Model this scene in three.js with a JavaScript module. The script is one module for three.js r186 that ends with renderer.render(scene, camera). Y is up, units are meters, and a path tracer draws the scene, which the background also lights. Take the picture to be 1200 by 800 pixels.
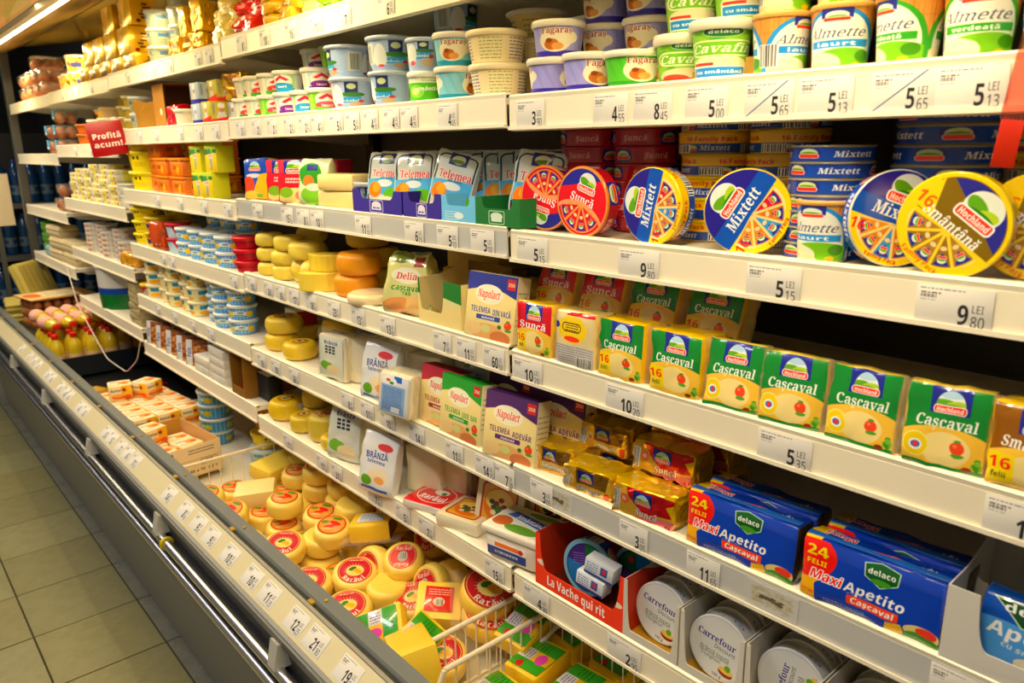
import * as THREE from 'three';
import { mergeGeometries, mergeVertices, toCreasedNormals } from 'three/addons/utils/BufferGeometryUtils.js';
import { RoundedBoxGeometry } from 'three/addons/geometries/RoundedBoxGeometry.js';
import { RectAreaLightUniformsLib } from 'three/addons/lights/RectAreaLightUniformsLib.js';

// ---------- camera, light levels, exposure ----------
const scene = new THREE.Scene();
scene.background = new THREE.Color(0x020202);
const camera = new THREE.PerspectiveCamera(2 * Math.atan(400 / 882.07) * 180 / Math.PI, 1.5, 0.05, 60);
{ // standing in the aisle, turned about 41 degrees towards the chilled case and tipped a little down
  const yaw = 0.72084, pitch = -0.25154, roll = -0.0108;
  const fwd = new THREE.Vector3(Math.sin(yaw) * Math.cos(pitch), Math.sin(pitch), -Math.cos(yaw) * Math.cos(pitch));
  const rt = new THREE.Vector3(Math.cos(yaw), 0, Math.sin(yaw)), up = new THREE.Vector3().crossVectors(rt, fwd);
  const r2 = rt.clone().multiplyScalar(Math.cos(roll)).addScaledVector(up, Math.sin(roll));
  const u2 = rt.clone().multiplyScalar(-Math.sin(roll)).addScaledVector(up, Math.cos(roll));
  camera.position.set(0, 1.6, 0);
  camera.quaternion.setFromRotationMatrix(new THREE.Matrix4().makeBasis(r2, u2, fwd.clone().negate()));
  camera.focus = 1.45; camera.userData.fStop = 5.6;
}
scene.add(camera);
const renderer = new THREE.WebGLRenderer({ antialias: true });
renderer.toneMapping = THREE.LinearToneMapping;
renderer.toneMappingExposure = 1.6;
renderer.shadowMap.enabled = true;
RectAreaLightUniformsLib.init();
const CASE_LIGHT = 56, CASE_TONE = new THREE.Color(1, 0.77, 0.4);    // tubes under the case canopy
const STORE_LIGHT = 6.6, STORE_TONE = new THREE.Color(0.97, 0.96, 1);   // ceiling panels over the aisle
// ---------- helpers ----------
let seedN = 7;
const rnd = () => { seedN = (seedN * 1664525 + 1013904223) % 4294967296; return seedN / 4294967296; };
const rr = (a, b) => a + (b - a) * rnd();
const V = (x, y, z) => new THREE.Vector3(x, y, z);
const PI = Math.PI;
const used = new Map();
function numbered(n) { const k = used.get(n) || 0; used.set(n, k + 1); return k ? n + '_' + String(k).padStart(3, '0') : n; }
function hash3(x, y, z) { const s = Math.sin(x * 127.1 + y * 311.7 + z * 74.7) * 43758.5453; return s - Math.floor(s); }
function vnoise(x, y, z) {
  const xi = Math.floor(x), yi = Math.floor(y), zi = Math.floor(z), f = (t) => t * t * (3 - 2 * t), u = f(x - xi), v = f(y - yi), w = f(z - zi), L = (a, b, t) => a + (b - a) * t;
  const h = (i, j, k) => hash3(xi + i, yi + j, zi + k);
  return L(L(L(h(0, 0, 0), h(1, 0, 0), u), L(h(0, 1, 0), h(1, 1, 0), u), v), L(L(h(0, 0, 1), h(1, 0, 1), u), L(h(0, 1, 1), h(1, 1, 1), u), v), w) * 2 - 1;
}
// ---------- print: labels and packaging artwork on shared sheets ----------
const ATLAS = 2048, sheets = [];
function newSheet() {
  const cv = document.createElement('canvas'); cv.width = cv.height = ATLAS;
  const g = cv.getContext('2d'); g.fillStyle = '#fff'; g.fillRect(0, 0, ATLAS, ATLAS);
  const tex = new THREE.CanvasTexture(cv); tex.colorSpace = THREE.SRGBColorSpace; tex.anisotropy = 8;
  const s = { cv, g, tex, x: 16, y: 0, row: 16, id: sheets.length }; sheets.push(s); return s;
}
// reserve a w x h cell on sheet n, draw into it, return its place
function art(n, w, h, draw) {
  while (sheets.length <= n) newSheet();
  const s = sheets[n];
  if (s.x + w + 4 > ATLAS) { s.x = 4; s.y += s.row + 4; s.row = 0; }
  if (s.y + h > ATLAS) throw new Error('sheet ' + n + ' is full');
  const x = s.x, y = s.y; s.x += w + 4; s.row = Math.max(s.row, h);
  const g = s.g; g.save(); g.beginPath(); g.rect(x, y, w, h); g.clip(); g.translate(x, y); draw(g, w, h); g.restore();
  const e = 1.2;
  return { n, u0: (x + e) / ATLAS, u1: (x + w - e) / ATLAS, v0: 1 - (y + h - e) / ATLAS, v1: 1 - (y + e) / ATLAS };
}
const WHITE_UV = [6 / ATLAS, 1 - 6 / ATLAS];
// text fitted into a width; o: { size, color, font, stroke, sw, skew, turn, sx }
function txt(g, s, x, y, o = {}) {
  g.save(); g.translate(x, y); if (o.turn) g.rotate(o.turn); if (o.skew) g.transform(1, 0, -o.skew, 1, 0, 0);
  g.font = (o.bold === false ? '' : 'bold ') + (o.size || 20) + 'px ' + (o.font || 'sans-serif');
  const m = g.measureText(s).width; let k = o.sx || 1; if (o.w) k = Math.min(o.sx || 9, o.w / Math.max(m, 1)); g.scale(k, 1);
  g.textAlign = o.align || 'center'; g.textBaseline = 'middle';
  if (o.stroke) { g.lineJoin = 'round'; g.strokeStyle = o.stroke; g.lineWidth = o.sw || 4; g.strokeText(s, 0, 0); }
  g.fillStyle = o.color || '#fff'; g.fillText(s, 0, 0); g.restore();
}
const fill = (g, c, x, y, w, h) => { g.fillStyle = c; g.fillRect(x, y, w, h); };
const ell = (g, c, x, y, a, b, t = 0, s, sw) => { g.beginPath(); g.ellipse(x, y, a, b, t, 0, 2 * PI); if (c) { g.fillStyle = c; g.fill(); } if (s) { g.strokeStyle = s; g.lineWidth = sw || 2; g.stroke(); } };
const poly = (g, c, p, s, sw) => { g.beginPath(); p.forEach((q, i) => (i ? g.lineTo(q[0], q[1]) : g.moveTo(q[0], q[1]))); g.closePath(); if (c) { g.fillStyle = c; g.fill(); } if (s) { g.strokeStyle = s; g.lineWidth = sw || 2; g.stroke(); } };
const lines = (g, c, x, y, w, n, st, th = 2) => { for (let i = 0; i < n; i++) for (let q = 0; q < w;) { const l = 3 + hash3(i, q, x) * 12; fill(g, c, x + q, y + i * st, Math.min(l, w - q), th); q += l + 3; } };
function barcode(g, x, y, w, h, c = '#222', bg = '#fff') { if (bg) fill(g, bg, x - 2, y - 2, w + 4, h + 4); for (let q = 0; q < w;) { const t = 1 + Math.floor(hash3(q, w, x) * 3); fill(g, c, x + q, y, t, h); q += t + 1 + Math.floor(hash3(q, 3, y) * 3); } }
function rrect(g, x, y, w, h, r, c, s, sw) { g.beginPath(); g.roundRect(x, y, w, h, r); if (c) { g.fillStyle = c; g.fill(); } if (s) { g.strokeStyle = s; g.lineWidth = sw || 2; g.stroke(); } }
// ---------- materials: one per sheet and finish, colours by vertex ----------
const FIN = { carton: { roughness: 0.62 }, plastic: { roughness: 0.36 }, film: { roughness: 0.26, clearcoat: 1, clearcoatRoughness: 0.06 }, wax: { roughness: 0.42, clearcoat: 0.35, clearcoatRoughness: 0.3 }, foil: { roughness: 0.27, metalness: 0.55, clearcoat: 0.4, clearcoatRoughness: 0.15 }, paper: { roughness: 0.85 }, gloss: { roughness: 0.2, clearcoat: 0.6, clearcoatRoughness: 0.08 } };
const mats = new Map();
function mat(fin, sheet = 0) {
  const k = fin + sheet; if (mats.has(k)) return mats.get(k);
  while (sheets.length <= sheet) newSheet();
  const m = new THREE.MeshPhysicalMaterial({ ...FIN[fin], map: sheets[sheet].tex, vertexColors: true, side: THREE.DoubleSide }); m.name = fin; mats.set(k, m); return m;
}
const col = new THREE.Color(), hsl = {};
const richer = (c) => { c.getHSL(hsl); if (hsl.s > 0.25) c.setHSL(hsl.h, Math.min(1, hsl.s * 1.18), hsl.l); return c; }; // packaging inks are strong
// give a geometry one colour (sRGB) and either a cell of print or plain white
function paint(geo, color, cell) {
  const n = geo.attributes.position.count, a = new Float32Array(n * 3); col.set(color ?? 0xffffff); richer(col);
  for (let i = 0; i < n; i++) { a[3 * i] = col.r; a[3 * i + 1] = col.g; a[3 * i + 2] = col.b; }
  geo.setAttribute('color', new THREE.BufferAttribute(a, 3));
  let uv = geo.attributes.uv; if (!uv) { uv = new THREE.BufferAttribute(new Float32Array(n * 2), 2); geo.setAttribute('uv', uv); }
  for (let i = 0; i < n; i++) {
    if (cell) uv.setXY(i, cell.u0 + uv.getX(i) * (cell.u1 - cell.u0), cell.v0 + uv.getY(i) * (cell.v1 - cell.v0));
    else uv.setXY(i, WHITE_UV[0], WHITE_UV[1]);
  }
  return geo;
}
const strip = (g) => { for (const k of Object.keys(g.attributes)) if (!['position', 'normal', 'uv', 'color'].includes(k)) g.deleteAttribute(k); g.morphAttributes = {}; return g.index ? g.toNonIndexed() : g; };
const join = (list) => { const l = list.flat().filter(Boolean).map(strip); return l.length === 1 ? l[0] : mergeGeometries(l, false); };
const mv = (g, x = 0, y = 0, z = 0) => g.translate(x, y, z);
const rot = (g, x = 0, y = 0, z = 0) => g.applyMatrix4(new THREE.Matrix4().makeRotationFromEuler(new THREE.Euler(x, y, z)));
function part(name, geo, material, parent) { const m = new THREE.Mesh(geo, material); m.name = name; m.castShadow = m.receiveShadow = true; parent.add(m); return m; }
function thing(name, label, category, group, parent = scene) {
  const o = new THREE.Group(); o.name = numbered(name); o.userData = { label, category }; if (group) o.userData.group = group; if (parent) parent.add(o); return o;
}
function struct(name, geo, material) { const m = new THREE.Mesh(geo, material); m.name = numbered(name); m.userData = { kind: 'structure' }; m.castShadow = m.receiveShadow = true; scene.add(m); return m; }
// a rounded, optionally pillowed and crinkled box standing on y = 0, front at +z; faces: { front, back, left, right, top, bottom } = cell; colours likewise
function softBox(w, h, d, o = {}) {
  const s = o.seg || [1, 1, 1], r = o.r ?? 0.002, out = [], F = o.faces || {}, C = o.colors || {}, base = o.color ?? 0xffffff;
  const side = (name, org, du, dv, nu, nv) => {
    const g = new THREE.PlaneGeometry(1, 1, nu, nv), p = g.attributes.position;
    const lu = Math.hypot(...du), lv = Math.hypot(...dv), uv = g.attributes.uv, edge = (i, n, t) => (i === 0 ? 0 : i === n ? 1 : t + ((i - 1) / (n - 2)) * (1 - 2 * t)); // a narrow row along each edge rounds off
    for (let i = 0; i < p.count; i++) {
      const a1 = edge(i % (nu + 1), nu, r / lu), b1 = 1 - edge(Math.floor(i / (nu + 1)), nv, r / lv), a = a1 - 0.5, b = b1 - 0.5; uv.setXY(i, a1, b1); const v = V(org[0] + du[0] * a + dv[0] * b, org[1] + du[1] * a + dv[1] * b, org[2] + du[2] * a + dv[2] * b);
      p.setXYZ(i, v.x, v.y, v.z);
    }
    return paint(g, F[name] ? 0xffffff : C[name] ?? base, F[name]);
  };
  const [nx, ny, nz] = s.map((q) => q + 2);
  out.push(side('front', [0, 0, d / 2], [w, 0, 0], [0, h, 0], nx, ny), side('back', [0, 0, -d / 2], [-w, 0, 0], [0, h, 0], nx, ny), side('right', [w / 2, 0, 0], [0, 0, -d], [0, h, 0], nz, ny), side('left', [-w / 2, 0, 0], [0, 0, d], [0, h, 0], nz, ny), side('top', [0, h / 2, 0], [w, 0, 0], [0, 0, -d], nx, nz), side('bottom', [0, -h / 2, 0], [w, 0, 0], [0, 0, d], nx, nz));
  const g = join(out), p = g.attributes.position, hx = w / 2, hy = h / 2, hz = d / 2, seed = o.seed || 0, amp = o.crinkle || 0, fr = o.freq || 60, puff = o.puff || 0, sq = [hx, hy, hz];
  const q = V(), c = V();
  for (let i = 0; i < p.count; i++) {
    q.fromBufferAttribute(p, i);
    const a = q.x / hx, b = q.y / hy, e = q.z / hz;
    // rounding: pull towards the inner box by r
    c.set(Math.max(-hx + r, Math.min(hx - r, q.x)), Math.max(-hy + r, Math.min(hy - r, q.y)), Math.max(-hz + r, Math.min(hz - r, q.z)));
    const dl = q.clone().sub(c), L = dl.length(); if (L > r) q.copy(c).addScaledVector(dl, r / L);
    if (puff) { q.z += Math.sign(e) * puff * (1 - a * a) * (1 - b * b) * Math.abs(e); q.x += Math.sign(a) * puff * 0.35 * (1 - b * b) * (1 - e * e) * Math.abs(a); q.y += Math.max(0, b) * puff * 0.4 * (1 - a * a) * (1 - e * e); }
    if (amp) { const k = vnoise(q.x * fr + seed, q.y * fr - seed, q.z * fr + 3 * seed), k2 = Math.abs(vnoise(q.x * fr * 2.3 + seed, q.y * fr * 2.3, q.z * fr * 2.3)); const f = amp * (k + 0.6 * k2 - 0.3); q.x += a * f; q.y += b * f; q.z += e * f; }
    if (o.bend) o.bend(q, a, b, e);
    p.setXYZ(i, q.x, q.y + hy, q.z);
  }
  g.deleteAttribute('normal');
  return toCreasedNormals(g, o.crease ?? 0.7);
}
// lathe from profile [[r, y] ...]; cell wraps round the side with the art centred at the front (+z)
function lathe(pts, seg, color, cell, a0 = 0) {
  const g = new THREE.LatheGeometry(pts.map((q) => new THREE.Vector2(q[0], q[1])), seg, PI + a0, 2 * PI); return paint(g, color, cell);
}
// flat disc facing +y (or +z with face) carrying a square cell
function disc(r, y, cell, color, seg = 32, dome = 0) {
  const g = new THREE.CircleGeometry(r, seg); if (dome) { const p = g.attributes.position; p.setZ(0, dome); } rot(g, -PI / 2); mv(g, 0, y, 0); return paint(g, color, cell);
}
const box = (w, h, d, color, x = 0, y = 0, z = 0) => paint(new THREE.BoxGeometry(w, h, d).translate(x, y, z), color);
const rbox = (w, h, d, r, color, x = 0, y = 0, z = 0) => paint(new RoundedBoxGeometry(w, h, d, 1, r).translate(x, y, z), color);
const tube = (pts, r, color, seg = 24, rad = 6, closed = false) => paint(new THREE.TubeGeometry(new THREE.CatmullRomCurve3(pts, closed, 'catmullrom', 0.1), seg, r, rad, closed), color);
function rod(a, b, r, color, seg = 6) { const d = b.clone().sub(a), g = new THREE.CylinderGeometry(r, r, d.length(), seg); g.applyQuaternion(new THREE.Quaternion().setFromUnitVectors(V(0, 1, 0), d.normalize())); g.translate((a.x + b.x) / 2, (a.y + b.y) / 2, (a.z + b.z) / 2); return paint(g, color); }
// a flat outline (list of points or a Shape) with thickness, standing in xy, back at z = 0
function slab(shape, depth, color, cell, size, bevel = 0) {
  const s = !Array.isArray(shape) ? shape : new THREE.Shape(shape.map((q) => new THREE.Vector2(q[0], q[1])));
  const g = new THREE.ExtrudeGeometry(s, { depth, bevelEnabled: bevel > 0, bevelSize: bevel, bevelThickness: bevel, bevelSegments: 1, curveSegments: 10 });
  const p = g.attributes.position, uv = g.attributes.uv;
  if (cell) color = 0xffffff; if (cell) for (let i = 0; i < p.count; i++) uv.setXY(i, Math.min(1, Math.max(0, (p.getX(i) - size[0]) / size[2])), Math.min(1, Math.max(0, (p.getY(i) - size[1]) / size[3])));
  return paint(g, color, cell);
}
// ---------- putting goods on the shelves ----------
const FRONT = 0.9;                        // plane of the shelf edges
const dims = new Map();                   // prototype -> { w, h, d }
function kind(name, category, desc, size, build) {
  const o = new THREE.Group(); o.userData = { category }; build(o); const k = { name, category, desc, w: size[0], h: size[1], d: size[2], o }; return k;
}
// put one of a kind: z along the shelf, y of its foot, set = how far its face stands behind the shelf edge
function put(k, z, y, set, label, o = {}) {
  const c = k.o.clone(); c.name = numbered(o.name || k.name); c.userData = { label: label.replace('@', k.desc), category: k.category }; if (o.group || k.group) c.userData.group = o.group || k.group;
  c.position.set(FRONT + set + k.d / 2, y, z); c.rotation.order = 'YXZ'; c.rotation.set(o.tilt || 0, -PI / 2 + (o.turn || 0) + (o.face === undefined ? 0 : Math.atan(-z / (FRONT + set + k.d / 2)) + o.face), o.roll || 0);
  if (o.scale) c.scale.setScalar(o.scale);
  scene.add(c); return c;
}
const LEVEL = { 1: [''], 2: ['lower', 'upper'], 3: ['lowest', 'middle', 'top'], 4: ['lowest', 'second up', 'third up', 'top'], 5: ['lowest', 'second up', 'third up', 'fourth up', 'top'], 6: ['lowest', 'second up', 'third up', 'fourth up', 'fifth up', 'top'], 7: ['lowest', 'second up', 'third up', 'fourth up', 'fifth up', 'sixth up', 'top'], 8: ['lowest', 'second up', 'third up', 'fourth up', 'fifth up', 'sixth up', 'seventh up', 'top'] };
function stack(k, z, y, set, n, where, o = {}) {
  for (let i = 0; i < n; i++) put(k, z + (o.jit ? rr(-o.jit, o.jit) : 0), y + i * (o.step || k.h), set + (o.jit ? rr(0, o.jit) : 0), `@, ${LEVEL[n][i]} in ${where}`, { ...o, turn: (o.turn || 0) + (o.spin ? rr(-o.spin, o.spin) : 0) });
}
// ---------- the shop: floor, walls, ceiling ----------
const noiseTex = (w, h, f, rep, srgb = true) => {
  const d = new Uint8Array(w * h * 4);
  for (let y = 0; y < h; y++) for (let x = 0; x < w; x++) { const c = f(x, y), i = 4 * (y * w + x); d[i] = c[0]; d[i + 1] = c[1]; d[i + 2] = c[2]; d[i + 3] = 255; }
  const t = new THREE.DataTexture(d, w, h); t.wrapS = t.wrapT = THREE.RepeatWrapping; t.magFilter = THREE.LinearFilter; t.minFilter = THREE.LinearMipmapLinearFilter; if (srgb) t.colorSpace = THREE.SRGBColorSpace; if (rep) t.repeat.set(rep, rep); t.needsUpdate = true; return t;
};
const speck = (base, amp, coarse) => (x, y) => { const n = (hash3(x, y, base[0]) - 0.5) * amp + vnoise(x / 17, y / 17, 3) * coarse; return base.map((b) => Math.max(0, Math.min(255, b + n))); };
const plainM = (c, o = {}) => new THREE.MeshPhysicalMaterial({ color: c, roughness: 0.5, ...o });
const tileTex = noiseTex(256, 256, speck([138, 134, 94], 20, 5));
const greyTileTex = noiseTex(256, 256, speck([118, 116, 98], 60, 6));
const tileMs = [0xffffff, 0xf2f0ea, 0xf8f4e6].map((c) => new THREE.MeshPhysicalMaterial({ map: tileTex, color: c, roughness: 0.42 }));
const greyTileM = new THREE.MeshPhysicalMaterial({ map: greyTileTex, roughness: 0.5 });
const floor = struct('floor', new THREE.BoxGeometry(5.4, 0.1, 12).translate(-0.9, -0.056, -4.6), plainM(0x3d3522, { roughness: 0.9 }));
{ // 33 cm tiles, joints 4 mm; the row against the case is of grey speckled tile
  const T = 0.33, tileG = new RoundedBoxGeometry(T - 0.005, 0.008, T - 0.005, 1, 0.0015), x0 = 0.245;
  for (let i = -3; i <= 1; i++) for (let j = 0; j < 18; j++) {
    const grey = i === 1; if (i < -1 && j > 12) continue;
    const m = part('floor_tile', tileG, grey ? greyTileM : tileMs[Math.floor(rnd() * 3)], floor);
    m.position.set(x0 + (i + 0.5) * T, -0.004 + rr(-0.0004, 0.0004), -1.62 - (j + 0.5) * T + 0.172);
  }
}
const wallM = plainM(0xb8b2a0, { roughness: 0.9 });
struct('wall_aisle', new THREE.BoxGeometry(0.12, 3.4, 12).translate(-2.7, 1.7, -4.6), wallM);
struct('wall_end', new THREE.BoxGeometry(5.4, 3.4, 0.12).translate(-0.9, 1.7, -9.2), plainM(0x23241f, { roughness: 0.9 }));
struct('wall_behind', new THREE.BoxGeometry(5.4, 3.4, 0.12).translate(-0.9, 1.7, 1.45), wallM);
struct('wall_case', new THREE.BoxGeometry(0.12, 3.4, 12).translate(1.72, 1.7, -4.6), plainM(0x2a2822, { roughness: 0.9 }));
struct('ceiling', new THREE.BoxGeometry(5.6, 0.12, 12.2).translate(-0.9, 3.3, -4.6), plainM(0xd8d2c0, { roughness: 0.95 }));
// ceiling light panels over the aisle
for (let i = 0; i < 4; i++) {
  const z = 0.2 - i * 2.3, t = thing('ceiling_light', `long fluorescent ceiling fitting over the aisle, ${['above the photographer', 'next along the aisle', 'third along the aisle', 'at the aisle end'][i]}`, 'ceiling light', 'ceiling fittings over the aisle');
  t.position.set(-0.75, 3.2, z);
  part('housing', box(0.34, 0.05, 1.5, 0xe8e6e0), mat('plastic'), t).position.y = 0.012;
  const df = part('diffuser', new THREE.BoxGeometry(0.3, 0.012, 1.44), new THREE.MeshStandardMaterial({ color: 0xffffff, emissive: STORE_TONE, emissiveIntensity: 2.2 }), t); df.position.y = -0.018; df.castShadow = false;
  const l = new THREE.RectAreaLight(STORE_TONE, STORE_LIGHT, 0.3, 1.44); l.position.set(-0.75, 3.165, z); l.lookAt(-0.75, 0, z); scene.add(l);
}
// ---------- the chilled case ----------
const Z0 = 0.3, Z1 = -5.73, ZL = Z0 - Z1, ZM = (Z0 + Z1) / 2;
const JN = [0.21, -1.03, -2.28, -3.48, -4.61, -5.73];           // joints between case sections
const caseGrey = mat('plastic'), along = (w, h, c, x, y, r = 0.004) => rbox(w, h, ZL, r, c, x, y, ZM);
const profile = (pts, c, z0 = Z1, z1 = Z0) => { const s = new THREE.Shape(pts.map((q) => new THREE.Vector2(q[0], q[1]))); const g = new THREE.ExtrudeGeometry(s, { depth: z1 - z0, bevelEnabled: false }); g.translate(0, 0, z0); return paint(g, c); };
const kase = thing('refrigerated_case', 'long open chilled dairy case with grey front panel and chrome bumper rails', 'display case');
part('lower_panel', profile([[0.555, 0.62], [0.57, 0.62], [0.625, 0.028], [0.61, 0.028]], 0x787772), caseGrey, kase);
part('kick_plate', box(0.02, 0.1, ZL, 0x16140f, 0.66, 0.05, ZM), mat('paper'), kase);
part('upper_panel', profile([[0.532, 0.628], [0.556, 0.628], [0.562, 0.5], [0.545, 0.5]], 0x565550), caseGrey, kase);
const chrome = new THREE.MeshPhysicalMaterial({ color: 0xe4e4e8, metalness: 1, roughness: 0.3 });
const darkRubber = plainM(0x15151a, { roughness: 0.5 });
for (const y of [0.565, 0.513]) { const g = new THREE.CylinderGeometry(0.0125, 0.0125, ZL, 20); rot(g, PI / 2); part('bumper_rail', mv(g, 0.512, y, ZM), chrome, kase); }
part('rail_backing', box(0.012, 0.05, ZL, 0xffffff, 0.529, 0.537, ZM), darkRubber, kase);
for (let z = -1.33; z > -5.6; z -= 0.755) part('rail_bracket', join([slab([[0, 0], [0.038, 0], [0.028, 0.05], [0.012, 0.058]], 0.034, 0xc9c7bb).translate(0.5, 0.572, z - 0.017)]), mat('plastic'), kase);
part('yellow_tie', paint(new THREE.TorusGeometry(0.0155, 0.0045, 8, 16).translate(0.512, 0.565, -2.02), 0xd8c21c), mat('plastic'), kase);
part('ledge', profile([[0.518, 0.642], [0.538, 0.65], [0.556, 0.628], [0.52, 0.622]], 0x5f605c), caseGrey, kase);
part('ledge_strip', profile([[0.5225, 0.6455], [0.531, 0.6492], [0.5305, 0.6515], [0.522, 0.648]], 0x7c7d78), caseGrey, kase);
part('price_channel', profile([[0.532, 0.6475], [0.58, 0.6868], [0.592, 0.682], [0.556, 0.628]], 0xd2c9aa), caseGrey, kase);
part('channel_lip', profile([[0.58, 0.686], [0.581, 0.69], [0.589, 0.69], [0.589, 0.682]], 0x95938a), caseGrey, kase);
part('groove', profile([[0.589, 0.686], [0.589, 0.676], [0.6, 0.676], [0.6, 0.682]], 0x4a4838), caseGrey, kase);
part('top_rail', profile([[0.599, 0.69], [0.603, 0.696], [0.632, 0.697], [0.638, 0.688], [0.638, 0.45], [0.61, 0.45], [0.6, 0.66]], 0x6c7172), caseGrey, kase);
{ const list = []; for (let z = -0.9; z > -5.6; z -= 0.42) { part('rail_clip', join([rbox(0.014, 0.008, 0.02, 0.002, 0xa8842c, 0.597, 0.688, z), paint(new THREE.CylinderGeometry(0.004, 0.004, 0.004, 10).translate(0.615, 0.698, z + 0.03), 0xb79a3e)]), mat('plastic'), kase); } }
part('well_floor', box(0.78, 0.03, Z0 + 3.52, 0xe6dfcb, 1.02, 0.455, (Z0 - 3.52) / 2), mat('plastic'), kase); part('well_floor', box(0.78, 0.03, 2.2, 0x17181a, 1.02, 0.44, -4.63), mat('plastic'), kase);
struct('case_back_panel', box(0.03, 2.0, ZL, 0x4a463e, 1.42, 1.45, ZM), mat('plastic'));  // back panel of the case; colour darkened to stand for shade behind the goods
struct('case_end_panel', box(0.92, 2.3, 0.03, 0x2d2b26, 1.0, 1.4, 0.33), mat('plastic'));  // end panel of the chilled case
for (let i = 1; i < 6; i++) struct('trim_' + i, box(0.03, 2.0, 0.05, 0x1c1a17, 1.388, 1.45, JN[i]), mat('plastic'));  // uprights of the case at the section joints
struct('trim_6', rbox(0.05, 2.1, 0.06, 0.006, 0x4e4d48, 0.93, 1.18, -5.86), mat('plastic'));  // post at the far end of the case
// canopy: sloping polished metal soffit with a seam, lamp cover, printed header
const soffitM = new THREE.MeshPhysicalMaterial({ color: 0xc8a838, metalness: 0.4, roughness: 0.22 });
const can = thing('case_canopy', 'sloping polished metal canopy above the top shelf with a lit front edge', 'canopy');
part('soffit', profile([[0.668, 2.078], [1.005, 2.235], [1.005, 2.25], [0.66, 2.094]], 0xffffff), soffitM, can);
part('seam', profile([[1.004, 2.232], [1.014, 2.236], [1.014, 2.25], [1.004, 2.25]], 0x241a08), mat('plastic'), can);
part('soffit', profile([[1.014, 2.238], [1.4, 2.3], [1.4, 2.32], [1.014, 2.256]], 0xffffff), soffitM, can);
part('lamp_rail', profile([[0.566, 2.052], [0.578, 2.04], [0.6, 2.04], [0.6, 2.062], [0.566, 2.062]], 0xf0e2b8), mat('plastic'), can);
part('rail_gap', profile([[0.6, 2.052], [0.612, 2.062], [0.622, 2.088], [0.6, 2.09]], 0x1a1206), mat('plastic'), can);
part('lamp_tray', profile([[0.618, 2.094], [0.668, 2.094], [0.668, 2.1], [0.618, 2.1]], 0xf2ecd8), mat('plastic'), can);
part('roof', profile([[0.566, 2.45], [1.44, 2.46], [1.44, 2.5], [0.566, 2.5]], 0x8a8570), mat('plastic'), can);
const hdr = art(0, 512, 128, (g, w, h) => {
  fill(g, '#d9a86a', 0, 0, w, h);
  for (let i = 0; i < 60; i++) { const c = ['#e8bd84', '#e2a560', '#9a9a3c', '#f0d0a0', '#c98a40', '#6f8a32'][i % 6]; g.globalAlpha = 0.35; ell(g, c, rnd() * w, rnd() * h, rr(20, 60), rr(10, 40)); }
  g.globalAlpha = 1;
});
part('header_panel', softBox(ZL, 0.36, 0.016, { faces: { front: hdr }, color: 0xd8c8a0 }).applyMatrix4(new THREE.Matrix4().makeRotationY(-PI / 2)).translate(0.574, 2.052, ZM), new THREE.MeshStandardMaterial({ map: sheets[0].tex, emissive: 0xffffff, emissiveMap: sheets[0].tex, emissiveIntensity: 0.3, roughness: 0.4, vertexColors: true }), can);
for (let i = 0; i < 5; i++) { // one tube to each section
  const a = JN[i] - 0.01, b = JN[i + 1] + 0.01, z = (a + b) / 2, L = a - b;
  const t = thing('fluorescent_tube', `warm fluorescent tube under the canopy edge, ${['nearest tube to the camera', 'second tube along', 'third tube along', 'fourth tube along', 'tube at the far end'][i]}`, 'lamp', 'canopy tubes');
  const g = new THREE.CylinderGeometry(0.014, 0.014, L - 0.02, 14); rot(g, PI / 2);
  const m = part('glass_tube', g, new THREE.MeshStandardMaterial({ color: 0xffffff, emissive: new THREE.Color(1, 0.86, 0.5), emissiveIntensity: 8 }), t); m.castShadow = false;
  for (const s of [-1, 1]) part('end_cap', rbox(0.03, 0.03, 0.016, 0.003, 0xd8d4c4, 0, 0.012, s * (L / 2 - 0.004)), mat('plastic'), t);
  t.position.set(0.645, 2.075, z);
  const l = new THREE.RectAreaLight(CASE_TONE, CASE_LIGHT, 0.04, L - 0.06); l.position.set(0.648, 2.054, z); l.lookAt(0.7, 1.2, z); scene.add(l);
}
// ---------- shelves: a board, a price rail and brackets each ----------
const LEV = { A: [1.912, 1.912, 1.902, 1.895, 1.89], B: [1.686, 1.691, 1.685, 1.635, 1.593], C: [1.456, 1.46, 1.45, 1.369, 1.284], D: [1.232, 1.236, 1.226, 1.111, 0.985], E: [1.0, 0.998, 1.006, 0.846], F: [0.767, 0.77, 0.797] };
const LEVN = { A: 'top', B: 'second', C: 'third', D: 'fourth', E: 'fifth', F: 'lowest' };
const SECN = ['near section', 'second section', 'third section', 'fourth section', 'far section'];
const shelfM = mat('plastic');
const stain = art(0, 96, 64, (g, w, h) => { fill(g, '#c4c5c4', 0, 0, w, h); for (let i = 0; i < 90; i++) { g.globalAlpha = 0.3; ell(g, '#a59a6a', w / 2 + rr(-36, 36), h / 2 + rr(-22, 22), rr(2, 7), rr(2, 5)); } g.globalAlpha = 0.9; for (let i = 0; i < 26; i++) ell(g, '#5a5040', w / 2 + rr(-20, 20), h / 2 + rr(-5, 5), rr(2, 6), rr(1, 4)); g.globalAlpha = 1; });
const shelves = {};
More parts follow.
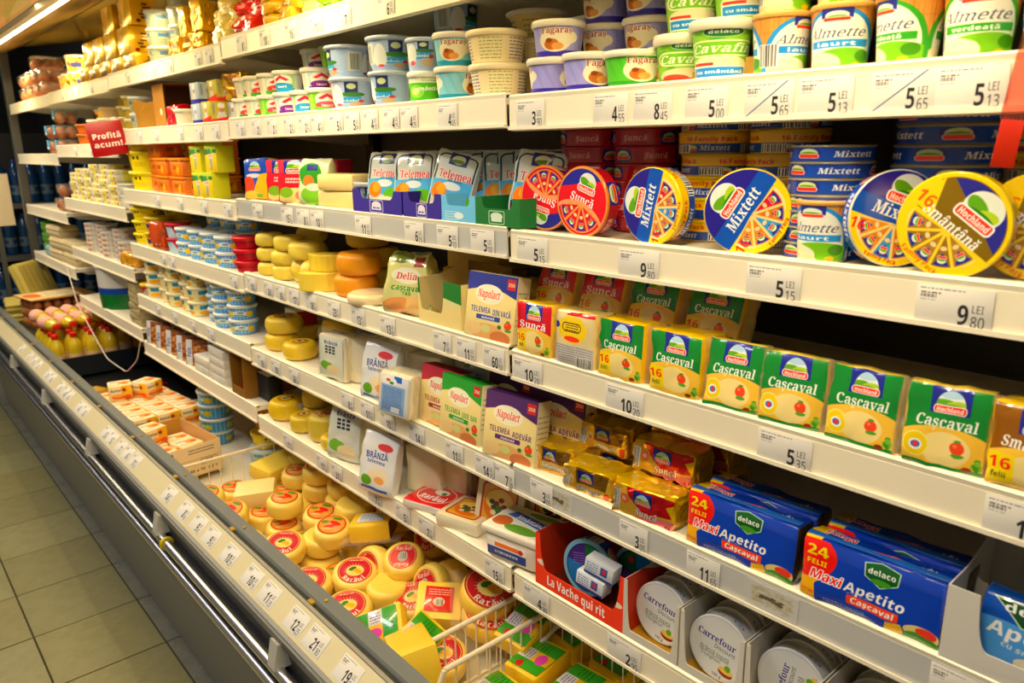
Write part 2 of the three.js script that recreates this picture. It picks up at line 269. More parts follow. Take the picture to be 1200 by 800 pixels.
for (const L of 'ABCDEF') for (let i = 0; i < LEV[L].length; i++) {
  const y = LEV[L][i], a = JN[i] - 0.007, b = JN[i + 1] + 0.004, n = a - b, z = (a + b) / 2, depth = 0.46;
  const t = thing('shelf', `white steel ${LEVN[L]} shelf with price rail, ${SECN[i]} of the case`, 'shelf', 'shelves of the case'); shelves[L + i] = t;
  t.position.set(FRONT, y, z);
  const half = n / 2, rail = (pts, c) => profile(pts, c, -half, half);
  part('board', box(depth, 0.016, n, 0xefe9d8, depth / 2 + 0.004, -0.009, 0), shelfM, t);
  part('front_lip', rail([[0, 0], [0.004, 0.003], [0.014, 0.003], [0.016, -0.004], [0.002, -0.008]], 0xf6f0dc), shelfM, t);
  const open = (L === 'E' && i === 0) || (L === 'C' && i === 1);
  part('price_rail', rail([[0.001, -0.007], [0.004, -0.007], [0.006, -0.054], [0.0015, -0.054]], open ? 0xc4c5c4 : 0xf0e9d6), shelfM, t);
  part('rail_foot', rail([[-0.003, -0.05], [-0.001, -0.05], [0.004, -0.0535], [0.012, -0.0535], [0.012, -0.058], [-0.003, -0.056]], 0xf1ead8), shelfM, t);
  for (const s of [-1, 1]) part('bracket', slab([[0.03, -0.017], [depth, -0.017], [depth, -0.075], [0.4, -0.07], [0.06, -0.034]], 0.006, 0xbfb9a8).translate(0, 0, s * (half - 0.012) - 0.003), shelfM, t);
  if (open && L === 'E') for (const zz of [-0.905, -0.47]) part('rust_stain', slab([[-0.04, -0.049], [0.04, -0.049], [0.04, -0.01], [-0.04, -0.01]], 0.0008, 0xffffff, stain, [-0.04, -0.049, 0.08, 0.039]).applyMatrix4(new THREE.Matrix4().makeRotationY(-PI / 2)).translate(0.0012, 0, zz - z), mat('paper', 0), t);
}
// ---------- packaging artwork ----------
const cook = (g, w, h) => { poly(g, '#dcdad2', [[w * 0.22, h * 0.8], [w * 0.34, h * 0.46], [w * 0.58, h * 0.46], [w * 0.7, h * 0.8]]); rrect(g, w * 0.36, h * 0.3, w * 0.2, h * 0.2, 8, '#c08a64'); rrect(g, w * 0.32, h * 0.08, w * 0.28, h * 0.24, 10, '#eeece6'); fill(g, '#8a8a94', w * 0.1, h * 0.12, 10, h * 0.5); };
function hoch(g, x, y, w, bg = '#1f2a8c') { // blue field, arch with green hills, red name plate
  const h = w * 0.85; if (bg) poly(g, bg, [[x - w * 0.62, y - h * 0.6], [x + w * 0.62, y - h * 0.6], [x + w * 0.62, y + h * 0.42], [x - w * 0.62, y + h * 0.42]]);
  g.save(); g.beginPath(); g.ellipse(x, y + h * 0.18, w * 0.46, h * 0.62, 0, PI, 2 * PI); g.closePath(); g.fillStyle = '#eef4f6'; g.fill(); g.clip();
  ell(g, '#b9d8ee', x, y - h * 0.3, w * 0.4, h * 0.16); ell(g, '#6aa72c', x - w * 0.2, y + h * 0.14, w * 0.42, h * 0.26); ell(g, '#b8d43c', x + w * 0.22, y + h * 0.18, w * 0.4, h * 0.26); ell(g, '#2f7d2a', x + w * 0.05, y + h * 0.26, w * 0.5, h * 0.2);
  g.restore();
  rrect(g, x - w * 0.5, y + h * 0.12, w, h * 0.27, h * 0.1, '#e2401c', '#fff', Math.max(1, w * 0.03)); txt(g, 'Hochland', x, y + h * 0.265, { size: h * 0.21, w: w * 0.84 });
}
const veg = (g, x, y, s) => { ell(g, '#e2502a', x, y, s, s * 0.9); ell(g, '#f08a50', x - s * 0.3, y - s * 0.3, s * 0.3, s * 0.25); ell(g, '#4d9a34', x, y - s * 0.95, s * 0.5, s * 0.18); ell(g, '#5aa33a', x + s * 0.2, y + s * 1.0, s * 0.9, s * 0.3); };
function sliceFront(top, name, sixteen, extra) { // cheese slices: coloured head, name, cheese picture below
  return art(1, 256, 256, (g, w, h) => {
    fill(g, top, 0, 0, w, h); ell(g, '#f6cb58', w * 0.5, h * 0.98, w * 0.85, h * 0.5); ell(g, '#fbe6a4', w * 0.52, h * 0.74, w * 0.3, h * 0.2);
    if (!sixteen) fill(g, top, 0, h * 0.93, w, h * 0.07);
    hoch(g, w * 0.52, h * 0.19, w * 0.38); txt(g, name, w * 0.5, h * 0.43, { size: h * 0.18, w: w * 0.74, font: 'serif', skew: 0.12 });
    veg(g, w * 0.66, h * 0.7, w * 0.085); for (let i = 0; i < 7; i++) ell(g, i % 2 ? '#4e9a2e' : '#8cc048', w * (0.86 + 0.05 * hash3(i, 2, 3) * 2), h * (0.8 + 0.05 * hash3(i, 5, 1) * 2), w * 0.04, h * 0.035); ell(g, '#8a3a20', w * 0.8, h * 0.93, w * 0.06, h * 0.03);
    if (sixteen) { fill(g, '#ffdf1e', 0, h * 0.58, w * 0.31, h * 0.34); txt(g, '16', w * 0.15, h * 0.7, { size: h * 0.19, color: '#e0321c', w: w * 0.26 }); txt(g, 'felii', w * 0.15, h * 0.85, { size: h * 0.09, color: '#333' }); }
    else { ell(g, '#ffd91e', w * 0.17, h * 0.74, w * 0.15, h * 0.15, 0, '#fff3a0', 4); ell(g, '#fff', w * 0.17, h * 0.75, w * 0.08, h * 0.07); ell(g, '#3a6ab0', w * 0.17, h * 0.75, w * 0.055, h * 0.045); ell(g, '#e0321c', w * 0.17, h * 0.75, w * 0.03, h * 0.03); }
    if (extra) extra(g, w, h);
  });
}
const A = {
  sunca: sliceFront('#c3142c', 'Șuncă', true), cas16: sliceFront('#178238', 'Cașcaval', true), casF: sliceFront('#178238', 'Cașcaval', false), smSlice: sliceFront('#8a5a14', 'Smântână', true),
  sliceBack: art(1, 256, 256, (g, w, h) => { fill(g, '#e6d6a6', 0, 0, w, h); fill(g, '#c3142c', w * 0.3, 0, w * 0.7, h * 0.08); ell(g, '#ffd61a', w * 0.45, h * 0.33, w * 0.36, h * 0.24); ell(g, '#e2401c', w * 0.45, h * 0.5, w * 0.2, h * 0.05); rrect(g, w * 0.2, h * 0.22, w * 0.46, h * 0.15, 20, null, '#3a3010', 5); lines(g, '#3a3010', w * 0.27, h * 0.25, w * 0.34, 3, 11, 5); ell(g, '#2f3a92', w * 0.07, h * 0.28, w * 0.06, h * 0.06); fill(g, '#cbc7c0', 0, h * 0.62, w, h * 0.38); lines(g, '#4a5a8a', 10, h * 0.64, w * 0.5, 8, 11, 3); lines(g, '#4a5a8a', w * 0.56, h * 0.64, w * 0.4, 4, 11, 3); barcode(g, w * 0.6, h * 0.8, 84, 44); }),
  foilS: art(1, 256, 128, (g, w, h) => { fill(g, '#d8b048', 0, 0, w, h); fill(g, '#f4d060', w * 0.8, h * 0.2, w * 0.2, h * 0.8); poly(g, '#7a5a1c', [[w * 0.3, 0], [w * 0.95, 0], [w * 0.88, h * 0.62], [w * 0.3, h * 0.62]]); barcode(g, 10, 30, 22, 76); hoch(g, w * 0.48, h * 0.36, w * 0.24); txt(g, 'Smântână', w * 0.55, h * 0.78, { size: 30, w: w * 0.5, font: 'serif', skew: 0.15, stroke: '#5a4a3a', sw: 3 }); ell(g, '#e05a30', w * 0.9, h * 0.8, 16, 20); ell(g, '#f3e2a0', w * 0.2, h * 0.5, 16, 22); ell(g, '#d88a5a', w * 0.2, h * 0.55, 10, 12); }),
  foilH: art(1, 256, 128, (g, w, h) => { fill(g, '#d8b048', 0, 0, w, h); poly(g, '#b01522', [[w * 0.2, 0], [w, 0], [w, h * 0.58], [w * 0.52, h * 0.75], [w * 0.3, h * 0.4]]); poly(g, '#ec8a90', [[w * 0.35, h], [w * 0.5, h * 0.8], [w, h * 0.66], [w, h]]); barcode(g, 10, 30, 22, 76); hoch(g, w * 0.5, h * 0.34, w * 0.24); txt(g, 'Șuncă', w * 0.56, h * 0.75, { size: 36, w: w * 0.36, font: 'serif', skew: 0.15, stroke: '#7a1018', sw: 3 }); ell(g, '#ec7c5c', w * 0.21, h * 0.45, 18, 20); ell(g, '#ffd0b0', w * 0.2, h * 0.45, 9, 9); poly(g, '#f2c81e', [[w * 0.86, h * 0.3], [w, h * 0.15], [w, h * 0.7]]); txt(g, 'C 8', w * 0.9, h * 0.9, { size: 16, color: '#5a1018' }); }),
  maxi: art(1, 512, 288, (g, w, h) => {
    fill(g, '#0d3ea8', 0, 0, w, h); poly(g, '#f6b81c', [[0, h * 0.5], [w * 0.2, h * 0.55], [w * 0.12, h * 0.72], [w * 0.14, h], [0, h]]); g.save(); g.beginPath(); g.ellipse(w * 0.06, h * 0.28, w * 0.2, h * 0.38, 0.2, 0, 2 * PI); g.fillStyle = '#da1f16'; g.fill(); g.restore(); fill(g, '#da1f16', 0, 0, w * 0.14, h * 0.52);
    txt(g, '24', w * 0.12, h * 0.2, { size: 66, color: '#ffe21e', w: w * 0.16 }); txt(g, 'FELII', w * 0.12, h * 0.38, { size: 32, color: '#ffe21e', w: w * 0.15 });
    txt(g, 'Maxi', w * 0.2, h * 0.57, { size: 62, color: '#e0281e', skew: 0.2, w: w * 0.25, stroke: '#fff', sw: 8 }); txt(g, 'Apetito', w * 0.55, h * 0.58, { size: 62, skew: 0.15, w: w * 0.42, turn: 0.02 });
    rrect(g, w * 0.36, h * 0.7, w * 0.36, h * 0.14, 4, '#e8502a'); txt(g, 'Cașcaval', w * 0.54, h * 0.77, { size: 34, w: w * 0.31, skew: 0.1 });
    poly(g, '#0e5a2c', [[w * 0.46, h * 0.1], [w * 0.57, h * 0.03], [w * 0.7, h * 0.1], [w * 0.69, h * 0.3], [w * 0.58, h * 0.42], [w * 0.47, h * 0.3]], '#cfe6c8', 4); ell(g, '#4f9a34', w * 0.58, h * 0.34, w * 0.07, h * 0.05); txt(g, 'delaco', w * 0.58, h * 0.2, { size: 36, w: w * 0.19 });
    poly(g, '#f0c030', [[w * 0.64, h * 0.86], [w * 0.74, h * 0.84], [w * 0.79, h], [w * 0.64, h]]); ell(g, '#e9d690', w * 0.88, h * 0.86, w * 0.12, h * 0.1); ell(g, '#4c9430', w * 0.88, h * 0.96, w * 0.12, h * 0.1); ell(g, '#e04a3a', w * 0.91, h * 0.83, w * 0.07, h * 0.06); lines(g, '#cfd8f0', w * 0.2, h * 0.9, w * 0.3, 2, 10, 3); lines(g, '#cfd8f0', w * 0.36, h * 0.67, w * 0.16, 1, 10, 2); txt(g, 'FOLIAT', w * 0.07, h * 0.88, { size: 18, color: '#c22', w: w * 0.11 });
  }),
  maxiTop: art(1, 512, 128, (g, w, h) => { fill(g, '#0c389a', 0, 0, w, h); fill(g, '#e9c41c', 0, 0, w * 0.14, h); txt(g, 'Maxi', w * 0.22, h * 0.4, { size: 50, color: '#e0281e', stroke: '#fff', sw: 5, turn: PI }); rrect(g, w * 0.45, h * 0.5, w * 0.22, h * 0.24, 3, '#e8502a'); txt(g, 'Cașcaval', w * 0.56, h * 0.62, { size: 24, w: w * 0.19, turn: PI }); txt(g, 'Apetito', w * 0.78, h * 0.6, { size: 40, turn: PI, w: w * 0.2 }); }),
  apetito: art(1, 256, 256, (g, w, h) => { fill(g, '#1350ac', 0, 0, w, h); ell(g, '#5a9fe0', w * 0.2, h * 0.6, w * 0.5, h * 0.3); fill(g, '#1350ac', w * 0.4, 0, w * 0.6, h * 0.6); poly(g, '#0e4a28', [[w * 0.1, h * 0.02], [w * 0.9, h * 0.02], [w * 0.7, h * 0.3], [w * 0.35, h * 0.32]], '#cfe6c8', 4); ell(g, '#4f9a34', w * 0.55, h * 0.24, w * 0.18, h * 0.06); txt(g, 'delaco', w * 0.48, h * 0.12, { size: 40, w: w * 0.6 }); txt(g, 'Apetito', w * 0.5, h * 0.42, { size: 62, skew: 0.15, w: w * 0.85 }); fill(g, '#a02060', w * 0.4, h * 0.53, w * 0.4, 5); txt(g, 'cu smântână', w * 0.5, h * 0.6, { size: 26, w: w * 0.6, skew: 0.2, color: '#cfe0f4' }); poly(g, '#f0a21c', [[0, h * 0.82], [w, h * 0.92], [w, h], [0, h]]); ell(g, '#f0ead2', w * 0.62, h * 0.8, w * 0.3, h * 0.16); }),
  napo: (() => { const f = (band, tc, s2) => art(1, 256, 256, (g, w, h) => { fill(g, '#f3e2a6', 0, 0, w, h); fill(g, band, 0, 0, w, h * 0.16); poly(g, band, [[0, h * 0.15], [w, h * 0.15], [w, h * 0.34], [w * 0.75, h * 0.26], [w * 0.5, h * 0.2], [w * 0.25, h * 0.24], [0, h * 0.3]]); ell(g, '#f6f2d8', w * 0.46, h * 0.32, w * 0.28, h * 0.15); txt(g, 'Napolact', w * 0.46, h * 0.32, { size: 42, color: '#d01828', w: w * 0.44, font: 'serif', skew: 0.2 }); txt(g, 'TELEMEA', w * 0.32, h * 0.57, { size: 30, color: tc, w: w * 0.4 }); txt(g, s2, w * 0.74, h * 0.58, { size: 30, color: tc, w: w * 0.36 }); rrect(g, w * 0.24, h * 0.64, w * 0.48, h * 0.07, 4, tc); txt(g, 'maturată', w * 0.48, h * 0.675, { size: 15 }); ell(g, '#f0bd80', w * 0.5, h * 0.9, w * 0.34, h * 0.14); ell(g, '#f6d8a0', w * 0.2, h * 0.86, w * 0.16, h * 0.1); ell(g, '#d88a58', w * 0.75, h * 0.94, w * 0.2, h * 0.1); ell(g, '#e2e2a0', w * 0.45, h * 0.84, w * 0.1, h * 0.06); veg(g, w * 0.88, h * 0.74, w * 0.07); ell(g, '#3d7a2c', w * 0.72, h * 0.78, 10, 8); rrect(g, w * 0.8, h * 0.05, w * 0.16, h * 0.16, 3, '#c0202c'); txt(g, '350', w * 0.88, h * 0.13, { size: 20, color: '#ffe0b0' }); }); return { blue: f('#1c2a88', '#2c4a9c', 'DIN VACĂ'), red: f('#a81a34', '#9a2434', 'IEREI'), green: f('#2c9a30', '#2f9a38', 'JUDEȚEAN'), purple: f('#4b1f5e', '#5a2a70', 'ADEVĂR') }; })(),
  napoSide: art(1, 64, 128, (g, w, h) => { fill(g, '#efe6c6', 0, 0, w, h); lines(g, '#8a845a', 8, 30, 48, 7, 10, 2); }),
};
// round boxes, seen flat: r from the centre, drawn on a square
function roundTop(draw) { return art(1, 320, 320, (g, w) => { g.translate(w / 2, w / 2); draw(g, w / 2); }); }
function portions(g, R, a0, a1, n, cols, edge) { for (let i = 0; i < n; i++) { const t0 = a0 + (a1 - a0) * i / n, t1 = a0 + (a1 - a0) * (i + 1) / n, m = (t0 + t1) / 2; g.beginPath(); g.moveTo(Math.cos(m) * R * 0.06, Math.sin(m) * R * 0.06); g.arc(0, 0, R * 0.82, t0 + 0.02, t1 - 0.02); g.closePath(); g.fillStyle = cols[i % cols.length]; g.fill(); g.strokeStyle = edge; g.lineWidth = R * 0.032; g.stroke(); g.save(); g.rotate(m + PI / 2); g.translate(0, -R * 0.66); g.beginPath(); g.arc(0, R * 0.66, R * 0.78, -PI / 2 - (t1 - t0) * 0.36, -PI / 2 + (t1 - t0) * 0.36); g.lineTo(0, R * 0.16); g.closePath(); g.fillStyle = '#22308c'; g.fill(); ell(g, '#e8f0e0', 0, 0, R * 0.09, R * 0.07); ell(g, '#6aa72c', 0, R * 0.025, R * 0.08, R * 0.04); rrect(g, -R * 0.09, R * 0.04, R * 0.18, R * 0.06, 3, '#e2401c', '#fff', 1.2); ell(g, '#f2d8a8', 0, R * 0.26, R * 0.07, R * 0.05); g.restore(); } }
const badge = (g, R, x, y, w, t) => { g.save(); g.translate(x, y); g.rotate(t); ell(g, '#ecf3ee', 0, -w * 0.06, w * 0.52, w * 0.45); ell(g, '#6aa72c', -w * 0.12, -w * 0.02, w * 0.38, w * 0.2, 0.4); ell(g, '#b8d43c', w * 0.2, w * 0.02, w * 0.28, w * 0.16, -0.3); ell(g, '#2f7d2a', 0.05 * w, w * 0.12, w * 0.42, w * 0.12); rrect(g, -w * 0.54, w * 0.1, w * 1.08, w * 0.3, w * 0.1, '#e2401c', '#fff', w * 0.05); txt(g, 'Hochland', 0, w * 0.26, { size: w * 0.24, w: w * 0.92 }); g.restore(); };
Object.assign(A, {
  rSunca: roundTop((g, R) => { ell(g, '#d41c2c', 0, 0, R, R); g.beginPath(); g.arc(0, 0, R, -PI * 0.95, -PI * 0.3); g.closePath(); g.fillStyle = '#2a2a90'; g.fill(); badge(g, R, R * 0.06, -R * 0.55, R * 0.62, 0); txt(g, 'Șuncă', 0, -R * 0.08, { size: R * 0.34, w: R * 0.95, font: 'serif', skew: 0.1 }); g.save(); g.beginPath(); g.ellipse(0, R * 0.62, R * 1.0, R * 0.62, 0, 0, 2 * PI); g.fillStyle = '#f0a878'; g.fill(); g.beginPath(); g.ellipse(0, R * 0.72, R * 0.96, R * 0.6, 0, 0, 2 * PI); g.fillStyle = '#c41c28'; g.fill(); g.translate(0, R * 0.05); portions(g, R, PI * 0.1, PI * 0.9, 4, ['#d2242c', '#c01a26'], '#f0a868'); g.restore(); ell(g, null, 0, 0, R * 0.97, R * 0.97, 0, '#e8a060', R * 0.05); }),
  rMix: roundTop((g, R) => { ell(g, '#1552b0', 0, 0, R, R); g.beginPath(); g.moveTo(-R, R * 0.16); g.lineTo(R, R * 0.16); g.arc(0, 0, R, 0.16, PI - 0.16); g.closePath(); g.fillStyle = '#ffdd14'; g.fill(); g.save(); g.beginPath(); g.ellipse(0, R * 0.2, R * 0.8, R * 0.66, 0, 0, PI); g.fillStyle = '#f3e6cc'; g.fill(); g.translate(0, R * 0.12); portions(g, R * 0.92, PI * 0.03, PI * 0.97, 5, ['#c22030', '#c87a28', '#3a94d8', '#c8862c', '#d8922c'], '#f6dc98'); g.restore(); g.beginPath(); g.arc(0, 0, R * 0.98, -PI * 0.9, -PI * 0.1); g.closePath(); g.fillStyle = '#271f86'; g.fill(); badge(g, R, 0, -R * 0.58, R * 0.72, 0); txt(g, 'Mixtett', 0, -R * 0.1, { size: R * 0.36, w: R * 1.15, font: 'serif', skew: 0.15 }); txt(g, '16', -R * 0.74, R * 0.36, { size: R * 0.32, color: '#e83a18' }); txt(g, 'Family Pack', 0, R * 0.88, { size: R * 0.13, color: '#a82020' }); }),
  rSmant: roundTop((g, R) => { ell(g, '#ffd814', 0, 0, R, R); g.beginPath(); g.moveTo(-R * 0.75, R * 0.12); g.lineTo(R * 0.94, R * 0.12); g.arc(0, 0, R * 0.92, 0.12, -PI * 0.8, true); g.closePath(); g.fillStyle = '#7c6410'; g.fill(); poly(g, '#ffd814', [[-R, R * 0.1], [-R * 0.7, -R * 0.6], [-R * 0.4, R * 0.1]]); g.save(); g.beginPath(); g.ellipse(0, R * 0.2, R * 0.76, R * 0.6, 0, 0, PI); g.fillStyle = '#f0e2c0'; g.fill(); g.translate(0, R * 0.12); portions(g, R * 0.9, PI * 0.03, PI * 0.97, 5, ['#a88038', '#94702c'], '#ffd84a'); g.restore(); g.beginPath(); g.arc(0, 0, R * 0.9, -PI * 0.72, -PI * 0.02); g.closePath(); g.fillStyle = '#2a2a88'; g.fill(); badge(g, R, R * 0.2, -R * 0.5, R * 0.74, 0); txt(g, 'Smântână', 0, R * 0.02, { size: R * 0.3, w: R * 1.25, font: 'serif', skew: 0.1 }); txt(g, '16', -R * 0.72, -R * 0.1, { size: R * 0.34, color: '#f0641c' }); txt(g, 'Family Pack', 0, R * 0.87, { size: R * 0.15, color: '#d86010' }); }),
  rCarr: roundTop((g, R) => { ell(g, '#e9e9e6', 0, 0, R, R); ell(g, null, 0, 0, R * 0.95, R * 0.95, 0, '#cfcfcc', 3); txt(g, 'Carrefour', -R * 0.12, -R * 0.26, { size: R * 0.28, color: '#2c1f78', w: R * 1.3, font: 'serif' }); txt(g, 'Discount', R * 0.2, -R * 0.04, { size: R * 0.19, color: '#3a4438', w: R * 0.7, bold: false }); txt(g, 'Brânză topită', -R * 0.1, R * 0.2, { size: R * 0.19, color: '#4a5a44', w: R * 1.0, bold: false }); fill(g, '#4a5a44', -R * 0.6, R * 0.29, R * 1.0, 2); txt(g, 'Triunghiuri', -R * 0.2, R * 0.38, { size: R * 0.16, color: '#4a5a44', w: R * 0.7, bold: false }); ell(g, '#8a3014', R * 0.36, R * 0.62, R * 0.24, R * 0.13); ell(g, '#f0cc6a', R * 0.36, R * 0.55, R * 0.24, R * 0.1); ell(g, '#7aa82c', R * 0.4, R * 0.45, R * 0.1, R * 0.1); txt(g, '140 g', R * 0.1, R * 0.84, { size: R * 0.13, color: '#667' }); }),
  rVache: roundTop((g, R) => { ell(g, '#8fc3dc', 0, 0, R, R); ell(g, '#1c3440', 0, 0, R * 0.86, R * 0.86); for (const [a, b, c] of [[-0.3, 1.6, '#2a7fc0'], [1.6, 3.5, '#2277b8'], [3.5, 4.7, '#4b2a78'], [4.7, 6, '#1f6a38']]) { g.beginPath(); g.moveTo(0, 0); g.arc(0, 0, R * 0.82, a, b); g.closePath(); g.fillStyle = c; g.fill(); } lines(g, '#8a78b8', -R * 0.55, -R * 0.5, R * 0.5, 5, 14, 5); ell(g, '#c4452c', 0, 0, R * 0.13, R * 0.12); ell(g, '#c43038', R * 0.4, -R * 0.35, R * 0.12, R * 0.12); }),
  bandMix: art(1, 512, 48, (g, w, h) => { fill(g, '#1a47a2', 0, 0, w, h); for (const x of [70, 240, 420]) { rrect(g, x - 26, 4, 52, 38, 14, '#2a2a86'); ell(g, '#cfe0a8', x, 20, 20, 14); ell(g, '#5f9a2a', x, 24, 18, 8); rrect(g, x - 22, 24, 44, 14, 5, '#d8402a', '#fff', 1.5); } for (const x of [150, 330]) txt(g, 'Mixtett', x, 24, { size: 27, font: 'serif', skew: 0.15, w: 80 }); lines(g, '#9ab4e0', 4, 12, 34, 4, 8, 2); barcode(g, 470, 6, 34, 36); }),
  bandFam: art(1, 512, 64, (g, w, h) => { fill(g, '#f0c81e', 0, 0, w, h / 2); fill(g, '#1d4698', 0, h / 2, w, h / 2); for (const x of [60, 230, 400]) { txt(g, '16 Family Pack', x, 17, { size: 22, color: '#b81e1e', w: 120 }); txt(g, 'Mixtett', x + 10, 47, { size: 24, font: 'serif', skew: 0.15, color: '#e0e4f0', w: 66 }); ell(g, '#c8d8a0', x - 46, 47, 16, 11); rrect(g, x - 62, 49, 32, 10, 3, '#c84030'); } barcode(g, 300, 37, 50, 24); barcode(g, 130, 37, 50, 24); }),
  bandSun: art(1, 512, 48, (g, w, h) => { fill(g, '#a31424', 0, 0, w, h); for (const x of [80, 250, 430]) { rrect(g, x - 28, 3, 56, 42, 10, '#26267e'); ell(g, '#d8e8c0', x, 22, 20, 14); ell(g, '#5f9a2a', x, 26, 18, 8); rrect(g, x - 22, 25, 44, 13, 5, '#d8402a', '#fff', 1.5); } for (const x of [165, 340]) txt(g, 'Șuncă', x, 24, { size: 26, font: 'serif', skew: 0.15, color: '#e8c8b8', w: 62 }); barcode(g, 4, 6, 34, 36); }),
  bandSm: art(1, 512, 48, (g, w, h) => { fill(g, '#f2d014', 0, 0, w, h); fill(g, '#d8ccaa', 0, 0, w, 16); for (const x of [80, 250, 430]) { ell(g, '#26267e', x, 26, 22, 18); ell(g, '#e06030', x, 30, 14, 8); } txt(g, 'Family Pack', 165, 32, { size: 20, color: '#b87010' }); txt(g, 'Family Pack', 340, 32, { size: 20, color: '#b87010' }); }),
  bandCarr: art(1, 512, 64, (g, w, h) => { fill(g, '#dcdcd8', 0, 0, w, h); for (let x = 10; x < w; x += 128) { lines(g, '#5a6a74', x, 12, 56, 5, 9, 2); ell(g, null, x + 88, 30, 14, 10, 0, '#3a5aa8', 3); txt(g, 'C', x + 88, 30, { size: 12, color: '#3a5aa8' }); } }),
});
// tubs: wraps drawn flat, art centred at the front
const wrap = (h, draw, n = 1, w = 384) => art(n, w, h, draw);
const swirl = (g, w, h, base, deep, light) => { fill(g, base, 0, 0, w, h); for (let i = 0; i < 14; i++) { g.globalAlpha = 0.25; poly(g, light, [[i * 30 - 40, 0], [i * 30 - 26, 0], [i * 30 + 20, h], [i * 30 - 10, h]]); } g.globalAlpha = 1; fill(g, deep, 0, h * 0.82, w, h * 0.18); };
const fag = (base, deep, light) => wrap(128, (g, w, h) => { swirl(g, w, h, base, deep, light); for (const x of [w * 0.5, w * 0.06, w * 0.94]) { ell(g, '#f1ead2', x, h * 0.5, 44, 46); ell(g, '#f1ead2', x + 26, h * 0.42, 36, 28); ell(g, '#c0722c', x - 10, h * 0.62, 20, 22); ell(g, '#e2a860', x + 6, h * 0.68, 16, 14); ell(g, '#8a4418', x - 16, h * 0.5, 9, 9); txt(g, 'Făgăraș', x + 4, h * 0.2, { size: 30, color: '#8a2a20', font: 'serif', w: 80, stroke: '#f6efdc', sw: 4 }); } lines(g, '#4a4a80', w * 0.68, h * 0.14, 62, 9, 9, 2); });
const almette = (band) => wrap(256, (g, w, h) => {
  fill(g, '#d69a52', 0, 0, w, h); for (let x = 0; x < w; x += 5) { g.globalAlpha = 0.25; fill(g, hash3(x, 2, 1) > 0.5 ? '#b97a36' : '#eab878', x, 0, 3, h); } g.globalAlpha = 1; for (let x = 0; x < w; x += 42) fill(g, '#b07434', x, 0, 2, h); fill(g, '#b07434', 0, h * 0.3, w, 2);
  for (const x of [w * 0.5, 0, w]) { g.save(); g.beginPath(); g.ellipse(x, h * 0.72, w * 0.235, h * 0.66, 0, PI, 2 * PI); g.lineTo(x + w * 0.235, h); g.lineTo(x - w * 0.235, h); g.closePath(); g.fillStyle = '#f4f4ea'; g.fill(); g.lineWidth = 13; g.strokeStyle = band; g.stroke(); g.clip(); ell(g, '#7dbb2c', x + 24, h * 0.92, 90, 64); ell(g, '#f2e9cc', x - 40, h * 0.9, 54, 46); ell(g, '#ead9b0', x - 40, h * 0.98, 60, 22); ell(g, '#f2c81c', x + 50, h * 0.95, 12, 12); ell(g, '#4b8a1e', x + 64, h * 0.8, 20, 24); g.restore(); rrect(g, x - 32, h * 0.04, 64, 44, 6, '#28308c'); ell(g, '#e8efe0', x, h * 0.16, 24, 18); ell(g, '#6aa72c', x, h * 0.19, 22, 9); rrect(g, x - 28, h * 0.19, 56, 15, 6, '#e2401c', '#fff', 2); txt(g, 'Almette', x, h * 0.43, { size: 50, color: '#26305e', font: 'serif', skew: 0.25, bold: false, w: 132 }); rrect(g, x - 74, h * 0.54, 148, 30, 2, band); txt(g, band === '#2b8fd4' ? 'iaurt' : 'verdeaţă', x, h * 0.6, { size: 24, w: 90 }); }
  barcode(g, w * 0.22, h * 0.5, 44, 96);
});
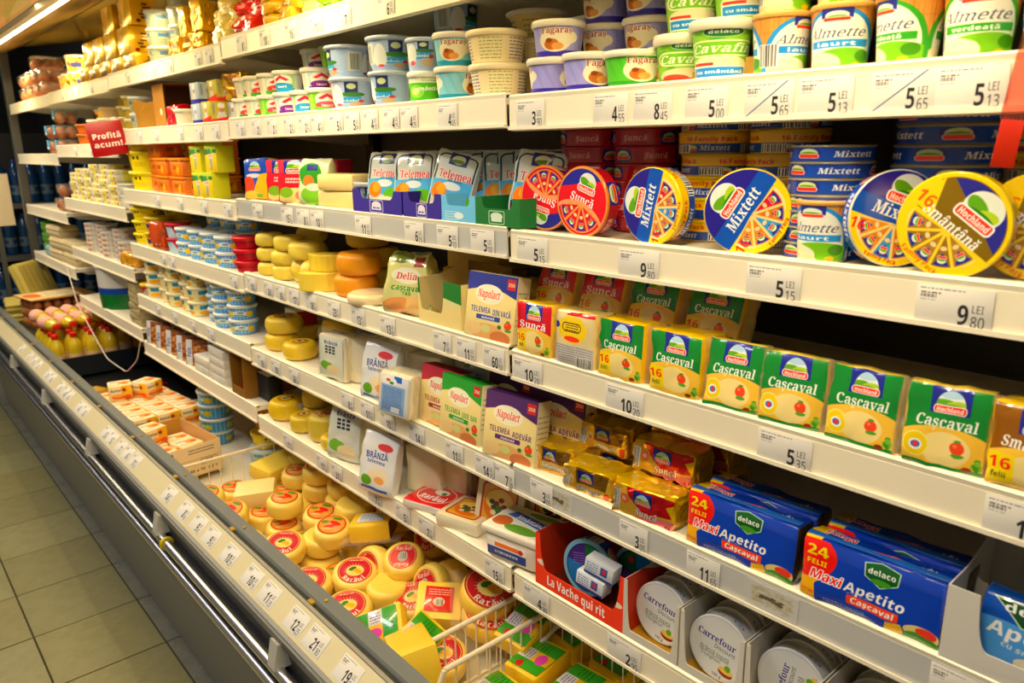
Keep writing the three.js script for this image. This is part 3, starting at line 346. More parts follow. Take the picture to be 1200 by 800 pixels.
Object.assign(A, {
  fagP: fag('#9a98d6', '#3a2c9c', '#c4c2ee'), fagG: fag('#58b838', '#3f9a2c', '#8fd860'), fagT: fag('#86c4d4', '#1f96b4', '#b8e0e6'),
  almB: almette('#2b8fd4'), almG: almette('#3f9f2c'),
  cava: wrap(256, (g, w, h) => { fill(g, '#8cc63a', 0, 0, w, h); for (let i = 0; i < 90; i++) { g.globalAlpha = 0.4; ell(g, i % 2 ? '#4fa028' : '#b4dc50', rnd() * w, rnd() * h, 22, 9, rnd() * 3); } g.globalAlpha = 1; for (const x of [w * 0.5, 0, w]) { ell(g, '#1f6b33', x, h * 0.1, 44, 26, 0, '#bcd8b0', 3); txt(g, 'delaco', x, h * 0.1, { size: 24, w: 66 }); rrect(g, x - 88, h * 0.27, 176, h * 0.28, 34, '#7fbf34', '#f2f4c8', 8); txt(g, 'Cavafin', x, h * 0.41, { size: 58, color: '#fbfbe6', skew: 0.2, w: 158, font: 'serif' }); ell(g, '#f0e7c4', x - 10, h * 0.72, 78, 44); rrect(g, x - 84, h * 0.76, 150, h * 0.2, 6, '#2f8fd6', '#fff', 5); txt(g, 'cu smântână', x - 8, h * 0.86, { size: 24, w: 128 }); rrect(g, x - 80, h * 0.68, 60, 14, 2, '#c84030'); } }),
  cavaR: wrap(192, (g, w, h) => { fill(g, '#86c23a', 0, 0, w, h); for (let i = 0; i < 60; i++) { g.globalAlpha = 0.4; ell(g, i % 2 ? '#4a9a26' : '#a8d84c', rnd() * w, rnd() * h, 20, 9, rnd() * 3); } g.globalAlpha = 1; for (const x of [w * 0.5, 0, w]) { ell(g, '#1f6b33', x, h * 0.1, 40, 20, 0, '#bcd8b0', 3); txt(g, 'delaco', x, h * 0.1, { size: 22, w: 60 }); rrect(g, x - 80, h * 0.26, 160, h * 0.3, 34, '#7fbf34', '#f2f4c8', 7); txt(g, 'Cavafin', x, h * 0.42, { size: 52, color: '#fbfbe6', skew: 0.2, w: 146, font: 'serif' }); ell(g, '#e9d8b4', x, h * 0.8, 80, 34); ell(g, '#c65038', x - 30, h * 0.88, 40, 20); rrect(g, x - 70, h * 0.86, 130, 22, 4, '#d8402a'); } }),
  creamW: wrap(96, (g, w, h) => { fill(g, '#f0e2b8', 0, 0, w, h); for (const x of [0, w * 0.5]) { lines(g, '#8faa6a', x + 14, 14, 52, 7, 11, 3); lines(g, '#6a68a8', x + 84, 14, 46, 7, 11, 3); lines(g, '#6a68a8', x + 140, 14, 40, 7, 11, 4); } }),
  ltBlue: wrap(128, (g, w, h) => { fill(g, '#aabee0', 0, 0, w, h); for (let i = 0; i < 60; i++) { g.globalAlpha = 0.3; ell(g, i % 2 ? '#c8d8f0' : '#92aad4', rnd() * w, rnd() * h, 14, 8, rnd()); } g.globalAlpha = 1; for (const x of [40, 232]) { fill(g, '#d8dcd8', x - 22, 14, 46, 70); barcode(g, x - 14, 20, 30, 52, '#555', null); } for (const x of [134, 326]) { fill(g, '#25306c', x - 20, 8, 40, 34); ell(g, '#cfdca8', x, 22, 14, 9); poly(g, '#3a9ad8', [[x - 44, 58], [x + 30, 48], [x + 30, 74], [x - 44, 84]]); txt(g, 'smântână', x - 6, 66, { size: 15, w: 60 }); ell(g, '#3f7a34', x + 2, 46, 40, 7); ell(g, '#c8b090', x + 16, 94, 24, 18); ell(g, '#b84030', x + 30, 70, 10, 9); } for (const x of [86, 278]) { ell(g, '#e9eef2', x, 60, 22, 44); ell(g, '#d85a5a', x + 2, 96, 12, 10); } }),
  greenY: wrap(128, (g, w, h) => { fill(g, '#eef0d8', 0, 0, w, h); fill(g, '#5fc02c', 0, h * 0.28, w, h * 0.72); for (const x of [w * 0.5, 0, w]) { ell(g, '#9ade5a', x - 26, h * 0.6, 34, 32); ell(g, '#d8f0a0', x - 30, h * 0.6, 20, 18); txt(g, 'smântână', x + 30, h * 0.5, { size: 26, w: 100, skew: 0.2 }); lines(g, '#3a7a1c', x, h * 0.1, 90, 2, 10, 3); } }),
});
const smallTub = (base, side, blob, band) => wrap(112, (g, w, h) => { fill(g, base, 0, 0, w, h); for (const x of [w * 0.5, 0, w]) { fill(g, side, x - 60, 0, 120, h); ell(g, '#f4f0e6', x, h * 0.42, 50, 44); poly(g, '#d8304a', [[x - 38, h * 0.36], [x, h * 0.12], [x + 38, h * 0.36], [x + 22, h * 0.42], [x, h * 0.28], [x - 22, h * 0.42]]); ell(g, blob, x, h * 0.7, 52, 22); fill(g, band, x - 60, h * 0.8, 120, h * 0.2); txt(g, 'iaurt', x, h * 0.7, { size: 20, w: 50 }); } lines(g, '#9a8a8a', w * 0.2, h * 0.1, 44, 9, 9, 2); }, 2);
Object.assign(A, {
  smP: smallTub('#e8e8e0', '#c0d4e4', '#7a2a94', '#6a2486'), smB: smallTub('#dfe8e4', '#a8d890', '#3a9ad8', '#3aa8d8'), smG: smallTub('#a8e05c', '#7cd03a', '#e85a6a', '#5ab82c'), smW: smallTub('#ece6cc', '#cfe0d8', '#d84a4a', '#4fae3c'),
  check: wrap(96, (g, w, h) => { fill(g, '#2a8ae0', 0, 0, w, h); for (let x = 0; x < w; x += 16) { g.globalAlpha = 0.55; fill(g, '#d4ecfa', x, 0, 6, h); } for (let y = 0; y < h; y += 16) fill(g, '#d4ecfa', 0, y, w, 6); g.globalAlpha = 1; for (const x of [w * 0.5, 0, w, w * 0.25, w * 0.75]) { ell(g, '#f6c814', x, h * 0.56, 20, 24); ell(g, '#f8e25a', x, h * 0.5, 10, 10); } for (const x of [w * 0.375, w * 0.875]) { ell(g, '#e8f2f4', x, h * 0.5, 34, 22); ell(g, '#6a8ab0', x + 6, h * 0.44, 16, 6); fill(g, '#6aa04a', x - 24, h * 0.6, 44, 8); } }, 2),
  yelTub: wrap(96, (g, w, h) => { fill(g, '#f0dc1c', 0, 0, w, h); for (let x = 20; x < w; x += 96) { fill(g, '#54400c', x, h * 0.15, 12, 16); fill(g, '#54400c', x + 20, h * 0.12, 8, 20); lines(g, '#a08a10', x + 2, h * 0.5, 50, 3, 9, 3); } }, 2),
  jarTub: wrap(96, (g, w, h) => { fill(g, '#e6b43c', 0, 0, w, h); for (let i = 0; i < 40; i++) ell(g, ['#f6e2a0', '#c05a24', '#8a5a14', '#f0cc60'][i % 4], rnd() * w, rnd() * h, 16, 12, rnd() * 3); for (const x of [w * 0.5, 0, w]) fill(g, '#28306c', x - 30, h * 0.4, 60, 30); }, 2),
  crmTub: wrap(80, (g, w, h) => { fill(g, '#f0e4ae', 0, 0, w, h); for (const x of [w * 0.5, 0, w, w * 0.25, w * 0.75]) { fill(g, '#2f88a8', x - 30, h * 0.14, 60, 26); ell(g, '#e8b040', x, h * 0.75, 34, 16); } }, 2),
  redTri: wrap(96, (g, w, h) => { fill(g, '#bfd8ec', 0, 0, w, h); for (const x of [w * 0.5, 0, w]) { poly(g, '#cc1430', [[x - 40, 0], [x + 56, 0], [x - 6, h * 0.9]]); ell(g, '#f2c814', x + 70, h * 0.55, 14, 18); } }, 2),
  tinTub: wrap(64, (g, w, h) => { fill(g, '#d8d4cc', 0, 0, w, h); for (let x = 0; x < w; x += 64) { ell(g, '#c06a2c', x + 30, h * 0.5, 20, 12); fill(g, '#8a8680', x + 54, 0, 4, h); } }, 2),
  orange: art(2, 256, 96, (g, w, h) => { fill(g, '#ea8a20', 0, 0, w, h); lines(g, '#a83c40', 10, 20, 56, 6, 11, 4); txt(g, 'Delma', w * 0.5, h * 0.42, { size: 40, color: '#4a1c10', skew: 0.2, w: 100 }); ell(g, '#f8c41c', w * 0.68, h * 0.6, 22, 26); lines(g, '#a83c40', w * 0.78, 24, 48, 5, 11, 4); }),
  ygBox: art(2, 128, 192, (g, w, h) => { fill(g, '#f2d714', 0, 0, w, h); fill(g, '#b8cc24', 0, 0, w, h * 0.18); for (let i = 0; i < 12; i++) ell(g, i % 2 ? '#1f6a24' : '#2f8a2c', rnd() * w, h * 0.24 + rr(-12, 12), 18, 14); ell(g, '#e8dcd4', w * 0.5, h * 0.42, 24, 24); poly(g, '#d8a8b0', [[w * 0.3, h * 0.42], [w * 0.5, h * 0.3], [w * 0.7, h * 0.42]]); fill(g, '#e0d8a0', w * 0.38, h * 0.46, w * 0.24, h * 0.4); lines(g, '#5a6a80', w * 0.42, h * 0.5, w * 0.16, 10, 8, 4); }),
  telemea: (() => art(2, 192, 288, (g, w, h) => { fill(g, '#ccd2ce', 0, 0, w, h); rrect(g, w * 0.06, h * 0.05, w * 0.88, h * 0.93, 26, null, '#2a343c', 7); fill(g, '#28306c', w * 0.3, 0, w * 0.42, h * 0.2); ell(g, '#dfe4c8', w * 0.51, h * 0.11, 30, 20); ell(g, '#5f8a2a', w * 0.51, h * 0.14, 28, 9); txt(g, 'Telemea', w * 0.52, h * 0.36, { size: 50, color: '#c81c30', font: 'serif', w: w * 0.78, stroke: '#f4efe6', sw: 5 }); poly(g, '#5ab0e0', [[8, h * 0.46], [w - 8, h * 0.42], [w - 8, h * 0.72], [8, h * 0.72]]); ell(g, '#e8f0f4', w * 0.5, h * 0.53, 40, 18); ell(g, '#6cb42c', w * 0.75, h * 0.72, 50, 34); ell(g, '#f08a1c', w * 0.24, h * 0.64, 34, 40); ell(g, '#f8b03c', w * 0.28, h * 0.6, 20, 26); ell(g, '#f2e6cc', w * 0.5, h * 0.88, 80, 36); ell(g, '#4c9a2c', w * 0.22, h * 0.9, 26, 14); txt(g, 'de oaie', w * 0.55, h * 0.44, { size: 18, color: '#2c5a7c' }); }))(),
  trayP: art(2, 256, 96, (g, w, h) => { fill(g, '#33248a', 0, 0, w, h); rrect(g, w * 0.37, h * 0.42, w * 0.26, h * 0.5, 6, null, '#d8d4ee', 3); ell(g, '#e8e6f4', w * 0.5, h * 0.62, 24, 15); rrect(g, w * 0.4, h * 0.68, w * 0.2, 14, 4, '#e8e6f4'); lines(g, '#33248a', w * 0.43, h * 0.71, w * 0.14, 1, 8, 6); }),
  trayB: art(2, 192, 112, (g, w, h) => { fill(g, '#7cc4ee', 0, 0, w, h); lines(g, '#e8f4fa', 20, h * 0.6, w * 0.4, 4, 10, 3); ell(g, '#e8f4fa', w * 0.52, h * 0.74, 26, 14); }),
  trayG: art(2, 192, 112, (g, w, h) => { fill(g, '#1c7038', 0, 0, w, h); rrect(g, w * 0.32, h * 0.46, w * 0.34, h * 0.44, 6, null, '#cfe4d0', 3); ell(g, '#dfeee0', w * 0.49, h * 0.64, 26, 15); rrect(g, w * 0.37, h * 0.7, w * 0.24, 14, 4, '#dfeee0'); }),
  blueP: art(2, 160, 224, (g, w, h) => { fill(g, '#2250b0', 0, 0, w, h); hoch(g, w * 0.45, h * 0.2, 70, null); ell(g, '#e8e8f0', w * 0.4, h * 0.42, 44, 12); poly(g, '#f0c028', [[w * 0.6, h * 0.4], [w, h * 0.36], [w, h], [w * 0.3, h]]); ell(g, '#e0502c', w * 0.2, h * 0.66, 36, 50); ell(g, '#f6d860', w * 0.3, h * 0.88, 50, 24); fill(g, '#8cc044', w * 0.5, h * 0.86, 40, 18); }),
  pinkP: art(2, 192, 192, (g, w, h) => { fill(g, '#cc1c34', 0, 0, w, h); fill(g, '#e23a54', 0, 0, w, h * 0.3); hoch(g, w * 0.48, h * 0.16, 90); lines(g, '#f6e6d8', w * 0.24, h * 0.42, w * 0.52, 2, 13, 8); ell(g, '#efdc96', w * 0.5, h * 0.84, 86, 40); ell(g, '#86b832', w * 0.24, h * 0.74, 34, 22); ell(g, '#e88a70', w * 0.64, h * 0.8, 30, 20); ell(g, '#b8d44a', w * 0.82, h * 0.68, 30, 16); }),
  greenBag: art(2, 160, 192, (g, w, h) => { fill(g, '#dfe6c0', 0, 0, w, h); ell(g, '#3f9a30', w * 0.4, h * 0.34, 60, 50); ell(g, '#e08a3c', w * 0.34, h * 0.46, 30, 22); ell(g, '#88c43c', w * 0.5, h * 0.78, 66, 40); ell(g, '#f0ead8', w * 0.5, h * 0.6, 40, 16); fill(g, '#2c3a78', w * 0.26, h * 0.12, 60, 26); }),
  raclette: art(2, 192, 256, (g, w, h) => { fill(g, '#d9d79a', 0, 0, w, h); ell(g, '#6a7a2a', w * 0.3, h * 0.08, 60, 24); fill(g, '#9a3a24', w * 0.66, h * 0.06, 50, 40); ell(g, '#f2efdc', w * 0.5, h * 0.36, 66, 34); txt(g, 'Delia', w * 0.5, h * 0.37, { size: 38, color: '#c8203a', font: 'serif', skew: 0.2 }); txt(g, 'cașcaval', w * 0.5, h * 0.56, { size: 34, color: '#2a8a3a', w: 130 }); txt(g, 'ras', w * 0.5, h * 0.64, { size: 26, color: '#2a8a3a' }); ell(g, '#e2a064', w * 0.42, h * 0.85, 76, 34); fill(g, '#f0c888', w * 0.5, h * 0.68, 60, 70); fill(g, '#c04a2c', w * 0.76, h * 0.64, 22, 30); fill(g, '#2f8a38', w * 0.86, h * 0.5, 26, 80); }),
  pouchB: art(2, 160, 224, (g, w, h) => { fill(g, '#e6e8ea', 0, 0, w, h); ell(g, '#c8414a', w * 0.66, h * 0.2, 34, 14); txt(g, 'BRÂNZĂ', w * 0.46, h * 0.36, { size: 34, color: '#2c3a8c', w: 100, turn: -0.05 }); txt(g, 'telemea', w * 0.46, h * 0.46, { size: 20, color: '#2c3a8c', w: 80 }); ell(g, '#f2e2c6', w * 0.56, h * 0.7, 46, 30); ell(g, '#6aa02c', w * 0.24, h * 0.8, 24, 20); ell(g, '#e8a868', w * 0.6, h * 0.76, 22, 14); fill(g, '#3c6ab4', w * 0.1, h * 0.9, w * 0.74, 10); }),
  pouchS: art(2, 160, 224, (g, w, h) => { fill(g, '#dde2ea', 0, 0, w, h); fill(g, '#efe0d0', 0, 0, w * 0.3, h * 0.7); fill(g, '#2f60b4', w * 0.5, 0, w * 0.26, h * 0.16); ell(g, '#e8eef0', w * 0.32, h * 0.16, 44, 26); ell(g, '#c84a34', w * 0.3, h * 0.14, 12, 9); ell(g, '#4a8a30', w * 0.42, h * 0.2, 12, 9); fill(g, '#8fb0dc', w * 0.08, h * 0.26, w * 0.8, h * 0.7); lines(g, '#34549a', w * 0.14, h * 0.32, w * 0.64, 12, 11, 4); fill(g, '#eef2f6', w * 0.44, h * 0.8, 46, 30); }),
  pouchK: art(2, 160, 224, (g, w, h) => { fill(g, '#dcdfd4', 0, 0, w, h); for (let i = 0; i < 9; i++) { fill(g, '#24303c', w * 0.26 + (i % 3) * 24, h * 0.22 + Math.floor(i / 3) * 16, 18, 11); } txt(g, 'Brânză', w * 0.5, h * 0.14, { size: 28, color: '#2c3a7c' }); ell(g, '#7ab040', w * 0.3, h * 0.72, 40, 26); ell(g, '#f0dcb4', w * 0.6, h * 0.8, 46, 26); ell(g, '#e6e6da', w * 0.5, h * 0.58, 46, 14); }),
  raraul: art(2, 192, 192, (g, w) => { const R = w / 2; fill(g, '#f0c63c', 0, 0, w, w); ell(g, '#b8202a', R, R, R * 0.98, R * 0.98); ell(g, null, R, R, R * 0.9, R * 0.9, 0, '#e8d0a0', 3); ell(g, '#f2d890', R, R * 1.05, R * 0.5, R * 0.4); for (let i = 0; i < 20; i++) { const a = i / 20 * 2 * PI; poly(g, '#f0e0b8', [[R + Math.cos(a) * R * 0.42, R + Math.sin(a) * R * 0.36], [R + Math.cos(a + 0.1) * R * 0.42, R + Math.sin(a + 0.1) * R * 0.36], [R + Math.cos(a) * R * 0.66, R + Math.sin(a) * R * 0.56]]); } ell(g, '#2f7a2a', R * 0.86, R * 0.9, 22, 13, -0.5); ell(g, '#f2b41c', R * 1.15, R * 1.1, 26, 17, 0.4); ell(g, '#f6d66a', R * 0.9, R * 1.24, 22, 11); 'Rarăul'.split('').forEach((c, i) => { const a = PI * 0.5 + (2.5 - i) * 0.3; txt(g, c, R + Math.cos(a) * R * 0.75, R + Math.sin(a) * R * 0.75, { size: 38, turn: a - PI / 2, color: '#f6ead2' }); }); lines(g, '#e8c8a8', R * 0.6, R * 0.22, R * 0.8, 1, 10, 8); }),
  redLab: art(2, 128, 128, (g, w) => { const R = w / 2; fill(g, '#f0c63c', 0, 0, w, w); ell(g, '#c42430', R, R, R * 0.98, R * 0.98); ell(g, null, R, R, R * 0.88, R * 0.88, 0, '#f0d8c0', 2); ell(g, '#b5b0a8', R, R, R * 0.34, R * 0.42); barcode(g, R - 16, R - 16, 32, 32, '#444', '#d8d4cc'); txt(g, 'Rarăul', R, R * 0.36, { size: 28, w: R * 1.1, color: '#f2d8c0' }); txt(g, 'Rarăul', R, R * 1.66, { size: 24, w: R, color: '#f2d8c0', turn: PI }); }),
  pepper: art(2, 160, 160, (g, w) => { const R = w / 2; fill(g, '#f6d455', 0, 0, w, w); ell(g, '#c04a2a', R, R, R * 0.98, R * 0.98); ell(g, '#dca050', R, R, R * 0.86, R * 0.86); ell(g, '#c81c24', R * 1.2, R * 0.86, 34, 15, 0.5); ell(g, '#d8341c', R * 0.9, R * 1.18, 36, 13, -0.25); ell(g, '#4c8a2c', R * 1.3, R * 0.4, 30, 11, 0.3); ell(g, '#6a8a2c', R * 0.5, R * 0.7, 22, 12); ell(g, '#f0c890', R * 0.7, R * 1.4, 26, 9); }),
  goldLab: art(2, 128, 128, (g, w) => { const R = w / 2; fill(g, '#e9b52c', 0, 0, w, w); ell(g, '#d8901c', R, R, R * 0.9, R * 0.9); ell(g, '#f0d890', R, R, R * 0.6, R * 0.6); ell(g, '#5a7a2c', R * 0.9, R, R * 0.3, R * 0.24); ell(g, '#7a2c1c', R * 1.2, R * 1.1, R * 0.22, R * 0.16); }),
  trayCh: art(2, 160, 160, (g, w, h) => { fill(g, '#efe2bc', 0, 0, w, h); g.translate(w * 0.14, h * 0.12); w *= 0.72; h *= 0.76; rrect(g, 0, 0, w, h, 14, '#a83414'); rrect(g, 6, 6, w - 12, h - 12, 10, '#e0a83c'); ell(g, '#d8731c', w * 0.5, h * 0.5, w * 0.42, h * 0.4); ell(g, '#f0d070', w * 0.5, h * 0.4, 44, 30); for (let i = 0; i < 12; i++) ell(g, ['#24402c', '#e8dcb0', '#7a1c1c', '#3c6a2c'][i % 4], w * 0.28 + rnd() * 52, h * 0.36 + rnd() * 40, 9, 7); }),
  redFlat: art(2, 192, 128, (g, w, h) => { fill(g, '#c61a24', 0, 0, w, h); ell(g, null, w * 0.5, h * 0.5, 74, 46, 0, '#f0d0c0', 4); ell(g, '#f2e6d8', w * 0.54, h * 0.36, 30, 16); ell(g, '#3c7a2c', w * 0.6, h * 0.4, 10, 8); txt(g, 'Rarăul', w * 0.5, h * 0.66, { size: 36, w: 110 }); }),
  wtLid: art(2, 192, 128, (g, w, h) => { fill(g, '#e8ead8', 0, 0, w, h); poly(g, '#2a5aa4', [[w * 0.2, h * 0.2], [w, h * 0.4], [w, h * 0.66], [w * 0.1, h * 0.42]]); txt(g, 'Smântână', w * 0.58, h * 0.43, { size: 28, w: 110, turn: 0.12 }); ell(g, '#c06a3c', w * 0.16, h * 0.7, 34, 26); ell(g, '#6a9a3c', w * 0.6, h * 0.84, 60, 20); ell(g, '#7ab04a', w * 0.7, h * 0.12, 60, 12); }),
  wtBand: art(2, 192, 64, (g, w, h) => { fill(g, '#f0e8dc', 0, 0, w, h); fill(g, '#2a4a94', 0, h * 0.45, w, h * 0.55); fill(g, '#e0783c', w * 0.2, h * 0.1, w * 0.6, h * 0.26); ell(g, '#c02838', w * 0.86, h * 0.24, 12, 10); lines(g, '#cfd8ec', w * 0.2, h * 0.62, w * 0.6, 1, 10, 10); }),
  vache: art(2, 512, 224, (g, w, h) => { fill(g, '#e4431c', 0, 0, w, h); txt(g, 'La Vache qui rit', w * 0.47, h * 0.8, { size: 54, w: w * 0.66, turn: 0.0 }); ell(g, '#f0e2d4', w * 0.09, h * 0.52, 34, 12); ell(g, '#f0e2d4', w * 0.91, h * 0.52, 34, 12); }),
  blueWhite: art(2, 128, 64, (g, w, h) => { fill(g, '#dde4ec', 0, 0, w, h); fill(g, '#2a4c9c', 0, h * 0.8, w, h * 0.2); fill(g, '#3252a0', w * 0.56, h * 0.16, 30, 32); ell(g, '#c8303c', w * 0.68, h * 0.4, 9, 10); lines(g, '#5a7ab4', 10, 12, 50, 4, 10, 4); }),
  butter: art(2, 160, 128, (g, w, h) => { fill(g, '#f6dca8', 0, 0, w, h); fill(g, '#f2c02c', w * 0.56, 0, w * 0.44, h); ell(g, '#f7e2b4', w * 0.3, h * 0.3, 46, 34); txt(g, 'Rama', w * 0.3, h * 0.3, { size: 32, color: '#34446a', skew: 0.15, w: 70 }); ell(g, '#5a3414', w * 0.66, h * 0.3, 12, 12); for (let i = 0; i < 8; i++) ell(g, '#f09a1c', w * 0.66 + Math.cos(i * 0.785) * 18, h * 0.3 + Math.sin(i * 0.785) * 18, 7, 7); ell(g, '#e0682c', w * 0.4, h * 0.74, 46, 18); ell(g, '#f0b04a', w * 0.4, h * 0.66, 40, 12); ell(g, '#e8602c', w * 0.8, h * 0.8, 26, 20); }),
  butTop: art(2, 160, 128, (g, w, h) => { fill(g, '#f2e2c0', 0, 0, w, h); txt(g, 'Rama', w * 0.34, h * 0.3, { size: 30, color: '#5a6a8a', w: 70 }); ell(g, '#e8a04a', w * 0.7, h * 0.5, 40, 30); lines(g, '#d88a5a', 14, h * 0.62, 70, 4, 11, 4); ell(g, '#d8602c', w * 0.74, h * 0.56, 18, 14); }),
  cartonR: art(2, 512, 128, (g, w, h) => { fill(g, '#f4dcb4', 0, 0, w, h); lines(g, '#4a4a4a', w * 0.42, h * 0.4, w * 0.52, 2, 16, 6); ell(g, null, w * 0.1, h * 0.5, 34, 20, 0, '#5a6a8a', 5); txt(g, 'Rama', w * 0.1, h * 0.5, { size: 22, color: '#5a6a8a' }); }),
  cartonT: art(2, 512, 224, (g, w, h) => { fill(g, '#f4dcb4', 0, 0, w, h); txt(g, '20', w * 0.1, h * 0.2, { size: 60, color: '#2a2a32' }); txt(g, 'x 250 g', w * 0.12, h * 0.44, { size: 34, color: '#2a2a32', w: 110 }); lines(g, '#5a5a52', w * 0.42, h * 0.14, w * 0.46, 2, 20, 7); rrect(g, w * 0.62, h * 0.5, w * 0.3, h * 0.16, 4, null, '#5a5a52', 3); txt(g, '27 10', w * 0.77, h * 0.58, { size: 28, color: '#2a2a32' }); fill(g, '#5a5a52', 0, h * 0.46, w, 2); txt(g, '1', w * 0.32, h * 0.74, { size: 76, color: '#2a2a32' }); txt(g, '40 x 10  1 2 1', w * 0.66, h * 0.82, { size: 28, color: '#2a2a32', w: w * 0.5 }); }),
  goldBox: art(2, 128, 128, (g, w, h) => { fill(g, '#c9a020', 0, 0, w, h); for (let i = 0; i < 5; i++) fill(g, '#5a3c0c', w * 0.28 + hash3(i, 1, 2) * 34, h * 0.24 + i * 15, 20 + hash3(i, 4, 1) * 26, 9); ell(g, '#7a1c10', w * 0.3, h * 0.86, 12, 8); }),
  goldBr: art(2, 128, 96, (g, w, h) => { fill(g, '#d8ac34', 0, 0, w, h); txt(g, 'UNT', w * 0.5, h * 0.4, { size: 40, color: '#a82020', w: 80 }); txt(g, 'extra', w * 0.5, h * 0.74, { size: 22, color: '#7a3a10' }); }),
  whiteBl: wrap(96, (g, w, h) => { fill(g, '#a8ac98', 0, 0, w, h); for (const x of [w * 0.5, 0, w, w * 0.25, w * 0.75]) { fill(g, '#34689c', x - 26, h * 0.2, 50, 22); poly(g, null, [[x - 40, h * 0.1], [x + 40, h * 0.5]], '#6a7a84', 4); lines(g, '#7a8068', x - 30, h * 0.6, 60, 3, 10, 4); } }, 2),
  chefB: art(2, 128, 128, (g, w, h) => { fill(g, '#b4c4d8', 0, 0, w, h); cook(g, w, h); fill(g, '#2c2c9c', 0, h * 0.8, w, h * 0.2); }),
  chefY: art(2, 128, 128, (g, w, h) => { fill(g, '#c0b43c', 0, 0, w, h); cook(g, w, h); poly(g, '#d8341c', [[0, h * 0.84], [w, h * 0.66], [w, h], [0, h]]); }),
  snack: art(2, 128, 192, (g, w, h) => { fill(g, '#9a5a24', 0, 0, w, h); for (let i = 0; i < 44; i++) ell(g, ['#c88a48', '#e0b070', '#7a3c14', '#d89a54'][i % 4], rnd() * w, rnd() * h, 12, 9); fill(g, '#e2e4e8', w * 0.06, 0, w * 0.26, h); txt(g, 'Pain', w * 0.19, h * 0.5, { size: 34, color: '#2c4c9c', turn: -PI / 2 }); }),
  flatBox: art(2, 160, 48, (g, w, h) => { fill(g, '#ece8d0', 0, 0, w, h); fill(g, '#dcd21c', w * 0.3, 6, w * 0.36, h - 12); fill(g, '#b8781c', w * 0.7, 12, w * 0.24, h - 24); lines(g, '#a09a7a', 6, 10, 36, 3, 11, 4); }),
  greenLb: art(2, 192, 128, (g, w, h) => { fill(g, '#e6b83a', 0, 0, w, h); poly(g, '#3f9a2c', [[0, 0], [w * 0.3, 0], [w * 0.3, h], [0, h]]); fill(g, '#3f9a2c', w * 0.64, 0, w * 0.36, h); ell(g, '#d84aa8', w * 0.44, h * 0.7, 34, 20); fill(g, '#dcd8d0', w * 0.3, 0, w * 0.34, h * 0.44); lines(g, '#5a5a9a', w * 0.34, h * 0.1, w * 0.26, 4, 11, 4); ell(g, '#cc2c24', w * 0.1, h * 0.3, 18, 14); lines(g, '#1f5a1c', w * 0.7, h * 0.3, w * 0.24, 4, 14, 4); }),
  sqLab: art(2, 128, 128, (g, w, h) => { fill(g, '#c83430', 0, 0, w, h); lines(g, '#f0d0c0', 16, 16, w - 32, 3, 12, 4); ell(g, '#e6d0b0', w * 0.5, h * 0.62, 26, 22); barcode(g, w * 0.4, h * 0.52, 30, 30, '#555', '#d8d0c0'); }),
  scaleLab: art(2, 128, 64, (g, w, h) => { fill(g, '#d8dce0', 0, 0, w, h); lines(g, '#4a5a7a', 10, 8, w - 20, 5, 11, 4); }),
  sign: art(2, 256, 288, (g, w, h) => { fill(g, '#8c0a16', 0, 0, w, h); txt(g, 'Profită', w * 0.5, h * 0.42, { size: 66, w: w * 0.8, color: '#f6e8e4' }); txt(g, 'acum!', w * 0.5, h * 0.66, { size: 66, w: w * 0.8, color: '#f6e8e4' }); }),
  waterW: wrap(96, (g, w, h) => { fill(g, '#b9c4c4', 0, 0, w, h); for (let i = 0; i < 6; i++) fill(g, '#3a6a90', i * 64 + 8, h * 0.25, 36, 40); }, 2, 256),
  eggLab: art(2, 128, 64, (g, w, h) => { fill(g, '#4aa0d0', 0, 0, w, h); fill(g, '#e4eef2', 0, h * 0.7, w, h * 0.2); }),
  eggTop: art(2, 160, 128, (g, w, h) => { fill(g, '#eac890', 0, 0, w, h); fill(g, '#f2e8c8', w * 0.3, h * 0.2, w * 0.5, h * 0.6); lines(g, '#8a8a4a', w * 0.34, h * 0.3, w * 0.4, 5, 12, 4); ell(g, '#d87a34', w * 0.16, h * 0.5, 20, 30); }),
});
// ---------- kinds of goods ----------
const filmM = new THREE.MeshPhysicalMaterial({ color: 0xfbf6e0, roughness: 0.12, transmission: 0.88, thickness: 0, clearcoat: 0.5, side: THREE.DoubleSide });
const clearM = new THREE.MeshPhysicalMaterial({ color: 0xf2f6f4, roughness: 0.1, transmission: 0.92, thickness: 0 });
const tubKind = (desc, rt, h, wrapCell, lidC, o = {}) => kind(o.name || 'tub', o.cat || 'tub', desc, [rt * 2, h, rt * 2], (g) => {
  const lh = o.lidH ?? 0.008, rb = rt * (o.taper ?? 0.86), hh = h - lh, rl = o.rl ?? 0.003, seg = o.seg || 28;
  const skin = o.bulge ? [[rb, 0.002], [rb + (rt - rb) * 0.7, hh * 0.3], [rt, hh]] : [[rb, 0.002], [rt, hh]];
  part(o.cup || 'cup', join([lathe([[0, 0.0], [rb - 0.003, 0], [rb, 0.002]], seg, o.cupC ?? 0xf2eedd), lathe(skin, seg, wrapCell ? o.tint ?? 0xffffff : o.cupC ?? 0xf2eedd, wrapCell)]), mat(o.fin || 'plastic', wrapCell ? wrapCell.n : 0), g);
  const l = part('lid', join([lathe([[rt - 0.001, -0.003], [rt + rl, -0.003], [rt + rl + 0.0008, lh * 0.5], [rt + rl - 0.001, lh], [rt - 0.004, lh], [rt - 0.006, lh - 0.003], [0, lh - 0.003]], seg, lidC)]), mat('plastic'), g); l.position.y = hh;
  if (o.foil) { const f = part('foil_seal', disc(rt - 0.006, 0, null, o.foil, 20), mat('foil'), l); f.position.y = lh - 0.0025; }
});
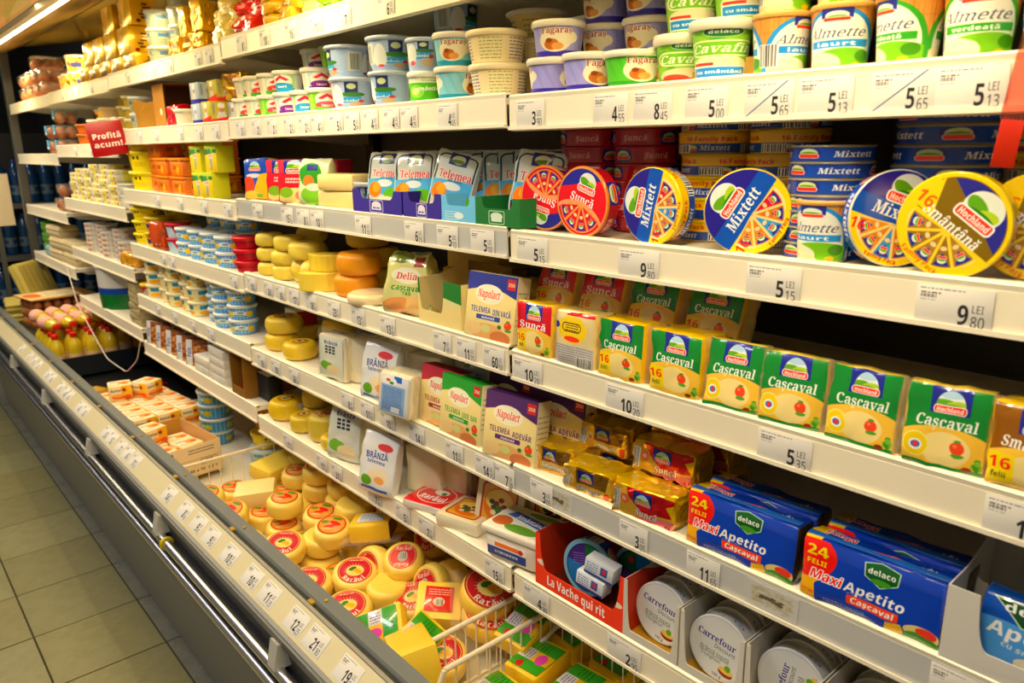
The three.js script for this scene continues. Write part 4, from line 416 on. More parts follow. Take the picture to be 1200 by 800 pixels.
// shallow round carton; stand = true puts it on edge with its printed face to the front, turned by spin
const roundKind = (desc, r, h, face, band, rimC, o = {}) => kind('round_cheese_box', 'cheese box', desc, o.stand ? [2 * r, 2 * r, h] : [2 * r, h, 2 * r], (g) => {
  const place = (q) => (o.stand ? rot(rot(mv(q, 0, -h / 2, 0), 0, o.spin || 0, 0), PI / 2).translate(0, r, 0) : rot(q, 0, o.spin || 0, 0));
  part('box_base', place(join([lathe([[0, 0], [r - 0.002, 0], [r - 0.0015, 0.001], [r - 0.0015, h * 0.1]], 40, rimC)])), mat('carton'), g);
  part('side_band', place(lathe([[r - 0.0005, h * 0.06], [r - 0.0005, h - h * 0.13]], 40, 0xffffff, band)), mat('gloss', band.n), g);
  part('lid_rim', place(lathe([[r - 0.0005, h - h * 0.15], [r + 0.0008, h - h * 0.13], [r + 0.0008, h - 0.001], [r - 0.0008, h]], 40, o.edge ?? rimC)), mat('gloss'), g);
  part('printed_lid', place(disc(r - 0.0008, h, face, 0xffffff, 40)), mat('gloss', face.n), g);
});
const sliceKind = (desc, cell, w, h, d, o = {}) => kind('cheese_slice_pack', 'cheese pack', desc, [w, h, d], (g) => {
  part('cheese_block', softBox(w - 0.008, h, d, { seg: [6, 6, 3], r: 0.004, faces: { front: cell }, color: o.side ?? 0xf3c53a, crinkle: 0.002, freq: 62, seed: o.seed || 1, puff: 0.002 }), mat('film', cell.n), g);
  const fin = (a) => { const f = new THREE.PlaneGeometry(0.022, h * 1.0, 4, 12), p = f.attributes.position; for (let i = 0; i < p.count; i++) p.setZ(i, vnoise(p.getX(i) * 160, p.getY(i) * 90, a * 7 + (o.seed || 0)) * 0.004); f.computeVertexNormals(); return f; };
  for (const s of [-1, 1]) { const f = part('film_fin', fin(s), filmM, g); f.position.set(s * (w / 2 + 0.003), h / 2, d * (s > 0 ? 0.28 : -0.1)); f.rotation.y = s * 0.5; }
});
const cartonKind = (name, desc, w, h, d, faces, color, o = {}) => kind(name, o.cat || 'carton', desc, [w, h, d], (g) => {
  const n = Object.values(faces)[0]?.n ?? 0;
  part(o.body || 'carton_body', softBox(w, h, d, { seg: o.seg || [1, 1, 1], r: o.r ?? 0.0025, faces, color, colors: o.colors, crinkle: o.crinkle, freq: o.freq, puff: o.puff, seed: o.seed, bend: o.bend }), mat(o.fin || 'carton', n), g);
  if (o.flap) { const f = part('end_flap', rbox(w * 0.96, 0.0016, d * 0.5, 0.0006, o.flap, 0, 0, 0), mat(o.fin || 'carton'), g); f.position.set(0, h + 0.0006, d * 0.2); }
  if (o.more) o.more(g);
});
const foilKind = (desc, cell, w, h, d, seed) => kind('foil_cheese_block', 'cheese block', desc, [w, h, d], (g) => {
  part('foil_wrapper', softBox(w, h, d, { seg: [14, 8, 8], r: 0.004, faces: { front: cell }, color: 0xf8cc38, crinkle: 0.003, freq: 80, seed, crease: 0.35 }), mat('foil', cell.n), g);
  for (const s of [-1, 1]) { const f = part('folded_end', softBox(0.003, h * 0.72, d * 0.6, { seg: [1, 4, 4], r: 0.001, color: 0xe6b238, crinkle: 0.003, freq: 120, seed: seed + s, crease: 0.3 }), mat('foil'), g); f.position.set(s * (w / 2 + 0.001), h * 0.12, 0); }
});
const pouchKind = (desc, cell, w, h, d, o = {}) => kind(o.name || 'cheese_pouch', 'cheese pack', desc, [w, h, d], (g) => {
  const n = cell.n, seal = o.seal ?? 0.8;
  part('pouch_body', softBox(w, h, d, { seg: [8, 10, 2], r: 0.003, faces: { front: cell }, color: o.side ?? 0xe6e2d2, crinkle: o.crinkle ?? 0.0022, freq: 55, seed: o.seed || 3, bend: (q, a, b) => { const t = Math.max(0, b - 0.45) / 0.55, u = Math.max(0, -b - 0.75) / 0.25; q.z *= 1 - seal * t * t - 0.6 * u * u; if (o.narrow) q.x *= 1 - o.narrow * (b + 1) / 2; } }), mat(o.fin || 'film', n), g);
  if (o.hole !== false) part('top_seal', softBox(w * 0.98 * (1 - (o.narrow || 0)), h * 0.05, 0.0022, { seg: [8, 1, 1], r: 0.0005, color: o.sealC ?? 0xdad8cc, crinkle: 0.0015, freq: 90, seed: 5 }).translate(0, h * 0.965, d * 0.02), mat('film'), g);
});
// vacuum-packed white cheese: a block with a label and a film skirt
const blockKind = (desc, cell, w, h, d, o = {}) => kind('packed_cheese_block', 'cheese pack', desc, [w, h, d], (g) => {
  part('cheese_block', softBox(w * 0.9, h * 0.92, d, { seg: [5, 5, 4], r: 0.008, color: o.side ?? 0xf0e4c4, crinkle: 0.0025, freq: 45, seed: o.seed || 2, bend: o.bend }), mat('film'), g);
  if (cell) part('label', softBox(w * 0.8, h * 0.8, 0.0012, { seg: [3, 3, 1], r: 0.0004, faces: { front: cell }, color: 0xe8e8e4 }).translate(0, h * 0.06, d / 2 + 0.0016), mat('film', cell.n), g);
  const s = new THREE.PlaneGeometry(w * 1.12, h * 1.06, 14, 14), p = s.attributes.position; for (let i = 0; i < p.count; i++) { const e = Math.max(Math.abs(p.getX(i)) / (w * 0.56), Math.abs(p.getY(i)) / (h * 0.53)); p.setZ(i, vnoise(p.getX(i) * 70, p.getY(i) * 70, o.seed || 4) * 0.007 * e * e); } s.computeVertexNormals();
  const f = part('film_skirt', s, filmM, g); f.position.set(0, h * 0.5, d * 0.35);
});
const wheelKind = (desc, r, h, color, label, o = {}) => kind('round_cheese', 'cheese wheel', desc, [2 * r, h, 2 * r], (g) => {
  const e = Math.min(h * 0.32, r * 0.3), pr = [[0, 0], [r - e, 0]]; for (let i = 1; i <= 5; i++) { const t = i / 5 * PI / 2; pr.push([r - e + e * Math.sin(t), e - e * Math.cos(t)]); } pr.push([r + 0.0012, h / 2]); for (let i = 0; i <= 5; i++) { const t = i / 5 * PI / 2; pr.push([r - e + e * Math.cos(t), h - e + e * Math.sin(t)]); } pr.push([r * 0.5, h - 0.0004], [0, h - 0.0008]);
  const q = lathe(pr, 30, color), p = q.attributes.position, c = q.attributes.color;
  for (let i = 0; i < p.count; i++) { const x = p.getX(i), y = p.getY(i), z = p.getZ(i), n = vnoise(x * 40 + (o.seed || 0), y * 40, z * 40) * 0.0016, k = Math.hypot(x, z) || 1; p.setXYZ(i, x + x / k * n, y + n * 0.4, z + z / k * n); const m = 1 + vnoise(x * 30, y * 60, z * 30 + (o.seed || 0)) * 0.06; c.setXYZ(i, c.getX(i) * m, c.getY(i) * m, c.getZ(i) * m); }
  q.computeVertexNormals(); part('rind', mergeVertices(q), mat('wax'), g);
  if (label) part('label', disc(r * (o.lab ?? 0.7), h + 0.0012, label, 0xffffff, 28, 0.0004), mat('film', label.n), g);
  if (o.sticker) part('sticker', softBox(r * 1.1, 0.0012, r * 0.7, { faces: { top: A.scaleLab }, color: 0xe8e8e8, r: 0.0004 }).translate(0, h + 0.0004, 0), mat('paper', 2), g);
  if (o.wrapLab) part('side_label', softBox(r * 0.8, h * 0.75, 0.0012, { color: o.wrapLab, r: 0.0004 }).translate(r * 0.2, h * 0.1, r * 0.985), mat('paper'), g);
});
// wedge or half of a big cheese
const wedgeKind = (desc, r, h, ang, color, o = {}) => kind('cheese_wedge', 'cheese wedge', desc, [r, h, r], (g) => {
  const s = new THREE.Shape(); s.moveTo(0, 0); for (let i = 0; i <= 10; i++) { const t = -ang / 2 + ang * i / 10; s.lineTo(Math.sin(t) * r, Math.cos(t) * r); } s.lineTo(0, 0);
  const q = new THREE.ExtrudeGeometry(s, { depth: h - 0.006, bevelEnabled: true, bevelSize: 0.003, bevelThickness: 0.003, bevelSegments: 2 }); q.translate(0, 0, 0.003); rot(q, -PI / 2); mv(q, 0, 0, r / 2); rot(q, 0, PI, 0); mv(q, 0, 0, 0);
  part('rind', paint(q, color), mat('wax'), g);
  if (o.label) part('label', softBox(r * 0.5, 0.0012, r * 0.42, { faces: { top: A.scaleLab }, color: 0xe6e6e6, r: 0.0004 }).translate(0, h + 0.0004, -r * 0.12), mat('paper', 2), g);
});
// open display tray of card: front wall with a scooped cut-out, back, sides, bottom
const trayKind = (desc, w, hf, hb, d, cell, color, inside, o = {}) => kind('display_tray', 'carton tray', desc, [w, hf, d], (g) => {
  const t = 0.0018, a = o.cut ?? [0.18, 0.82, 0.55], x = (f) => -w / 2 + f * w, lo = hf * a[2];
  const front = new THREE.Shape(); front.moveTo(x(0), 0); front.lineTo(x(1), 0); front.lineTo(x(1), o.hr ?? hf); front.lineTo(x(a[1]), o.hr ?? hf); front.quadraticCurveTo(x(a[1] - 0.02), lo, x(a[1] - 0.09), lo); front.lineTo(x(a[0] + 0.09), lo); front.quadraticCurveTo(x(a[0] + 0.02), lo, x(a[0]), hf); front.lineTo(x(0), hf); front.closePath();
  part('front_wall', slab(front, t, color, cell, [-w / 2, 0, w, o.ch ?? hf]).translate(0, 0, d / 2 - t), mat('carton', cell ? cell.n : 0), g);
  const sideG = slab([[-d / 2 + t, 0], [d / 2 - t, 0], [d / 2 - t, hf], [d * 0.1, o.hs ?? hf], [-d / 2 + t, hb]], t, o.sideC ?? color); rot(sideG, 0, -PI / 2, 0);
  for (const s of [-1, 1]) { const m = part("side_wall", sideG, mat("carton"), g); m.position.x = s > 0 ? w / 2 : -w / 2 + t; }
  part('back_wall', box(w - 2 * t, hb, t, inside, 0, hb / 2, -d / 2 + t / 2), mat('carton'), g);
  part('tray_bottom', box(w - 2 * t, t, d - 2 * t, inside, 0, t / 2, 0), mat('carton'), g);
});
// ---------- price tags ----------
let tagSheet = 3;
function tagArt(lei, bani, slash, wide) {
  return art(tagSheet, 160, 112, (g, w, h) => { fill(g, '#dcdad6', 0, 0, w, h); lines(g, '#6a6870', 8, 9, w * 0.58, 1, 8, 3); lines(g, '#4a4850', 10, 20, w * 0.26, 1, 8, 4); barcode(g, 10, 26, w * 0.22, 9, '#55535a', null); lines(g, '#8a8890', 10, 40, w * 0.2, 1, 8, 2); txt(g, lei, w * 0.71, h * 0.64, { size: 72, color: '#15151b', align: 'right', sx: 0.62 }); txt(g, 'LEI', w * 0.73, h * 0.48, { size: 28, color: '#1e1e24', align: 'left', sx: 0.66, bold: false }); txt(g, bani, w * 0.73, h * 0.78, { size: 42, color: '#1e1e24', align: 'left', sx: 0.64, bold: false }); if (slash) { g.strokeStyle = '#34508a'; g.lineWidth = 3.5; g.beginPath(); g.moveTo(-2, h * 0.97); g.lineTo(w * 0.86, h * 0.02); g.stroke(); } });
}
// tags in the price rail of a shelf: z of the middle, lei, bani, where
const tagGeo = (cell, w) => softBox(w, 0.046, 0.0008, { faces: { front: cell }, color: 0xdcdad6, r: 0.0002 });
function priceTag(lev, sec, z, lei, bani, where, o = {}) {
  const t = thing('price_tag', `price tag ${lei ? 'reading ' + lei + '.' + bani : 'with small print'} on ${LEVN[lev]} shelf edge, ${where}`, 'price tag', 'price tags on the ' + LEVN[lev] + ' shelf');
  part('slip', tagGeo(o.cell || tagArt(lei, bani, o.slash), o.w || 0.062), mat('paper', tagSheet), t);
  t.position.set(FRONT - 0.0004, LEV[lev][sec] - 0.0545 + (o.dy || 0), z); t.rotation.set(0, -PI / 2, 0);
}
// ================= near section =================
const PI2 = PI / 2;
{ // --- second shelf: dessert and cream cheese tubs
  const y = LEV.B[0];
  const purple = tubKind('lilac cheese tub', 0.043, 0.059, A.fagP, 0xe9e2d4), greenF = tubKind('low green cheese tub', 0.044, 0.054, A.fagG, 0xe6e8d4, { lidH: 0.007 });
  put(purple, -0.972, y, 0.012, '@, under another beside the cream tubs', { face: 1.0 });
  put(purple, -0.968, y + 0.059, 0.02, '@, standing on another beside the cream tubs', { face: -0.15 });
  put(purple, -0.884, y, 0.008, '@, single one beside the low green tub', { face: 0.45 });
  for (const [z, w] of [[-0.945, 'behind the front lilac tubs'], [-0.85, 'behind the single lilac tub']]) stack(purple, z, y, 0.115, 3, 'the shaded stack ' + w);
  put(greenF, -0.794, y, 0.008, '@, in the front row beside the leafy green tubs', { face: 0.35 });
  put(purple, -0.748, y, 0.055, '@, half hidden between green tubs');
  stack(greenF, -0.772, y, 0.15, 3, 'the shaded stack behind the front green tub', { step: 0.06 });
  const bowl = kind('bowl_tub', 'tub', 'wide white bowl-shaped tub', [0.12, 0.055, 0.12], (g) => { part('bowl', lathe([[0, 0], [0.034, 0], [0.046, 0.02], [0.056, 0.046]], 28, 0xe8e2d0, A.creamW), mat('plastic', 1), g); part('lid', lathe([[0.055, 0.044], [0.062, 0.046], [0.062, 0.051], [0.057, 0.054], [0, 0.052]], 28, 0xe9e6dc), mat('plastic'), g); });
  const cream0 = tubKind('cream tub with small green print', 0.053, 0.058, A.creamW, 0xf2e6c4);
  stack(cream0, -1.13, y, 0.14, 2, 'the shaded stack behind the cream tubs'); put(bowl, -1.155, y + 0.116, 0.13, '@ on top of the shaded cream tubs');
  // card tray with leafy green tubs
  const ct = trayKind('brown card tray', 0.17, 0.03, 0.1, 0.16, null, 0xb9924e, 0x9a7438, { hs: 0.1 });
  put(ct, -0.655, y, 0.055, '@ behind the leafy green cheese tubs');
  const cava = tubKind('leafy green tub with blue flash', 0.041, 0.078, A.cava, 0xeae6d2, { lidH: 0.011, taper: 0.8, rl: 0.004 }), cavaR = tubKind('leafy green tub with red flash', 0.039, 0.07, A.cavaR, 0xeae6d2, { lidH: 0.012, taper: 0.8, rl: 0.004 });
  put(cava, -0.636, y, 0.008, '@ and a lifted white lid, front row', { face: 0.05 });
  put(cavaR, -0.716, y, 0.03, '@, front row beside the lilac tub', { face: 0.2 });
  put(cava, -0.715, y + 0.072, 0.045, '@, stacked on the red-flash tub', { face: 0.3 }); put(cava, -0.635, y + 0.081, 0.05, '@, stacked on the tub with the lifted lid', { face: 0.5 });
  // tubs printed like wooden buckets
  const almB = tubKind('wood-print tub with a blue arch', 0.0365, 0.076, A.almB, 0xdfae6c, { lidH: 0.004, rl: 0.001, taper: 0.85 }), almG = tubKind('wood-print tub with a green arch', 0.0365, 0.076, A.almG, 0xdfae6c, { lidH: 0.004, rl: 0.001, taper: 0.85 });
  put(almB, -0.548, y, 0.014, '@ turned aside, beside the leafy green tub', { face: 0.95 }); put(almB, -0.468, y, 0.014, '@ facing the aisle', { face: -0.2 });
  put(almG, -0.388, y, 0.012, '@ turned aside showing its barcode', { face: -0.95 }); put(almG, -0.315, y, 0.012, '@ facing the aisle', { face: -0.15 }); put(almB, -0.24, y, 0.012, '@ at the picture edge behind the red strip', { face: 0.8 });
  [-0.55, -0.47, -0.392, -0.312].forEach((z, i) => put(i % 2 ? almG : almB, z, y + 0.0762, 0.02, `@ on the upper row, ${['first by the leafy green tubs', 'second along', 'third along', 'next to the red strip'][i]}`, { turn: [0.6, -0.5, 0.9, 0.1][i] }));
  for (const [i, [z, a, b, s, w]] of [[-0.971, '3', '90', 0, 'below the stacked lilac tubs'], [-0.793, '4', '55', 0, 'below the low green tub'], [-0.714, '8', '45', 0, 'below the red-flash tub'], [-0.622, '5', '00', 0, 'below the tub with lifted lid'], [-0.53, '5', '65', 1, 'struck through, turned wood-print tub'], [-0.456, '5', '13', 0, 'below the blue-arch tub'], [-0.368, '5', '65', 1, 'struck through, barcode tub'], [-0.3, '5', '13', 0, 'beside the red strip']].entries()) priceTag('B', 0, z, a, b, w, { slash: s, w: 0.068 });
  const flag = thing('hanging_strip', 'translucent red plastic shelf strip hanging from the second shelf edge', 'shelf strip');
  const fs = new THREE.PlaneGeometry(0.021, 0.13, 4, 12), fp = fs.attributes.position; for (let i = 0; i < fp.count; i++) fp.setZ(i, Math.sin(fp.getY(i) * 22) * 0.004); fs.computeVertexNormals();
  const flagM = new THREE.MeshPhysicalMaterial({ color: 0xff8474, roughness: 0.2, transmission: 0.9, thickness: 0, side: THREE.DoubleSide });
  const fm = part('plastic_strip', fs, flagM, flag); fm.rotation.set(0, -PI2 + 0.5, -0.1);
  part('red_end', softBox(0.02, 0.045, 0.0012, { color: 0xd8341c, r: 0.0004 }).translate(0, -0.11, 0.003), mat('plastic'), fm);
  flag.position.set(0.872, y - 0.0, -0.243); part('clip', rbox(0.045, 0.012, 0.02, 0.002, 0xd8d2c0, 0.02, 0.07, 0), mat('plastic'), flag);
}
{ // --- third shelf: round boxes
  const y = LEV.C[0], r = 0.057;
  const sR = roundKind('flat red round box', r, 0.029, A.rSunca, A.bandSun, 0xb01c28), mF = roundKind('yellow and blue round box', r, 0.033, A.rMix, A.bandFam, 0xe6c01c), mB = roundKind('dark blue round box', 0.053, 0.0205, A.rMix, A.bandMix, 0x8f8c80), sY = roundKind('yellow round cheese box', r, 0.033, A.rSmant, A.bandFam, 0xe6c01c);
  for (const [k, z, set, n, w] of [[sR, -0.978, 0.1, 7, 'the dark stack beside the standing pouches'], [sR, -0.86, 0.115, 7, 'the dark stack behind the standing red boxes'], [mF, -0.702, 0.09, 6, 'the first yellow stack'], [mF, -0.585, 0.1, 6, 'the second yellow stack'], [sY, -0.262, 0.13, 6, 'the stack behind the standing yellow boxes']]) stack(k, z, y, set, n, w, { spin: 0.9, jit: 0.004 });
  for (let i = 0; i < 7; i++) put(mB, -0.482 + rr(-0.003, 0.003), y + i * 0.0205, 0.03, `@, ${LEVEL[7][i]} in the stack behind the wood-print tub`, { turn: rr(-0.4, 0.4) });
  for (let i = 0; i < 8; i++) put(mB, -0.362 + rr(-0.004, 0.004), y + i * 0.0238, 0.085, `@, ${LEVEL[8][i]} in the taller stack behind the leaning blue box`, { turn: rr(-0.7, 0.7), scale: 1.16 });
  const up = (face, band, rim, spin, th, edge) => roundKind('', r, th, face, band, rim, { stand: true, spin, edge });
  put(up(A.rSunca, A.bandSun, 0xb01c28, 2.9, 0.03, 0xd8864a), -0.985, y, 0.045, 'red round cheese box standing upside down, half behind its twin', { turn: 0.1 });
  put(up(A.rSunca, A.bandSun, 0xb01c28, -0.3, 0.03, 0xd8864a), -0.862, y, 0.012, 'red round cheese box standing on edge in front of the red stacks');
  put(up(A.rMix, A.bandFam, 0xe6c01c, 1.35, 0.034, 0xf0cc1c), -0.718, y, 0.012, 'blue and yellow round cheese box on edge, first of two', { turn: -0.05 });
  put(up(A.rMix, A.bandFam, 0xe6c01c, 1.05, 0.034, 0xf0cc1c), -0.568, y, 0.016, 'blue and yellow round cheese box on edge, beside the dark blue stack', { turn: 0.42 });
  put(up(A.rMix, A.bandMix, 0xd9d6c8, -0.35, 0.024, 0xd9d6c8), -0.382, y, 0.038, 'blue round cheese box leaning behind the yellow one', { turn: 0.85, tilt: -0.08 });
  put(up(A.rSmant, A.bandSm, 0xe8c414, -0.65, 0.03, 0xf2cc10), -0.303, y, 0.006, 'yellow and olive round cheese box standing at the shelf edge', { turn: 0.06 });
  put(up(A.rSmant, A.bandSm, 0xe8c414, -0.6, 0.03, 0xf2cc10), -0.236, y, 0.05, 'yellow and olive round cheese box standing behind its twin', { turn: 0.2 });
  const almS = tubKind('wood-print tub with a blue arch', 0.0345, 0.077, A.almB, 0xdfae6c, { lidH: 0.003, rl: 0.001, taper: 0.85 });
  put(almS, -0.462, y, 0.004, '@ standing alone before the dark blue boxes', { face: -0.5 });
  for (const [z, a, b, w] of [[-0.968, '5', '15', 'below the red round boxes'], [-0.73, '9', '80', 'below the first blue and yellow box'], [-0.505, '5', '15', 'below the lone wood-print tub'], [-0.288, '9', '80', 'below the yellow and olive box']]) priceTag('C', 0, z, a, b, w, { w: 0.078 });
}
{ // --- fourth shelf: sliced cheese
  const y = LEV.D[0];
  const k = (d, c, t, s, side) => sliceKind(d, c, 0.1, 0.096, t, { seed: s, side });
  put(k('red-headed pack of cheese slices', A.sunca, 0.05, 1), -0.972, y, 0.002, '@ at the section joint', { tilt: -0.06 });
  put(k('pale back of a cheese slice pack with barcode', A.sliceBack, 0.05, 2, 0xecd68c), -0.868, y, 0.002, '@, between the red and green packs', { tilt: -0.05 });
  put(k('green-headed pack of sixteen cheese slices', A.cas16, 0.06, 3), -0.766, y, 0.002, '@ beside the pale turned pack', { tilt: -0.05 });
  put(k('green-headed pack of sixteen cheese slices', A.cas16, 0.07, 4), -0.658, y, 0.002, '@ beside the flat glossy packs', { tilt: -0.04 });
  [-0.562, -0.472, -0.378, -0.282].forEach((z, i) => put(sliceKind('glossy green pack of cheese slices', A.casF, 0.096, 0.1, 0.02, { seed: 5 + i, side: 0xe2c860 }), z, y, 0.004, `@, ${['leaning beside the thick sixteen pack', 'second of the leaning four', 'third of the leaning four', 'last before the golden pack'][i]}`, { tilt: [-0.16, -0.12, -0.1, -0.08][i], turn: [0.05, 0.1, 0, 0.12][i] }));
  put(k('golden brown pack of sixteen cheese slices', A.smSlice, 0.05, 9), -0.19, y, 0.002, '@ at the picture edge', { tilt: -0.05 });
  const flat = cartonKind('cheese_slice_pack', 'slice pack lying flat', 0.1, 0.029, 0.1, { front: A.sliceBack }, 0xdcae38, { fin: 'film', seg: [5, 2, 5], r: 0.004, crinkle: 0.0015, freq: 70, seed: 4, body: 'cheese_block', cat: 'cheese pack' });
  [-1.0, -0.885, -0.77, -0.655].forEach((z, i) => { for (let j = 0; j < 2; j++) put(flat, z + rr(-0.006, 0.006), y + j * 0.03, 0.085, `@, ${j ? 'upper' : 'lower'} of two carrying ${['the first red pack of the back row', 'the second red pack of the back row', 'the first dim green pack', 'the last dim green pack'][i]}`); });
  [[A.sunca, -1.0, 'red-headed pack of slices, first of the raised back row'], [A.sunca, -0.885, 'red-headed pack of slices, second of the raised back row'], [A.cas16, -0.77, 'dim green-headed pack of slices, third of the raised back row'], [A.cas16, -0.652, 'dim green-headed pack of slices, last of the raised back row']].forEach(([c, z, l], i) => put(sliceKind('', c, 0.104, 0.096, 0.05, { seed: 20 + i }), z, y + 0.06, 0.075, l, { tilt: -0.28 }));
  for (const [z, a, b, w] of [[-0.982, '10', '20', 'below the red-headed pack'], [-0.75, '10', '20', 'below the green sixteen packs'], [-0.47, '5', '35', 'below the leaning green packs'], [-0.19, '10', '20', 'below the golden brown pack']]) priceTag('D', 0, z, a, b, w, { w: 0.078 });
}
{ // --- fifth shelf: foil blocks and large slice packs
  const y = LEV.E[0];
  const gs = [0, 1, 2].map((i) => foilKind('gold foil cheese block with a brown band', A.foilS, 0.108, 0.05, 0.07, 3 + i * 4)), hs = [0, 1, 2].map((i) => foilKind('gold foil cheese block with a dark red band', A.foilH, 0.122, 0.056, 0.062, 30 + i * 5));
  put(gs[0], -0.957, y, 0.03, '@, front one next to the drilled holes', { turn: 0.12 }); put(gs[1], -0.84, y, 0.006, '@, front one beside the red-banded blocks', { turn: 0.1 });
  put(gs[2], -0.985, y, 0.11, '@, lying behind the first one', { turn: 0.2 }); put(gs[0], -0.98, y + 0.05, 0.105, '@, topping the pile at the joint', { turn: 0.25, tilt: -0.1 }); put(gs[1], -0.862, y, 0.095, '@, under the raised brown-banded one', { turn: 0.1 }); put(gs[2], -0.872, y + 0.051, 0.085, '@, raised on the pile beside the red-banded ones', { turn: 0.08 });
  put(hs[0], -0.712, y, 0.004, '@, lowest at the shelf edge', { turn: 0.08 }); put(hs[1], -0.712, y + 0.001, 0.078, '@, lower one of the second row', { turn: 0.05 }); put(hs[2], -0.718, y + 0.057, 0.062, '@, middle one of the stepped pile', { turn: 0.05 }); put(hs[0], -0.705, y, 0.16, '@, lower one at the rear', { turn: 0 }); put(hs[1], -0.71, y + 0.057, 0.155, '@, second up at the rear'); put(hs[2], -0.72, y + 0.114, 0.115, '@, top one of the stepped pile', { turn: 0.05 });
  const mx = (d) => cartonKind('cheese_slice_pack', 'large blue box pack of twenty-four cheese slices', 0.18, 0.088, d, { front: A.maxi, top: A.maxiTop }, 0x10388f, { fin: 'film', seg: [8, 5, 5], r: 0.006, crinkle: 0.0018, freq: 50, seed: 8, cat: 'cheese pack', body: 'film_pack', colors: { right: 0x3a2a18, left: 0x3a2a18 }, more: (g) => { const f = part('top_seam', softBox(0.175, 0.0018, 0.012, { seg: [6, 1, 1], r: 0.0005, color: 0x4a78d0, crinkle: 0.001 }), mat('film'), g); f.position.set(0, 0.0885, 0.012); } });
  put(mx(0.05), -0.535, y, 0.004, '@, front one beside the gold foil blocks', { tilt: -0.07, turn: 0.03 }); put(mx(0.05), -0.533, y, 0.06, '@, behind the one beside the foil blocks', { turn: 0.02 });
  put(mx(0.05), -0.345, y, 0.003, '@, front one beside the white carton', { tilt: -0.07, turn: 0.04 }); put(mx(0.05), -0.34, y, 0.062, '@, behind the one beside the white carton', { turn: 0.03 });
  const wc = trayKind('white card display carton', 0.17, 0.098, 0.12, 0.16, null, 0xd4d2cc, 0xc4c0b4, { cut: [0.2, 1.02, 0.3], hr: 0.03 });
  put(wc, -0.168, y, 0.002, '@ with a blue cheese pack at the picture edge');
  put(sliceKind('bright blue cheese pack with a green badge', A.apetito, 0.13, 0.094, 0.03, { seed: 3, side: 0x2a50a0 }), -0.16, y + 0.004, 0.016, '@ inside the white carton', { tilt: -0.05 });
  for (const [z, a, b, w] of [[-0.945, '3', '05', 'below the brown-banded foil blocks'], [-0.722, '3', '05', 'below the red-banded foil blocks'], [-0.585, '11', '65', 'below the first large blue pack'], [-0.228, '4', '35', 'below the white carton']]) priceTag('E', 0, z, a, b, w, { w: 0.06, dy: 0 });
}
{ // --- lowest shelf: red tray and white round cartons
  const y = LEV.F[0];
  const vt = trayKind('orange-red card display tray with white script lettering', 0.226, 0.112, 0.085, 0.13, A.vache, 0xd63a1a, 0x7a2a18, { cut: [0.05, 0.95, 0.34], ch: 0.112 });
  put(vt, -0.853, y, 0.004, '@ on the lowest shelf');
  put(roundKind('', 0.055, 0.03, A.rVache, A.bandMix, 0x6aa6c8, { stand: true, spin: 0.2, edge: 0x9cc8de }), -0.87, y + 0.003, 0.04, 'round cheese box with purple, green and blue segments in the red tray', { turn: 0.15, tilt: -0.12 });
  put(roundKind('', 0.055, 0.03, A.rVache, A.bandSun, 0x8a2a2a, { stand: true, spin: 1.4, edge: 0x8a2a2a }), -0.79, y + 0.003, 0.09, 'dim round cheese box at the back of the red tray', { tilt: -0.1 });
  const bw = cartonKind('small_carton', 'little white and blue cheese carton', 0.062, 0.032, 0.03, { front: A.blueWhite }, 0xdfe4ea, { seg: [1, 1, 1], r: 0.002 });
  put(bw, -0.835, y + 0.04, 0.012, '@, lower of two leaning in the red tray', { roll: -0.12, turn: 0.1 }); put(bw, -0.818, y + 0.073, 0.016, '@, upper of two leaning in the red tray', { roll: -0.15, turn: 0.15 });
  const ct = trayKind('white card tray with a scooped front', 0.116, 0.112, 0.118, 0.2, null, 0xd6d2c6, 0xb98e3c, { cut: [0.06, 0.94, 0.16], sideC: 0xcac6ba });
  const rc = (spin, n) => roundKind('round white cheese box', 0.054, 0.026, A.rCarr, A.bandCarr, 0xd8d8d4, { stand: true, spin, edge: 0xe6e6e2 });
  [['first white tray beside the red tray', -0.685, -0.12], ['second white tray', -0.566, -0.1], ['third white tray under the large blue packs', -0.447, 1.45], ['fourth white tray at the picture edge', -0.328, 0]].forEach(([w, z, spin], i) => {
    put(ct, z, y, 0.004, `@, ${w.replace(' white tray', ' in line')}`);
    for (let j = 0; j < 3; j++) put(rc(spin + (j ? rr(-2, 2) : 0)), z, y + 0.003, 0.03 + j * 0.03 + (i === 1 ? -0.008 : 0), `@, ${['front', 'middle', 'rear'][j]} one in the ${w}`, { tilt: -0.1, turn: 0.02 });
  });
  for (const [z, a, b, w] of [[-0.96, '4', '90', 'below the red tray'], [-0.735, '2', '95', 'below the white trays']]) priceTag('F', 0, z, a, b, w, { w: 0.075 });
}
